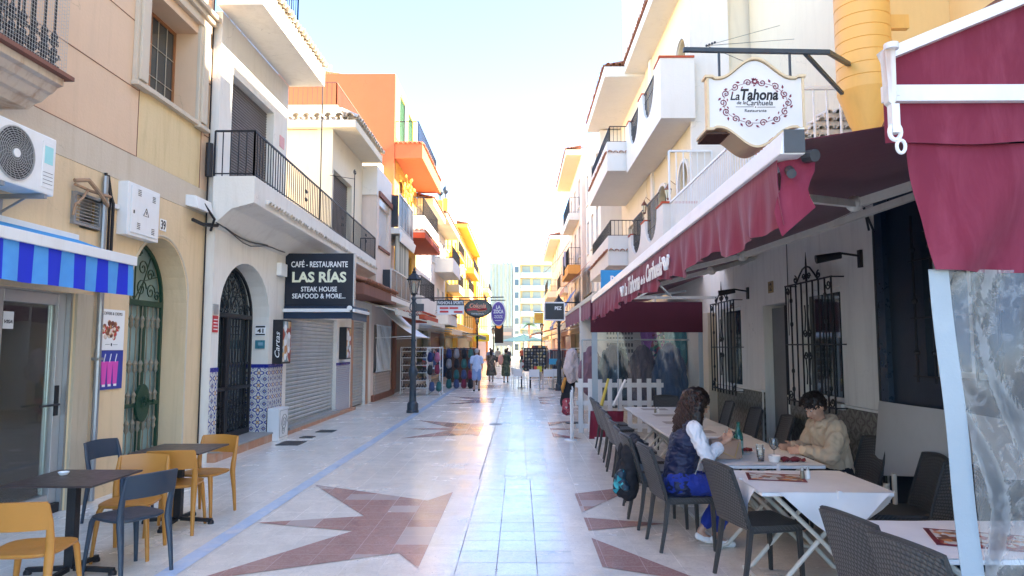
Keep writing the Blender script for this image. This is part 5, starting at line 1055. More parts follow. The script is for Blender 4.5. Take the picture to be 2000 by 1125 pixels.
for z in (3.9, 6.8):
    for y in ((27.2, 28.4), (29.4, 30.6)): window(ob, 1, XO, *y, z, z + 1.8, rec=.12, frame='woodframe')
b = MB(); b.box(XO - .2, XO + .03, 26.04, 31.88, .0, 2.85); b.build('shopfront', pm('dim_brown_shopfront', (.10, .07, .055), .5), ob)
b = MB(); b.box(XO - .1, XO + .03, 26.8, 26.9, 9.7, 12.0); b.box(XO - .1, XO + .03, 28.3, 28.4, 9.7, 12.0); b.box(XO - .1, XO + .03, 26.8, 28.4, 12.0, 12.1); b.build('window_surround', 'whitewood', ob)
balcony(ob, 1, XO, -3.72, 26.05, 32.2, 9.0, 9.66, 'orange', rail=.85, tiles='terra', zt=9.55, ends=(True, True), inset=.2)
balcony(ob, 1, XO, -3.66, 26.7, 31.8, 6.0, 6.22, 'redpl'); balcony(ob, 1, XO, -3.72, 26.75, 31.7, 6.23, 6.9, 'offwhite', rail=.75, tiles='terra', zt=6.28, inset=.06)
balcony(ob, 1, XO, -3.86, 27.3, 31.7, 3.05, 3.8, 'offwhite', rail=.8, tiles='redpl', zt=3.1)
b = MB(); b.box(XO, -3.75, 27.3, 32.0, 2.86, 3.04); b.build('canopy', 'redpl', ob)
b = MB(); rail_run(b, (-9, 19.3), (-5.25, 19.3), 8.66, 9.35, .14, .010); rail_run(b, (-5.25, 19.3), (-5.25, 25.9), 8.66, 9.35, .14, .010); b.build('roof_railing', 'brownpl', label='dark roof terrace railing in front of the orange end wall', cat='railing')
b = MB(); b.box(-12, -5.2, 19.2, 26.0, 7.55, 8.66); b.build('roof_terrace', 'paleyel', label='pale yellow roof terrace below the orange end wall', cat='terrace')
b = MB(); b.grid(lambda u, v: (-9.5 + 4.2 * u, 26.9 + 2 * v, 12.4 + .75 * (1 - u) + .0 * v), 8, 4, .02)
for x in (-9.3, -7.6): b.tube([(x, 27, 12.3), (x, 27, 13.1)], .03, 5)
b.build('roof_netting', glass_clear('green_grey_netting', (.55, .66, .60), .5, alpha=.9), label='pale green netting stretched over the orange building roof', cat='netting')
pl = empty('potted_plant', (-4.3, 26.6, 8.0), 'yellow dried plant on the balcony under the orange balcony', 'plant')
b = MB()
for k in range(10): a = random.uniform(-.8, .8); L = random.uniform(.5, 1.1); P_ = [(-4.3 + .5 * a * t * L, 26.6 + .3 * math.sin(k) * t, 7.2 + L * t * 1.2) for t in (0, .35, .7, 1)]; b.tube(P_, [.012, .01, .008, .004], 4); [b.ball((p[0] + random.uniform(-.05, .05), p[1], p[2] + random.uniform(-.05, .05)), (.05, .03, .07), 6) for p in P_[1:]]
b.build('stems', 'yelcloth', pl); b = MB(); b.lathe([(.12, 6.92), (.17, 7.2)], (-4.3, 26.6, 0), 12); b.build('pot', 'terra', pl)
# ---- generic street buildings
def building(name, label, s, X, y0, y1, ztop, m, floors, bal=(), eav=None, winw=1.0, nw=2, shut=None, dep=9, wf='whitewood', parapet=None, sill='offwhite'):
    t = empty(name, (X - s * 3, (y0 + y1) / 2, 0), label, 'building'); hs = []
    L = y1 - y0
    for (z0, z1) in floors:
        for i in range(nw): c = y0 + L * (i + .5) / nw; hs.append((c - winw / 2, c + winw / 2, z0, z1))
    gh = [(y0 + .5, y1 - .5, .15, 2.6)]
    b = MB(); wall(b, s, X, y0, y1, 0, ztop, hs + gh, .35); mass(b, s, X, y0, y1, 0, ztop, .35, dep); b.build('wall', m, t)
    for h in hs: window(t, s, X, *h, rec=.14, frame=wf, shutter=shut if (h[0] * 7 + h[2] * 3) % 2 < 1 else None, sill=sill)
    b = MB(); b.box(X - s * .3, X - s * .25, y0 + .5, y1 - .5, .15, 2.6); sf = b.build('shopfront', pm('dim_shop_' + str(random.randint(0, 3)), (random.uniform(.08, .3), random.uniform(.08, .25), random.uniform(.08, .22)), .4), t)
    for (a, c, z0, z1, xf, mm, rl, tl) in bal: balcony(t, s, X, xf, a, c, z0, z1, mm, rail=rl, tiles=tl)
    if eav: z, xf, em = eav; eave(t, s, X, xf, y0 - .1, y1 + .1, z, z + .3, em)
    return t
W_ = 'offwhite'
building('white_house', 'narrow white house with dark windows beyond the orange building', 1, -4.8, 31.95, 37, 8.4, W_, [(3.6, 5.0), (6.0, 7.6)], [], (8.4, -4.0, 'paleyel'), .9, 2)
building('corbelled_house', 'white house with a timber corbelled eave and white triangular balcony', 1, -4.8, 37.05, 44.5, 8.7, W_, [(3.5, 5.2), (6.5, 8.1)], [(39.0, 44.0, 6.0, 6.8, -3.75, W_, .7, None), (38, 43.5, 3.0, 3.7, -3.9, W_, .7, 'terra')], (8.7, -3.9, 'paleyel'), 1.0, 3)
ft = empty('roof_finials', (-4.3, 40, 9), 'pair of dark ball finials on yellow posts on the left roof line', 'finial')
for y, z in ((37.5, 9.3), (40.2, 10.0)):
    b = MB(); b.box(-4.5, -4.2, y - .15, y + .15, 9.0, z + .5); b.build('post', 'yellow', ft); b = MB(); b.lathe([(.04, z + .5), (.05, z + .75), (.16, z + .85), (.19, z + 1.0), (.12, z + 1.15), (.03, z + 1.25), (.01, z + 1.5)], (-4.35, y, 0), 10); b.build('finial_ball', 'lampiron', ft, smooth=True)
building('yellow_house', 'bright yellow three-storey house with balconies on the left', 1, -4.8, 44.55, 53, 10.2, 'yellow', [(3.5, 5.3), (6.0, 7.7), (8.2, 9.6)], [(45.5, 50, 5.4, 5.9, -4.0, 'paleyel', .8, None), (47, 52, 8.0, 8.3, -4.1, 'yellow', .8, 'terra')], None, 1.1, 3)
building('yellow_house', 'taller amber yellow house with a projecting tiled eave farther left', 1, -4.75, 53.05, 71, 11.0, 'yellow', [(3.6, 5.4), (6.2, 7.8), (8.6, 10.2)], [(54, 60, 5.6, 6.3, -3.9, 'paleyel', .8, None), (61, 69, 8.3, 8.8, -4.0, 'yellow', .8, None)], (11.0, -4.0, 'yellow'), 1.2, 6)
t = building('amber_tower_house', 'amber orange house standing proud of the far left facades', 1, -4.4, 71.05, 98, 11.0, pm('amber_plaster', (.84, .42, .08), .85, .08, 1.3, .2, 28), [(3.8, 5.6), (6.6, 8.2), (8.8, 10.2)], [(74, 80, 5.9, 6.6, -3.7, 'paleyel', .8, None), (84, 92, 8.4, 8.9, -3.7, 'paleyel', .8, None)], None, 1.3, 7)
b = MB(); b.box(-8, -4.3, 70.9, 71.04, 9.0, 12.4); b.box(-8, -4.5, 71, 97, 11.0, 12.3); b.build('upper_block', 'yellow', t)
building('cream_house', 'cream house at the far left end of the street', 1, -4.9, 98.1, 118, 10.0, 'cream', [(4, 5.8), (7, 8.8)], [], None, 1.3, 5)
# =================================================================== RIGHT FACADES
r2 = empty('arcaded_building', (6.5, 20, 0), 'pale yellow three-storey building with white scalloped balconies on the right', 'building')
X2 = 4.2
b = MB(); hs = [(16.75, 17.75, 4.3, 6.4), (19.2, 20.6, 4.3, 6.4), (16.7, 17.8, 7.3, 9.6), (19.3, 20.7, 7.3, 9.4), (21.5, 22.3, 4.4, 6.3), (16.7, 22.0, .2, 2.7)]
wall(b, -1, X2, 16.42, 22.4, 0, 11.0, hs, .35)
for h in hs[:4]: arch_fill(b, -1, X2, h[0], h[1], h[3] - .5, .5, .35)
b.build('wall', 'paleyel', r2)
b = MB(); b.box(X2 + .35, 14, 16.43, 22.39, 0, 13); b.box(7.0, 14, 16.44, 24.0, 12.9, 16); b.box(X2 - .0, X2 + .35, 16.41, 16.425, 0, 13); b.build('rear_wall', 'cream', r2)  # includes an unseen set-back storey, added to throw shade across the street
for q_ in ((X2 - .05, X2 + .9, 16.30, 16.41, 4.1, 13), (X2 - .07, X2 + .0, 21.15, 21.45, 2.8, 10.8)): b = MB(); b.box(*q_); b.build('corner_pilaster', 'offwhite', r2)
for h in hs[:5]:
    window(r2, -1, X2, h[0], h[1], h[2], h[3], rec=.2, frame='whitewood', pane='glass')
for h in hs[:4]:
    b = MB(); b.tube([(X2 - .02, h[0] - .06, h[2])] + [(X2 - .02, p[1], p[2]) for p in arc_pts(X2, h[0] - .06, h[1] + .06, h[3] - .5, .56)] + [(X2 - .02, h[1] + .06, h[2])], .06, 4); b.build('arch_surround', 'offwhite', r2)
def lantern(y, z, lab):
    t = empty('wall_lantern', (X2, y, z), lab, 'lantern', 'dark lanterns on the pale yellow facade')
    b = MB(); b.tube([(X2, y, z + .2), (X2 - .15, y, z + .32), (X2 - .2, y, z + .2)], .01, 5); b.lathe([(.03, z - .22), (.05, z - .18), (.09, z + .05), (.10, z + .07), (.03, z + .17), (.01, z + .22)], (X2 - .2, y, 0), 6); b.build('lantern_body', 'brownpl', t)
    b = MB(); b.lathe([(.052, z - .17), (.092, z + .04)], (X2 - .2, y, 0), 6, rot=.2); b.build('lantern_glass', 'creamlet', t)
lantern(18.3, 9.0, 'dark lantern beside the top arched window on the right'); lantern(18.3, 5.9, 'dark lantern beside the lower arched window on the right'); lantern(21.8, 6.2, 'dark lantern at the far end of the pale yellow facade')
def scallop(y0, y1, z0, z1, pil, cap='redpl', rl=None):
    """white parapet with half-oval notches filled with black bars"""
    t = MB(); xf = 3.38; n = 40
    def cut(y):
        for (a, c) in pil:
            if a < y < c: u = (y - (a + c) / 2) / ((c - a) / 2); return z1 - (z1 - z0) * .62 * math.sqrt(max(0, 1 - u * u))
        return z1
    ys = sorted({y0, y1, *[a + (c - a) * (.5 - .5 * math.cos(i * math.pi / 16)) for a, c in pil for i in range(17)]})
    for a, c in zip(ys, ys[1:]):
        e = 1e-5; t.hexa([(xf, a, z0), (xf + .12, a, z0), (xf + .12, c, z0), (xf, c, z0), (xf, a, cut(a + e)), (xf + .12, a, cut(a + e)), (xf + .12, c, cut(c - e)), (xf, c, cut(c - e))])
    t.box(xf, X2, y0 - .12, y0 - .001, z0, z1); t.box(xf, X2, y1, y1 + .12, z0, z1); t.box(xf + .12, X2, y0, y1, z0, z0 + .12)
    o = t.build('balcony', 'offwhite', r2)
    b = MB()
    for a, c in pil:
        m = max(4, round((c - a) / .13))
        for i in range(1, m): y = a + (c - a) * i / m; b.tube([(xf + .06, y, cut(y)), (xf + .06, y, z1 + (rl or 0))], .012, 4)
        b.tube([(xf + .06, a, z1 + (rl or -.02)), (xf + .06, c, z1 + (rl or -.02))], .02, 4); b.tube([(xf + .06, a, z1 - .3), (xf + .06, c, z1 - .3)], .01, 4)
    b.build('railing', 'black', o)
    b = MB(); b.box(xf - .03, X2, y0 - .15, y0 - .0, z1 + .002, z1 + .05)
    for a, c in zip([y0] + [p[1] for p in pil], [p[0] for p in pil] + [y1]):
        if c - a > .05: b.box(xf - .02, xf + .14, a + .001, c - .001, z1 + .002, z1 + .04)
    b.build('red_coping', cap, o); return o
scallop(16.2, 21.2, 7.18, 8.66, [(16.8, 18.5), (19.1, 20.8)]); scallop(16.2, 21.2, 4.05, 5.12, [(16.8, 18.4), (19.0, 20.7)], rl=.42)
eave(r2, -1, X2, 3.52, 15.0, 22.4, 10.85, 11.15, 'offwhite')
b = MB(); b.box(3.9, 12, 22.0, 24.5, 11.2, 13.6); b.box(3.6, 4.4, 22.6, 23.2, 11.15, 13.9); b.build('roof_chimney', 'offwhite', r2)
r3 = empty('cream_balcony_building', (6.5, 26, 0), 'cream building with deep tiled eave and black railed balconies on the right', 'building')
b = MB(); hs = [(22.9, 24.2, 4.3, 6.3), (25.2, 26.4, 4.3, 6.3), (22.9, 24.2, 7.9, 9.9), (25.2, 26.4, 7.9, 9.9), (22.9, 28.1, .2, 2.7)]; wall(b, -1, X2, 22.45, 28.5, 0, 10.8, hs, .35); mass(b, -1, X2, 22.45, 28.5, 0, 10.8, .35); b.build('wall', 'cream', r3)
for h in hs[:4]: window(r3, -1, X2, *h, rec=.15, frame='whitewood', pane='glass')
balcony(r3, -1, X2, 2.78, 21.4, 26.9, 7.28, 8.22, 'offwhite', rail=.52, tiles='terra', zt=7.85, inset=.1)
balcony(r3, -1, X2, 2.78, 21.4, 26.9, 4.28, 5.22, 'offwhite', rail=.50, tiles='terra', zt=4.72, inset=.1)
eave(r3, -1, X2, 2.86, 22.42, 28.5, 10.75, 11.1, 'offwhite')
b = MB(); b.box(3.35, 4.2, 28.0, 28.5, 3, 10.7); b.build('corner_pilaster', 'offwhite', r3)
building('cream_house', 'cream house with shallow moulded windows on the right', -1, 3.62, 28.55, 37, 11.6, 'offwhite', [(3.9, 5.6), (6.6, 8.3), (9.2, 10.8)], [(29.5, 33, 2.9, 3.3, 3.05, W_, .8, None)], None, 1.0, 4, sill='offwhite')
building('tan_eave_house', 'house with an orange timber eave and washing on its balcony, right', -1, 3.4, 37.05, 46, 12.2, 'pinkish', [(3.9, 5.6), (6.8, 8.5), (9.6, 11.2)], [(38, 43, 5.8, 6.3, 2.7, pm('orange_brown_plaster', (.72, .33, .08), .8), .95, None), (38.5, 44, 8.9, 9.3, 2.8, 'offwhite', .9, None)], (12.2, 2.55, 'paleyel'), 1.1, 3)
building('pale_pink_house', 'pale pink house farther down on the right', -1, 3.5, 46.05, 58, 9.6, 'pinkish', [(3.9, 5.6), (6.6, 8.3)], [(49, 53, 5.6, 6.0, 2.9, W_, .9, None)], None, 1.2, 4)
building('white_gable_house', 'tall white house showing its blank end wall on the far right', -1, 3.5, 58.05, 74, 12.6, 'offwhite', [(3.9, 5.6), (6.6, 8.3), (9.4, 11)], [(59, 65, 6.0, 6.5, 2.4, W_, 1.0, None)], (10.9, 2.6, 'offwhite'), 1.2, 5)
building('cream_house', 'small cream house at the far right end of the street', -1, 3.4, 74.05, 100, 8.5, 'cream', [(3.9, 5.6), (6.4, 7.8)], [], None, 1.3, 6)
# washing on the balcony
for i, (c, y, z, h) in enumerate((((.30, .30, .36), 39.0, 7.0, .9), ((.25, .22, .40), 39.8, 7.1, .8), ((.05, .06, .09), 40.7, 6.9, 1.1), ((.6, .58, .55), 41.5, 7.1, .7))):
    b = MB(); b.grid(lambda u, v: (2.64 + .03 * math.sin(u * 9), y + .6 * u, z + .2 - h * v), 8, 4, .01); b.build('washing', cloth('washing_cloth_%d' % i, c), label=('grey shirt', 'lilac sheet', 'black trousers', 'white towel')[i] + ' drying on the orange-edged balcony', cat='laundry', group='washing on the right balcony')
# =================================================================== END OF STREET : apartment tower
tw = empty('apartment_tower', (0, 132, 0), 'tall cream apartment block with pale blue balconies closing the street', 'building')
tm = plaster('tower_cream', (.70, .55, .30), (.6, .5, .3), .1); tg = plaster('tower_pale_green', (.56, .57, .42), (.5, .5, .4), .1)
b = MB(); b.box(-5.6, -1.2, 130, 146, 0, 17.6); b.box(-.95, .2, 129.4, 146, 0, 19.2); b.build('stair_wall', tg, tw)
b = MB()
for i, x in enumerate((-5.4, -4.6, -3.9, -3.1, -2.3, -1.6)): b.box(x, x + .28, 129.6, 129.99, 0, 17.9)
b.build('fin', plaster('tower_grey_fin', (.30, .36, .34)), tw)
b = MB(); b.box(.2, 8, 130.4, 146, 0, 18.4); b.box(1.0, 3.4, 131, 140, 18.4, 20.2); b.box(5.5, 6.2, 131, 134, 18.4, 20.4); b.build('wall', tm, tw)
for k in range(8):
    z = .6 + k * 2.42 - (0 if k else 0)
    if z > 17: break
    b = MB(); b.box(.22, 7.6, 129.0, 130.38, z + 2.0, z + 2.25); sl = b.build('balcony', tm, tw)
    b = MB(); b.box(.3, 7.5, 129.05, 129.12, z + 2.28, z + 3.0) if k < 7 else b.box(.3, 7.5, 129.3, 129.4, z + 2.2, z + 2.3); b.build('balustrade', 'bluegl' if 0 else pm('pale_blue_panel', (.36, .46, .46), .3), sl)
    b = MB()
    for x in (.6, 2.6, 4.6, 6.4): b.box(x, x + 1.5, 130.30, 130.38, z + .35, z + 1.95)
    b.build('window', pm('tower_window', (.26, .33, .32), .3), tw)
    b = MB()
    for x in (-.8,): b.box(x, x + .7, 129.30, 129.38, z + .6, z + 1.7)
    b.build('stair_window', 'glass', tw)
b = MB(); b.box(-7, 9, 121, 124, 3.6, 4.0); 
for x in (-5, -2, 1, 4): b.box(x, x + .3, 121.5, 121.8, 0, 3.6)
b.build('pergola', 'offwhite', label='low white canopy structure crossing the far end of the street', cat='canopy')
bb = empty('backdrop_building', (0, 170, 0), 'low pale houses beyond the end of the street', 'building')
b = MB(); b.box(-40, -5.7, 150, 170, 0, 9); b.box(9, 40, 150, 165, 0, 11); b.build('wall', 'cream', bb)
# =================================================================== STREET LAMPS
def lamp():
    t = empty('street_lamp', (0, 0, 0), 'x', 'street lamp', 'lantern street lamps along the street')
    b = MB(); b.lathe([(.165, 0), (.165, .06), (.15, .08), (.15, .24), (.13, .27), (.10, .30), (.095, .34), (.085, .95), (.105, .98), (.125, 1.04), (.13, 1.12), (.11, 1.18), (.085, 1.22), (.07, 1.27), (.078, 1.30), (.062, 1.34), (.058, 1.9), (.075, 1.93), (.058, 1.97), (.055, 2.55), (.07, 2.58), (.05, 2.62), (.05, 3.02), (.07, 3.05), (.05, 3.10), (.04, 3.14)], (0, 0, 0), 12); p = b.build('post', 'lampiron', t, smooth=True, auto=35)
    b = MB()
    for i in range(4): a = i * math.pi / 2 + .5; q = [(math.cos(a) * r, math.sin(a) * r, z) for r, z in ((.05, 2.70), (.11, 2.78), (.10, 2.90), (.05, 2.96))]; b.tube(q, .014, 5); b.tube(spiral((math.cos(a) * .10, math.sin(a) * .10, 2.62), .05, 1.2, 0, 8, 'xz'), .010, 4)
    b.build('scroll_ornament', 'lampiron', p)
    b = MB(); z0, z1 = 3.20, 3.56
    for i in range(6): a = i * math.pi / 3; b.tube([(.085 * math.cos(a), .085 * math.sin(a), z0), (.155 * math.cos(a), .155 * math.sin(a), z1)], .010, 4)
    b.lathe([(.03, 3.10), (.05, 3.16), (.09, 3.19), (.09, 3.21), (.03, 3.22)], (0, 0, 0), 6); b.lathe([(.16, z1), (.20, z1 + .01), (.205, z1 + .03), (.13, z1 + .12), (.07, z1 + .19), (.05, z1 + .20), (.06, z1 + .24), (.025, z1 + .27), (.03, z1 + .30), (.008, z1 + .36)], (0, 0, 0), 6); ln_ = b.build('lantern', 'black', t)
    b = MB(); b.lathe([(.080, z0 + .01), (.148, z1 - .005)], (0, 0, 0), 6, rot=0); b.build('lantern_glass', glass_clear('lantern_glass', (.85, .80, .72), .1, alpha=.5), ln_)
    b = MB(); b.lathe([(.02, z0), (.045, z0 + .1), (.05, z0 + .2), (.02, z0 + .3)], (0, 0, 0), 10); b.build('bulb', 'creamlet', ln_); return t
L0 = lamp(); LL = [(-2.86, 18.72, 'nearest street lamp on the left, with a plaque on its shaft'), (1.62, 28.2, 'nearest street lamp on the right, beyond the burgundy awning'), (-2.6, 43.0, 'second street lamp on the left, behind the walking man'), (1.9, 58.0, 'second street lamp on the right, farther down'), (-2.7, 72.0, 'farthest street lamp on the left, small in the distance')]
for i, (x, y, lab) in enumerate(LL):
    o = L0 if i == 0 else copy_tree(L0); o.location = (x, y, 0); o['label'] = lab
b = MB(); b.box(-2.80, -2.58, 18.66, 18.70, 2.72, 2.92); s_ = b.build('lamp_plaque', 'darkgrey', label='small dark plaque bracketed to the nearest lamp post', cat='sign')
# =================================================================== SHOP SIGNS
def hsign(name, lab, c, w_, h_, mat, oval=False, frame=None, texts=(), pole=None):
    x, y, z = c; t = empty(name, c, lab, 'sign'); b = MB()
    shp = [(x + w_ / 2 * math.cos(a * math.pi / 16), z + h_ / 2 * math.sin(a * math.pi / 16)) for a in range(32)] if oval else None
    if oval: b.prism(shp, 'y', y - .05, y + .05)
    else: b.box(x - w_ / 2, x + w_ / 2, y - .05, y + .05, z - h_ / 2, z + h_ / 2)
    b.build('panel', mat, t)
    if frame:
        b = MB()
        if oval: b.tube([(p[0], y, p[1]) for p in shp] + [(shp[0][0], y, shp[0][1])], .05, 6)
        else: [b.box(*q) for q in ((x - w_ / 2 - .03, x + w_ / 2 + .03, y - .07, y + .07, z + h_ / 2, z + h_ / 2 + .05), (x - w_ / 2 - .03, x + w_ / 2 + .03, y - .07, y + .07, z - h_ / 2 - .05, z - h_ / 2), (x - w_ / 2 - .05, x - w_ / 2, y - .07, y + .07, z - h_ / 2, z + h_ / 2), (x + w_ / 2, x + w_ / 2 + .05, y - .07, y + .07, z - h_ / 2, z + h_ / 2))]
        b.build('frame', frame, t)
    for (s_, tw_, th, dx, dz, mt, kw) in texts: b = MB(); b.text(s_, tw_, th, FR((x + dx, y - .056, z + dz)), .006, **kw); b.build('lettering', mt, t)
    if pole:
        b = MB()
        for q in pole: b.tube(q, .025, 5)
        b.build('bracket_arm', 'black', t)
    return t
redl = pm('red_lettering', (.62, .04, .04), .5, .04, 9, 0)
t = hsign('shop_sign', 'white sign reading FASHION & SPORTS on the left', (-2.68, 27, 3.30), 1.04, .56, 'lettering', False, None, [], [[(-4.7, 27, 3.66), (-.6, 27, 3.70)]])
b = MB(); b.box(-3.20, -2.16, 26.93, 26.948, 3.38, 3.58); b.build('header_band', 'navy', t)
b = MB(); b.text('FASHION & SPORTS', .98, .13, FR((-2.68, 26.925, 3.48)), .006, bold=.02); b.build('lettering', 'lettering', t)
b = MB()
for (x, z) in ((-3.1, 3.27), (-3.1, 3.13), (-2.72, 3.27), (-2.55, 3.12)): b.box(x, x + .34, 26.93, 26.948, z - .035, z + .035)
b.build('brand_blocks', redl, t)
t = hsign('shop_sign', 'black oval sign reading Colonia Steak in red script', (-1.66, 28, 3.32), 1.04, .64, pm('black_gloss_panel', (.012, .012, .014), .25), True, 'black', [('Colonia', .66, .19, -.02, .11, pm('salmon_letter', (.80, .36, .22), .5, .05, 9, 0), dict(shear=.3, bold=.03)), ('~', .8, .14, -.05, -.05, redl, dict(bold=.08)), ('Steak', .34, .13, .16, -.06, pm('salmon_letter', (0, 0, 0)), dict(shear=.3, bold=.03)), ('Pub & Restaurante', .48, .06, -.02, -.22, 'lettering', {})])
t = hsign('shop_sign', 'tall purple oval sign reading LA ZOCA', (-.90, 30, 3.20), .58, 1.0, pm('purple_sign', (.10, .05, .34), .35), True, 'lettering', [('LA', .20, .15, 0, .28, 'lettering', dict(bold=.04)), ('ZOCA', .44, .17, 0, .09, 'lettering', dict(bold=.04)), ('~~~', .36, .06, 0, -.10, 'lettering', dict(shear=.2)), ('~~~~', .38, .05, 0, -.18, 'lettering', {}), ('-', .3, .02, 0, -.30, 'lettering', {})], [[(-4.7, 30, 3.78), (-.6, 30, 3.78)]])
hsign('shop_sign', 'black white-framed hanging sign under the right lamp', (1.36, 26.6, 3.12), .72, .62, pm('black_sign_board', (.02, .02, .022), .4), False, 'lettering', [('PEZ', .26, .13, .14, .12, 'lettering', dict(bold=.03))], [[(4.2, 26.6, 3.46), (1.0, 26.6, 3.46)]])
hsign('shop_sign', 'small yellow square sign on the far right', (1.08, 38, 3.35), .50, .56, 'yelcloth', False, None, [('-----', .38, .03, 0, .15, redl, dict(bold=.03)), ('-----', .38, .03, 0, .05, redl, dict(bold=.03)), ('----', .3, .03, 0, -.06, redl, dict(bold=.03))], [[(3.4, 38, 3.7), (.8, 38, 3.7)]])
t = hsign('pharmacy_sign', 'bright blue sign with a white letter P above the burgundy awnings', (2.30, 16.8, 3.38), .62, .48, pm('sky_blue_sign', (.02, .30, .62), .4), False, None, [('P', .10, .20, -.03, .0, 'lettering', dict(bold=.03)), ('a', .08, .12, .10, -.04, 'lettering', dict(bold=.03))], [[(4.2, 16.8, 3.55), (2.5, 16.8, 3.55)]])
hsign('shop_sign', 'yellow and green oval sign low on the far left', (-2.7, 50, 2.42), 1.15, .52, pm('yellow_sign', (.80, .66, .03), .4), False, None, [('O', .3, .28, -.3, .0, pm('green_letter', (.03, .35, .08), .5, .05, 9, 0), dict(bold=.05))], [[(-4.7, 50, 2.72), (-2.2, 50, 2.72)]])
hsign('shop_sign', 'narrow black and orange vertical sign far left', (-1.75, 60, 3.2), .75, 2.2, 'black2', False, None, [('O', .5, .5, 0, .4, pm('orange_letter', (.8, .3, .03), .5, .05, 9, 0), dict(bold=.12))], [[(-4.7, 60, 4.35), (-1.4, 60, 4.35)]])
hsign('shop_sign', 'pale blue shop sign at the far left end', (-1.6, 76, 2.9), 2.0, 2.0, pm('pale_blue_sign', (.40, .62, .74), .4), False, None, [('-', 1.5, .35, 0, .3, 'lettering', dict(bold=.03))], [[(-4.7, 76, 4.0), (-.8, 76, 4.0)]])
# =================================================================== FAR AWNINGS
def slope_awning(lab, s, y0, y1, xw, xf, zw, zf, m, vm=None, vh=.22):
    t = empty('awning', ((xw + xf) / 2, (y0 + y1) / 2, zf), lab, 'awning', 'shop awnings along the street')
    b = MB(); b.grid(lambda u, v: (xw + (xf - xw) * u, y0 + (y1 - y0) * v, zw + (zf - zw) * u - .05 * math.sin(u * math.pi)), 6, 8, .01); b.build('canopy', m, t, smooth=True)
    b = MB(); b.grid(lambda u, v: (xf, y0 + (y1 - y0) * v, zf - vh * u - .03 * u * math.sin(v * 40)), 2, 40, .006); b.build('valance', vm or m, t)
    b = MB(); b.tube([(xw, y0 + .2, zw - .3), (xf, y0 + .1, zf - .03)], .02, 4); b.tube([(xw, y1 - .2, zw - .3), (xf, y1 - .1, zf - .03)], .02, 4); b.tube([(xf, y0, zf), (xf, y1, zf)], .03, 4); b.build('arm', 'whitemetal', t)
rs = stripes('red_white_cloth', (.60, .08, .06), (.80, .72, .66), 'y', .5)
for a in (('cream awning over the nearer left shoe shop', 1, 33, 39, -4.7, -3.2, 3.0, 2.6, 'creamcloth'), ('dark green awning on the left behind the walking man', 1, 40, 48, -4.7, -2.3, 3.0, 2.45, 'greencloth'), ('cream awning farther along on the left', 1, 52, 62, -4.7, -2.8, 3.1, 2.5, 'creamcloth'), ('orange tinted awning low on the left past the cream awnings', 1, 34.5, 38, -4.2, -2.6, 2.55, 2.3, pm('orange_beige_cloth', (.70, .44, .22), .8)),
          ('steep bright blue awning on the right upper wall', -1, 38.5, 43, 3.2, 1.9, 5.0, 3.0, 'bluecloth'), ('red and white striped awning above the blue one', -1, 34, 37, 3.5, 2.2, 6.0, 4.7, rs), ('dark awning below the blue awning on the right', -1, 37, 41, 3.4, 2.3, 3.9, 3.0, 'navycloth'),
          ('long cream awning along the right shops', -1, 24, 36, 3.6, 1.95, 3.35, 2.75, 'creamcloth'), ('yellow fringed awning on the far right', -1, 37.5, 48, 3.4, 1.6, 3.2, 2.4, 'yelcloth'), ('red and white awning at the far right end', -1, 50, 60, 3.4, .9, 3.4, 2.7, rs)):
    slope_awning(*a)
um = empty('parasol', (.4, 62, 0), 'pale turquoise parasol over far tables in the middle of the street', 'parasol')
b = MB(); b.lathe([(2.4, 2.25), (1.2, 2.55), (.05, 2.9)], (.4, 62, 0), 8); b.build('canopy', pm('turquoise_cloth', (.25, .62, .70), .8), um); b = MB(); b.tube([(.4, 62, 0), (.4, 62, 2.9)], .03, 6); b.build('pole', 'whitemetal', um)
pt = empty('palm_tree', (1.6, 112, 0), 'small palm tree in front of the apartment tower', 'tree')
b = MB(); b.tube([(1.6, 112, 0), (1.65, 112, 3), (1.6, 112, 5.4)], [.22, .17, .15], 8); b.build('trunk', 'brownpl', pt)
b = MB()
for k in range(26):
    a = k * 2.4; L = random.uniform(1.3, 1.9); el = random.uniform(-.2, .9)
    for q in range(9):
        t0 = q / 9; p = Vector((1.6 + math.cos(a) * L * t0, 112 + math.sin(a) * L * t0, 5.4 + L * (el * t0 - .9 * t0 * t0)))
        for sg_ in (-1, 1): sd = Vector((-math.sin(a), math.cos(a), -.3)) * .35 * sg_ * (1 - t0 * .5); b.face([p, p + sd, p + sd * .9 + Vector((math.cos(a), math.sin(a), 0)) * .12, p + Vector((math.cos(a), math.sin(a), 0)) * .10])
b.build('crown', pm('palm_green', (.06, .14, .05), .7, .4, 6), pt, recalc=False)
b = MB(); b.tube([(-4.0, 47 + 0, 8.0), (-1, 46, 7.0), (1.2, 45, 6.7), (2.9, 44, 7.6)], .012, 4) if 0 else b.tube([(3.3, 44.5, 8.6), (2.6, 46, 7.6), (1.9, 50, 7.2), (1.2, 60, 7.6)], .015, 4); b.build('overhead_cable', 'darkgrey', label='sagging overhead cable between the far right houses', cat='cable')
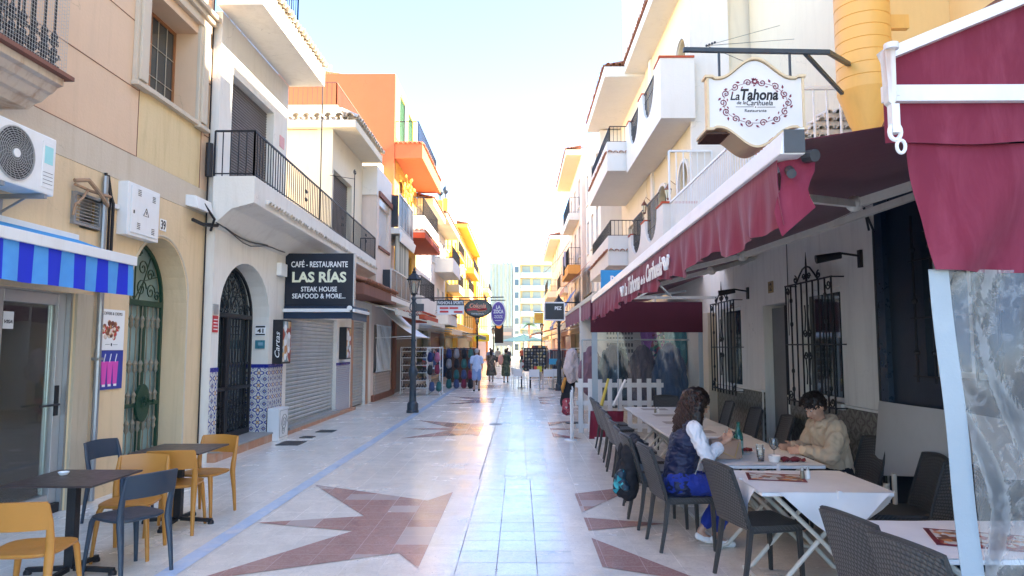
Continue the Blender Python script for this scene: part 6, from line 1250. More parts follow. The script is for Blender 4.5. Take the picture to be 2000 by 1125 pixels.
# =================================================================== CAFE CHAIRS AND TABLES (left)
def nordic_chair(m):
    """faces +X, origin on the floor under the seat centre"""
    t = empty('cafe_chair', (0, 0, 0), 'x', 'chair')
    b = MB(); n = 28; O, I = [], []
    def se(a, k=1): c, s_ = math.cos(a), math.sin(a); return (.215 * k * math.copysign(abs(c) ** .55, c), (.215 + .012 * c) * k * math.copysign(abs(s_) ** .55, s_))
    rings = []
    for k, z in ((.90, .425), (1., .438), (1.0, .452), (.92, .455), (.6, .447), (.02, .444)):
        rings.append([b.bm.verts.new((*se(2 * math.pi * i / n, k), z)) for i in range(n)])
    for r0, r1 in zip(rings, rings[1:]):
        for i in range(n): b.bm.faces.new([r0[i], r0[(i + 1) % n], r1[(i + 1) % n], r1[i]])
    b.bm.faces.new(rings[0][::-1]); b.bm.faces.new(rings[-1]); b.build('seat', m, t, smooth=True, auto=60)
    for sy in (-1, 1):
        b = MB(); b.tube([(.17, sy * .165, .44), (.185, sy * .18, .40), (.20, sy * .20, .2), (.215, sy * .215, 0)], [.022, .021, .016, .013], 10, 1.15); b.build('leg', m, t, smooth=True)
        b = MB(); b.tube([(-.255, sy * .205, 0), (-.235, sy * .20, .2), (-.20, sy * .195, .42), (-.205, sy * .20, .52), (-.235, sy * .205, .66), (-.268, sy * .20, .775)], [.013, .017, .024, .022, .017, .012], 10, 1.2); b.build('leg', m, t, smooth=True)
    b = MB()
    def back(u, v): y = -.205 + .41 * u; z = .615 + (.175 + .008 * math.sin(u * math.pi)) * v; x = -.222 - .045 * math.sin(u * math.pi) - .045 * v; return (x, y, z)
    b.grid(back, 16, 6, .016); b.build('backrest', m, t, smooth=True, auto=50); return t
cy = nordic_chair('yelchair'); cd_ = nordic_chair('bluechair'); used = set()
def put(proto, x, y, rz, lab, grp):
    o = proto if id(proto) not in used else copy_tree(proto); used.add(id(proto)); o.location = (x, y, 0); o.rotation_euler = (0, 0, R(rz)); o['label'] = lab; o['group'] = grp; return o
g1 = 'plastic chairs around the cafe tables on the left'
put(cy, -3.18, 4.62, 98, 'ochre plastic chair at the bottom left corner, cut by the frame edge', g1)
put(cd_, -3.06, 5.52, 152, 'slate blue plastic chair in front, turned to the nearer dark table', g1)
put(cy, -3.30, 5.98, -80, 'ochre plastic chair between the two dark tables, facing the nearer table', g1)
put(cd_, -4.06, 7.15, -14, 'slate blue plastic chair behind, next to the shopfront', g1)
put(cy, -3.30, 6.78, 102, 'ochre plastic chair on the near side of the farther dark table', g1)
put(cy, -3.30, 7.36, -98, 'ochre plastic chair at the far side of the farther dark table', g1)
def cafe_table():
    t = empty('cafe_table', (0, 0, 0), 'x', 'table', 'dark cafe tables on the left')
    b = MB(); b.box(-.345, .345, -.345, .345, .722, .737); b.build('tabletop', 'tabletop', t, bevel=.004)
    b = MB(); b.box(-.035, .035, -.035, .035, .06, .70); b.box(-.2, .2, -.03, .03, .700, .720); b.box(-.03, .03, -.2, .2, .698, .719); b.build('column', 'black', t, bevel=.005)
    b = MB()
    for a in range(4):
        c, s_ = math.cos(a * math.pi / 2), math.sin(a * math.pi / 2); b.tube([(c * .03, s_ * .03, .05), (c * .34, s_ * .34, .035)], .024, 4); b.lathe([(.03, 0), (.03, .02), (.022, .035)], (c * .33, s_ * .33, 0), 10)
    b.build('foot', 'black', t); return t
T0 = cafe_table(); T0.location = (-3.47, 5.47, 0); T0['label'] = 'nearer dark square cafe table with a white sugar bowl on it'
o = copy_tree(T0); o.location = (-3.40, 7.02, 0); o['label'] = 'farther dark square cafe table beside the green door, with nothing on it'
b = MB(); b.lathe([(.025, .738), (.03, .741), (.042, .762), (.038, .764), (.03, .748), (.0, .746)], (-3.62, 5.56, 0), 14); b.build('sugar_bowl', 'lettering', label='small white bowl on the nearer dark cafe table', cat='bowl', smooth=True)
# =================================================================== RESTAURANT CHAIRS AND TABLES (right)
def wicker_chair():
    t = empty('wicker_chair', (0, 0, 0), 'x', 'chair')
    b = MB(); b.grid(lambda u, v: (-.215 + .44 * u, (-.225 + .45 * v) * (1 - .04 * (1 - u)), .455 - .012 * math.sin(u * math.pi) * math.sin(v * math.pi)), 10, 10, .035); b.build('seat', 'wicker', t, smooth=True, auto=50)
    b = MB()
    def bk(u, v):
        hw = .225 * (1 - .06 * v) ; y = (-1 + 2 * u) * hw; z = .44 + .43 * v + .018 * math.sin(u * math.pi) * v; x = -.215 - .11 * v - .02 * v * v - .035 * math.sin(u * math.pi) * (.4 + .6 * v); return (x, y, z)
    b.grid(bk, 12, 14, .022); bo = b.build('backrest', 'wicker', t, smooth=True, auto=50)
    b = MB(); b.tube([bk(0, v / 8) for v in range(9)] + [bk(u / 8, 1) for u in range(1, 9)] + [bk(1, 1 - v / 8) for v in range(1, 9)], .014, 6); b.build('back_rim', 'wickerleg', bo, smooth=True)
    for sy in (-1, 1):
        b = MB(); b.tube([(.19, sy * .20, .44), (.20, sy * .205, .2), (.205, sy * .21, 0)], [.024, .021, .017], 4); b.build('leg', 'wickerleg', t)
        b = MB(); b.tube([(-.20, sy * .205, .45), (-.235, sy * .21, .2), (-.275, sy * .215, 0)], [.026, .021, .017], 4); b.build('leg', 'wickerleg', t)
    b = MB(); b.box(-.2, .2, -.21, -.19, .40, .43); b.box(-.2, .2, .19, .21, .40, .43); b.build('seat_frame', 'wickerleg', t); return t
wc = wicker_chair(); g2 = 'dark wicker chairs on the street side of the restaurant tables'; g3 = 'dark wicker chairs on the wall side of the restaurant tables'; g4 = 'dark wicker chairs in the near right corner'
put(wc, 1.83, 5.40, 12, 'grey wicker chair pulled up to the nearest white table with the diamond cloth', g2)
put(wc, 1.46, 6.32, 6, 'grey wicker chair on which the woman in the navy vest sits', g2)
rowL = [(1.40, 7.05, 4, 'grey wicker chair right behind the seated woman, with the jacket over its back'), (1.42, 7.62, -2, 'grey wicker chair next after the one carrying the jacket'), (1.45, 8.25, 5, 'grey wicker chair third beyond the seated woman'), (1.50, 9.0, -3, 'grey wicker chair fourth beyond the seated woman'), (1.52, 9.75, 3, 'grey wicker chair in the middle of the long street side row'),
        (1.55, 10.5, -2, 'grey wicker chair third from the picket fence on the street side'), (1.58, 11.3, 4, 'grey wicker chair second from the picket fence on the street side'), (1.60, 12.0, 0, 'grey wicker chair nearest the picket fence on the street side')]
for x, y, r_, lab in rowL: put(wc, x, y, r_, lab, g2)
put(wc, 3.06, 6.72, 184, 'dark wicker chair on which the young man in the beige hoodie sits', g3)
for x, y, r_, lab in ((3.0, 5.72, 174, 'dark wicker chair across the nearest white table, at its wall side'), (3.05, 7.9, 182, 'dark wicker chair just beyond the young man, in front of the grey door'), (3.05, 8.9, 178, 'dark wicker chair beyond the grey door on the wall side'), (3.04, 10.0, 183, 'dark wicker chair below the farther barred window'), (3.02, 11.2, 180, 'dark wicker chair second from the far end on the wall side'), (2.6, 12.2, -95, 'dark wicker chair at the far head of the long table')): put(wc, x, y, r_, lab, g3)
put(wc, 2.05, 3.78, 12, 'dark wicker chair by the near corner table, the farther of the pair at bottom right', g4); put(wc, 2.07, 3.30, 14, 'dark wicker chair by the near corner table, the nearer one cut by the frame', g4)
put(wc, 2.92, 5.15, 186, 'dark wicker chair by the wall behind the nearest white table', g4)
def folding_table(cx, cy, lx, ly, lab, legs=True):
    t = empty('folding_table', (cx, cy, 0), lab, 'table', 'white tables of the restaurant terrace')
    b = MB(); b.box(cx - lx / 2, cx + lx / 2, cy - ly / 2, cy + ly / 2, .712, .740); b.build('tabletop', 'whitetop', t, bevel=.008)
    for k, y in enumerate((cy - ly * .32, cy + ly * .32)):
        for q, sg_ in enumerate((-1, 1)):
            o = .014 * sg_; b = MB(); b.tube([(cx + sg_ * lx * .36, y + o, .70), (cx + sg_ * .02, y + o, .40), (cx - sg_ * lx * .34, y + o, .035), (cx - sg_ * lx * .42, y + o, .018)], .017, 8); b.build('leg', 'offtube', t, smooth=True)
    b = MB()
    for x in (cx - lx * .36, cx + lx * .36): b.tube([(x, cy - ly * .34, .70), (x, cy + ly * .34, .70)], .014, 6)
    for x in (cx - lx * .40, cx + lx * .40): b.tube([(x, cy - ly * .34, .018), (x, cy + ly * .34, .018)], .014, 6)
    b.build('cross_bar', 'offtube', t, smooth=True); return t
TB = [(2.15, 5.36, .92, .84, 'nearest white folding table, covered by the diamond cloth'), (2.14, 6.50, .96, .92, 'white folding table at which the two guests sit'), (2.16, 7.48, .94, .92, 'white folding table just beyond the two guests'), (2.18, 8.46, .94, .92, 'white folding table second beyond the two guests'), (2.20, 9.44, .94, .92, 'white folding table in the middle of the far row'), (2.22, 10.42, .94, .92, 'white folding table next to last before the wind screen'), (2.24, 11.40, .94, .92, 'white folding table at the far end before the wind screen')]
for a in TB: folding_table(*a)
folding_table(2.50, 3.78, 1.15, .72, 'white table in the bottom right corner behind the clear plastic')
def diamond(cx, cy, lx, ly, lab, drop=.30, wid=.30, side=(1, 1, 1, 1)):
    t = empty('tablecloth', (cx, cy, .74), lab, 'tablecloth', 'white cloths on the terrace tables'); e = .006
    X0, X1, Y0, Y1 = cx - lx / 2 - e, cx + lx / 2 + e, cy - ly / 2 - e, cy + ly / 2 + e; z = .744
    b = MB(); b.grid(lambda u, v: (X0 + (X1 - X0) * u, Y0 + (Y1 - Y0) * v, z + .0015 * math.sin(u * 17 + v * 6)), 12, 12)
    def tri(P, Q, out):
        P, Q, o = Vector(P), Vector(Q), Vector((*out, 0)); n = 12
        for i in range(n):
            for j in range(8):
                def F(a, c): h = 1 - abs(2 * a - 1) ** 1.25; p = P.lerp(Q, a); return p + o * (.008 + .045 * c * math.sin(a * 9 + 1) * h + .02 * c) + Vector((0, 0, -drop * c * h))
                b.face([F(i / n, j / 8), F((i + 1) / n, j / 8), F((i + 1) / n, (j + 1) / 8), F(i / n, (j + 1) / 8)])
    if side[0]: tri((X0 + .12, Y0, z), (X1 - .05, Y0, z), (0, -1))
    if side[1]: tri((X0, Y0 + .06, z), (X0, Y1 - .1, z), (-1, 0))
    if side[2]: tri((X1, Y0 + .06, z), (X1, Y1 - .06, z), (1, 0))
    bmesh.ops.remove_doubles(b.bm, verts=b.bm.verts, dist=.0005); b.build('cloth', 'whitecloth', t, smooth=True, auto=70)
    b = MB(); b.box(cx + .06, cx + .085, Y0 - .015, Y0 + .02, .700, .756); b.box(X0 - .012, X0 + .02, cy + .03, cy + .055, .700, .756); b.build('cloth_clip', 'whitetop', t, bevel=.003)
diamond(2.15, 5.36, .92, .84, 'white cloth laid diagonally with corners hanging on the nearest table'); diamond(2.14, 6.50, .96, .92, 'white cloth on the table of the two guests', .16, side=(0, 1, 0, 1)); diamond(2.50, 3.78, 1.15, .72, 'white cloth on the bottom right corner table', .16, side=(0, 1, 0, 1))
def menu_mat(cx, cy, w_, h_, rz, lab):
    t = empty('menu_placemat', (cx, cy, .748), lab, 'placemat', 'printed menu placemats on the terrace tables', rz=0); m = Matrix.Translation((cx, cy, 0)) @ Matrix.Rotation(R(rz), 4, 'Z')
    def bx(b, x0, x1, y0, y1, z0, z1): p = [(x0, y0, z0), (x1, y0, z0), (x1, y1, z0), (x0, y1, z0), (x0, y0, z1), (x1, y0, z1), (x1, y1, z1), (x0, y1, z1)]; b.hexa([m @ Vector(q) for q in p])
    b = MB(); bx(b, -w_ / 2, w_ / 2, -h_ / 2, h_ / 2, .747, .750); b.build('mat', pm('maroon_mat', (.20, .02, .035), .35), t)
    b = MB(); bx(b, -w_ / 2 + .025, w_ / 2 - .025, -h_ / 2 + .025, h_ / 2 - .025, .7502, .7515); b.build('print', blockpat('menu_print', [(.72, .70, .66), (.66, .62, .56), (.40, .06, .04), (.72, .70, .66), (.28, .12, .06), (.7, .3, .1)], 26, .3), t)
menu_mat(1.98, 5.47, .42, .30, -14, 'red edged picture menu on the nearest cloth covered table'); menu_mat(2.42, 3.72, .50, .34, -20, 'red edged picture menu on the corner table behind the plastic')
for i, (x, y) in enumerate(((2.1, 7.5), (2.12, 8.4), (2.14, 9.4), (2.2, 10.4), (2.2, 11.4))):
    b = MB(); b.box(x - .2, x + .2, y - .14, y + .14, .741, .744); b.build('paper_placemat', pm('pale_placemat', (.45, .42, .40), .5), label=('white placemat on the table just beyond the guests', 'white placemat on the second table beyond the guests', 'white placemat on the middle far table', 'white placemat on the next to last table', 'white placemat on the farthest table')[i], cat='placemat', group='pale placemats on the far tables')
def shakers(x, y, lab, z=.746):
    t = empty('cruet_set', (x, y, z), lab, 'cruet', 'salt and pepper shakers on the tables')
    for k, dx in enumerate((-.022, .024)):
        b = MB(); b.lathe([(.017, z), (.019, z + .01), (.015, z + .05), (.012, z + .062)], (x + dx, y + .01 * k, 0), 12); s_ = b.build('shaker', 'lettering' if k else 'bronze', t, smooth=True); b = MB(); b.lathe([(.0125, z + .0625), (.013, z + .07), (.009, z + .086), (.003, z + .09)], (x + dx, y + .01 * k, 0), 12); b.build('shaker_cap', 'alu', s_, smooth=True)
shakers(2.19, 5.42, 'salt and pepper shakers on the nearest cloth covered table'); shakers(2.86, 3.90, 'salt and pepper shakers behind the clear plastic in the corner')
for i, y in enumerate((7.8, 8.7, 9.7, 10.8)): shakers(2.30 - .06 * i, y, 'shakers on the %s table beyond the guests' % ('first', 'second', 'third', 'fourth')[i], .741)
# things on the guests' table
Z = .746
bg_ = empty('handbag', (1.86, 6.42, Z), 'beige handbag with folded side standing on the guests table', 'bag')
b = MB(); b.prism([(6.33, Z), (6.51, Z), (6.47, Z + .17), (6.37, Z + .17)], 'x', 1.74, 1.99); b.build('bag_body', pm('beige_leather', (.50, .30, .20), .45, .1, 12, .1, 90), bg_, bevel=.012, smooth=True)
b = MB(); 
for k in (-1, 0, 1): b.prism([(6.42 + k * .045 - .016, Z + .01), (6.42 + k * .045 + .016, Z + .01), (6.42 + k * .022 + .008, Z + .165), (6.42 + k * .022 - .008, Z + .165)], 'x', 1.985, 2.012)
b.build('side_gusset', pm('beige_leather', (0, 0, 0)), bg_, bevel=.004)
b = MB(); b.tube([(1.76, 6.34, Z + .15), (1.83, 6.31, Z + .06), (1.93, 6.31, Z + .02), (1.98, 6.34, Z + .15)], .004, 5); b.build('strap', 'gold', bg_)
bt = empty('bottle', (2.06, 6.62, Z), 'teal glass water bottle on the guests table', 'bottle')
tg_ = pm('teal_bottle_glass', (.05, .26, .22), .08, .1, 4, 0); tg_.node_tree.nodes['Principled BSDF'].inputs['Transmission Weight'].default_value = .55
b = MB(); b.lathe([(.040, Z), (.043, Z + .01), (.043, Z + .17), (.036, Z + .20), (.018, Z + .235), (.015, Z + .28), (.018, Z + .285), (.018, Z + .30)], (2.06, 6.62, 0), 20); b.build('glass_body', tg_, bt, smooth=True)
b = MB(); b.lathe([(.0438, Z + .06), (.0438, Z + .13)], (2.06, 6.62, 0), 20); b.build('bottle_label', pm('pale_teal_label', (.25, .50, .46), .5), bt, smooth=True)
gw = glass_clear('drinking_glass', (.93, .95, .95), .0, alpha=.2)
for i, (x, y, h, lab) in enumerate(((2.13, 6.22, .11, 'tumbler with dark drink at the near edge of the guests table'), (2.19, 6.42, .12, 'empty tumbler behind the bowl on the guests table'))):
    t = empty('drinking_glass', (x, y, Z), lab, 'glass', 'glasses on the guests table'); b = MB(); b.lathe([(.026, Z + .004), (.034, Z + h)], (x, y, 0), 18); b.bm.faces.ensure_lookup_table(); bmesh.ops.delete(b.bm, geom=[b.bm.faces[-1]], context='FACES_ONLY'); b.build('glass_body', gw, t, smooth=True)
    b = MB(); b.lathe([(.0255, Z + .006), (.0275, Z + .03)], (x, y, 0), 18); b.build('drink', pm('cola_drink', (.05, .008, .008), .1), t)
t = empty('wine_glass', (2.34, 6.48, Z), 'round empty wine glass on the guests table', 'glass')
b = MB(); b.lathe([(.034, Z), (.034, Z + .003), (.004, Z + .008), (.004, Z + .06), (.02, Z + .07), (.04, Z + .10), (.042, Z + .13), (.034, Z + .17)], (2.34, 6.48, 0), 20); b.build('glass_body', gw, t, smooth=True)
b = MB(); b.lathe([(.038, Z), (.045, Z + .01), (.055, Z + .055), (.050, Z + .057), (.04, Z + .045), (.0, Z + .04)], (2.24, 6.20, 0), 20); b.build('bowl', 'lettering', label='round white bowl on the guests table', cat='bowl', smooth=True)
b = MB(); b.grid(lambda u, v: (2.30 + .20 * u, 6.16 + .12 * v, Z + .006 + .022 * abs(math.sin(u * 7 + v * 3)) + .012 * math.sin(v * 9)), 14, 10, .004); b.build('red_napkin', cloth('red_napkin_cloth', (.16, .008, .02)), label='crumpled dark red napkin beside the white bowl', cat='napkin', smooth=True)
b = MB(); b.lathe([(.05, Z), (.08, Z + .006), (.085, Z + .012), (.0, Z + .010)], (2.12, 6.72, 0), 20); b.build('saucer', 'lettering', label='white saucer by the teal bottle', cat='plate', smooth=True)
b = MB(); b.grid(lambda u, v: (2.12 + .10 * u, 6.70 + .08 * v, Z + .015 + .03 * abs(math.sin(u * 6 + v * 4))), 10, 8, .004); b.build('red_napkin', cloth('red_napkin_cloth2', (.20, .01, .015)), label='small red napkin behind the teal bottle', cat='napkin', smooth=True)
# jacket + backpack over chair, coat over chair
jk = empty('jacket', (1.12, 7.02, .3), 'black jacket with turquoise pattern hung over the chair behind the woman', 'jacket')
organic('jacket_body', lambda mb: (cap(mb, (1.16, 6.86, .80), (1.18, 7.26, .80), .055, .055), cap(mb, (1.10, 6.92, .72), (1.06, 6.96, .36), .09, .11), cap(mb, (1.10, 7.16, .72), (1.08, 7.18, .40), .09, .10), cap(mb, (1.06, 6.96, .40), (1.12, 7.2, .34), .10, .08)), .014, 'black2', jk, nz=(9, .012))
organic('turquoise_panel', lambda mb: (cap(mb, (.99, 6.86, .52), (.97, 6.97, .36), .045, .05), cap(mb, (.98, 6.92, .50), (1.03, 6.84, .40), .04, .04)), .010, blockpat('turquoise_print', [(.02, .30, .36), (.01, .02, .03), (.06, .45, .50), (.02, .05, .08)], 20), jk, nz=(12, .008))
b = MB(); b.tube([(3.02, 5.9, 0), (3.05, 5.9, .62)], .022, 8); b.tube([(3.12, 5.9, .2), (3.12, 5.9, .7)], .02, 8); b.build('folded_stand', 'sandpl', label='cream tubes of a folded stand standing by the wall side chairs', cat='stand')
# leaning parasol poles near far tables
b = MB(); b.tube([(1.62, 12.05, .74), (1.86, 12.2, 1.18)], .025, 8); b.build('folded_sign', 'whitemetal', label='white pole leaning on the farthest table', cat='pole'); b = MB(); b.tube([(1.42, 12.1, .74), (1.56, 12.2, 1.20)], [.03, .02], 8); b.build('folded_cloth', 'yelcloth', label='pale yellow furled cloth leaning by the farthest chairs', cat='cloth')

# =================================================================== PEOPLE
def hand(mb, w_, d, side, curl=.6, sc_=1.):
    """palm at w_, pointing along d, 'side' = thumb direction; five separate fingers"""
    w_, d, sd = Vector(w_), Vector(d).normalized(), Vector(side).normalized(); sd = (sd - d * sd.dot(d)).normalized(); nrm = d.cross(sd)
    pc = w_ + d * .045; cap(mb, w_ + d * .01, pc + sd * .012, .020, .021, 10); cap(mb, w_ + d * .015 - sd * .01, pc - sd * .022, .019, .018, 10); cap(mb, pc + sd * .02 + d * .015, pc - sd * .028 + d * .012, .014, .013, 10)
    for i, L in enumerate((.068, .076, .070, .055)):
        o = pc + d * .022 + sd * (.029 - .0185 * i); a = curl * (.7 + .15 * i); p1 = o + (d * math.cos(a * .5) + nrm * math.sin(a * .5)) * L * .45; p2 = p1 + (d * math.cos(a * 1.3) + nrm * math.sin(a * 1.3)) * L * .3; p3 = p2 + (d * math.cos(a * 2) + nrm * math.sin(a * 2)) * L * .25; chain(mb, [o, p1, p2, p3], [.0095, .0088, .0080, .0070], 8)
    o = w_ + d * .022 + sd * .028; chain(mb, [o, o + sd * .022 + d * .02 + nrm * .008, o + sd * .024 + d * .048 + nrm * .02], [.012, .010, .008], 8)
def head(mb, c, f, up, s=1.):
    """c head centre, f facing dir; returns frame"""
    f, up = Vector(f).normalized(), Vector(up).normalized(); r_ = f.cross(up).normalized(); up = r_.cross(f).normalized(); rot = Matrix((f, r_, up)).transposed(); c = Vector(c)
    P = lambda a, b_, d_: c + (f * a + r_ * b_ + up * d_) * s
    mb.ball(P(-.012, 0, .03), (.098 * s, .075 * s, .088 * s), 20, rot); mb.ball(P(.022, 0, -.035), (.068 * s, .058 * s, .075 * s), 18, rot); mb.ball(P(.05, 0, -.088), (.030 * s, .030 * s, .022 * s), 12, rot)
    chain(mb, [P(.078, 0, .018), P(.098, 0, -.012), P(.108, 0, -.030)], [.010 * s, .012 * s, .013 * s], 8)
    for q in (-1, 1):
        mb.ball(P(.092, q * .012, -.032), (.010 * s, .009 * s, .008 * s), 8, rot); mb.ball(P(.062, q * .038, -.028), (.026 * s, .022 * s, .026 * s), 10, rot); cap(mb, P(.080, q * .012, .030), P(.068, q * .045, .028), .011 * s, .010 * s, 8)
        mb.ball(P(-.012, q * .076, -.008), (.020 * s, .009 * s, .030 * s), 10, rot)
    cap(mb, P(.084, -.018, -.058), P(.084, .018, -.058), .0085 * s, .0085 * s, 8); cap(mb, P(.082, -.014, -.070), P(.082, .014, -.070), .009 * s, .009 * s, 8)
    return P, rot, f, r_, up
def face_parts(par, P, rot, s, lip=(.35, .10, .09), brow='hair'):
    for q in (-1, 1):
        b = MB(); b.ball(P(.074, q * .030, .008), (.008 * s, .010 * s, .0035 * s), 10, rot); e = b.build('eye', 'lettering', par, smooth=True); b = MB(); b.ball(P(.0815, q * .029, .006), (.004 * s, .0085 * s, .0045 * s), 8, rot); b.build('iris', 'black', e, smooth=True)
        b = MB(); b.tube([P(.090, q * .012, .034), P(.090, q * .028, .040), P(.076, q * .046, .034)], [.003, .0045, .002], 6); b.build('eyebrow', brow, par, smooth=True)
    b = MB(); b.tube([P(.084, -.024, -.063), P(.0935, 0, -.062), P(.084, .024, -.063)], [.002, .006, .002], 8); b.build('lips', pm('lip_colour_%d' % int(lip[0] * 100), lip, .4, .05, 9, 0), par, smooth=True)
# ---- woman, seated, facing +X (slightly away), looking down at a phone
wo = empty('person', (1.50, 6.33, 0), 'woman with long curly hair in navy vest and blue jeans, holding a phone', 'person')
hip = V(1.44, 6.33, .55); che = V(1.50, 6.34, .88); nk = V(1.575, 6.35, 1.085); hc = V(1.615, 6.35, 1.235); fd = V(.93, .12, -.42); upv = V(.36, .05, .92)
shR, shL = V(1.535, 6.17, 1.035), V(1.56, 6.52, 1.03); elR, elL = V(1.63, 6.12, .80), V(1.72, 6.56, .80); wrR, wrL = V(1.815, 6.22, .915), V(1.845, 6.42, .915)
kn = [V(1.90, 6.24, .50), V(1.92, 6.44, .50)]; an = [V(1.72, 6.26, .10), V(1.62, 6.38, .10)]
hd = {}
def wbody(mb):
    hd['w'] = head(mb, hc, fd, upv, .98); cap(mb, nk - V(.02, 0, .06), hc + V(-.03, 0, -.05), .052, .047)
    chain(mb, [hip, che, nk - V(.0, 0, .06)], [.13, .12, .07]); cap(mb, shR, shL, .05, .05)
    for s_, e, w_ in ((shR, elR, wrR), (shL, elL, wrL)): chain(mb, [s_, e, w_], [.045, .036, .024])
    hand(mb, wrR, V(.62, .20, .62), V(-.3, .9, .3), .75, 1); hand(mb, wrL, V(.60, -.25, .60), V(-.3, -.9, .3), .75, 1)
    for i, k in enumerate((-.09, .09)):
        chain(mb, [hip + V(0, k, 0), kn[i], an[i]], [.075, .05, .03]); chain(mb, [an[i], an[i] + V(.04, 0, -.045), an[i] + V(.14, 0, -.075)], [.03, .03, .022])
wb_ = organic('person_body', wbody, .0065, 'skin', wo, smooth=4)
face_parts(wb_, hd['w'][0], hd['w'][1], .98)
organic('jeans', lambda mb: (cap(mb, hip + V(-.02, -.06, -.01), hip + V(-.02, .06, -.01), .135, .135), [chain(mb, [hip + V(0, k, -.0), kn[i], kn[i].lerp(an[i], .80)], [.108, .074, .052]) for i, k in enumerate((-.085, .085))]), .010, 'jeans', wo, nz=(15, .009, .8))
organic('shirt', lambda mb: (cap(mb, shR, shL, .064, .064), [chain(mb, [s_, e, e.lerp(w_, .50)], [.066, .058, .046]) for s_, e, w_ in ((shR, elR, wrR), (shL, elL, wrL))], [cap(mb, e.lerp(w_, .42), e.lerp(w_, .58), .050, .050) for e, w_ in ((elR, wrR), (elL, wrL))], cap(mb, nk - V(.02, 0, .05), nk + V(.0, 0, .0), .075, .058)), .008, 'whiteshirt', wo, nz=(18, .010, .6))
vest = organic('quilted_vest', lambda mb: (chain(mb, [hip + V(-.01, 0, -.02), hip + V(.01, 0, .16), che, nk - V(.01, 0, .08)], [.150, .140, .142, .085]), cap(mb, hip + V(-.01, -.06, -.02), hip + V(-.01, .06, -.02), .14, .14), cap(mb, che + V(0, -.05, .02), che + V(0, .05, .02), .135, .135), cap(mb, shR + V(-.02, .04, .0), shL + V(-.02, -.04, .0), .066, .066), cap(mb, nk - V(.03, .02, .03), nk - V(.03, -.02, .03), .07, .07)), .008, 'navyvest', wo, nz=(11, .009, 2.4))
b = MB(); b.tube([(1.54, 6.192, .64), (1.575, 6.190, .72), (1.60, 6.186, .78)], .002, 5); b.ball((1.543, 6.188, .645), .007, 8); b.build('pocket_zip', 'alu', vest)
P_, rot_, f_, r__, u_ = hd['w']
def whair(mb):
    mb.ball(P_(-.028, 0, .045), (.112, .094, .098), 18, rot_); r0 = P_(-.06, 0, .02); chain(mb, [r0, r0 + V(-.02, 0, -.13), r0 + V(-.05, -.01, -.27), r0 + V(-.06, -.01, -.38)], [.095, .095, .08, .05]); [chain(mb, [P_(-.02, q * .075, .02), P_(-.03, q * .085, .0) + V(-.01, 0, -.10), P_(-.03, q * .08, 0) + V(-.03, 0, -.25)], [.04, .05, .04]) for q in (-1, 1)]
hh = organic('hair', whair, .010, 'hair', wo, nz=(26, .016, .7))
b = MB()
for k in range(170):
    a = random.uniform(-1.0, 1.0) * 1.75; L = random.uniform(.28, .50); ph = random.random() * 6; rad = random.uniform(.012, .022); sx = -.04 - .085 * math.cos(a) + random.uniform(-.02, .01); sy = .098 * math.sin(a); sz = random.uniform(-.04, .09)
    pts = []
    for i in range(17):
        t = i / 16; pts.append(P_(sx, sy * (1.02 - .2 * t), sz) + V(-.05 * t * (.5 + .5 * math.cos(a)) - .05 * math.sin(math.pi * t) + rad * math.cos(ph + t * 24), rad * math.sin(ph + t * 24), -L * t))
    b.tube(pts, [.008 * (1 - .6 * i / 16) for i in range(17)], 4)
b.build('hair_curls', 'hairred', hh, smooth=True, auto=False)
b = MB(); b.tube([P_(.02, -.08, .09), P_(-.005, -.02, .135), P_(-.005, .02, .135), P_(.02, .08, .09)], .006, 6); b.build('sunglasses', 'black', wo)
b = MB()
for q in (-1, 1): b.tube([P_(.094 + .004, q * .030 + .019 * math.cos(t * .524), .006 + .017 * math.sin(t * .524)) for t in range(13)], .0018, 4); b.tube([P_(.094, q * .05, .012), P_(.0, q * .078, .012)], .0018, 4)
b.build('spectacles', 'gold', wo)
for i in (0, 1):
    organic('shoe', lambda mb: chain(mb, [an[i] + V(-.015, 0, -.035), an[i] + V(.06, 0, -.065), an[i] + V(.155, 0, -.075)], [.034, .036, .028]), .008, 'whitecloth', wo)
ph = empty('phone', (1.88, 6.33, .95), 'dark mobile phone held in the woman hands', 'phone')
b = MB(); m4 = Matrix.Translation((1.90, 6.32, .972)) @ Matrix.Rotation(R(-38), 4, 'Y'); b.hexa([m4 @ Vector(q) for q in ((-.035, -.07, -.004), (.035, -.07, -.004), (.035, .07, -.004), (-.035, .07, -.004), (-.035, -.07, .004), (.035, -.07, .004), (.035, .07, .004), (-.035, .07, .004))]); b.build('phone_body', 'black', ph, bevel=.002)
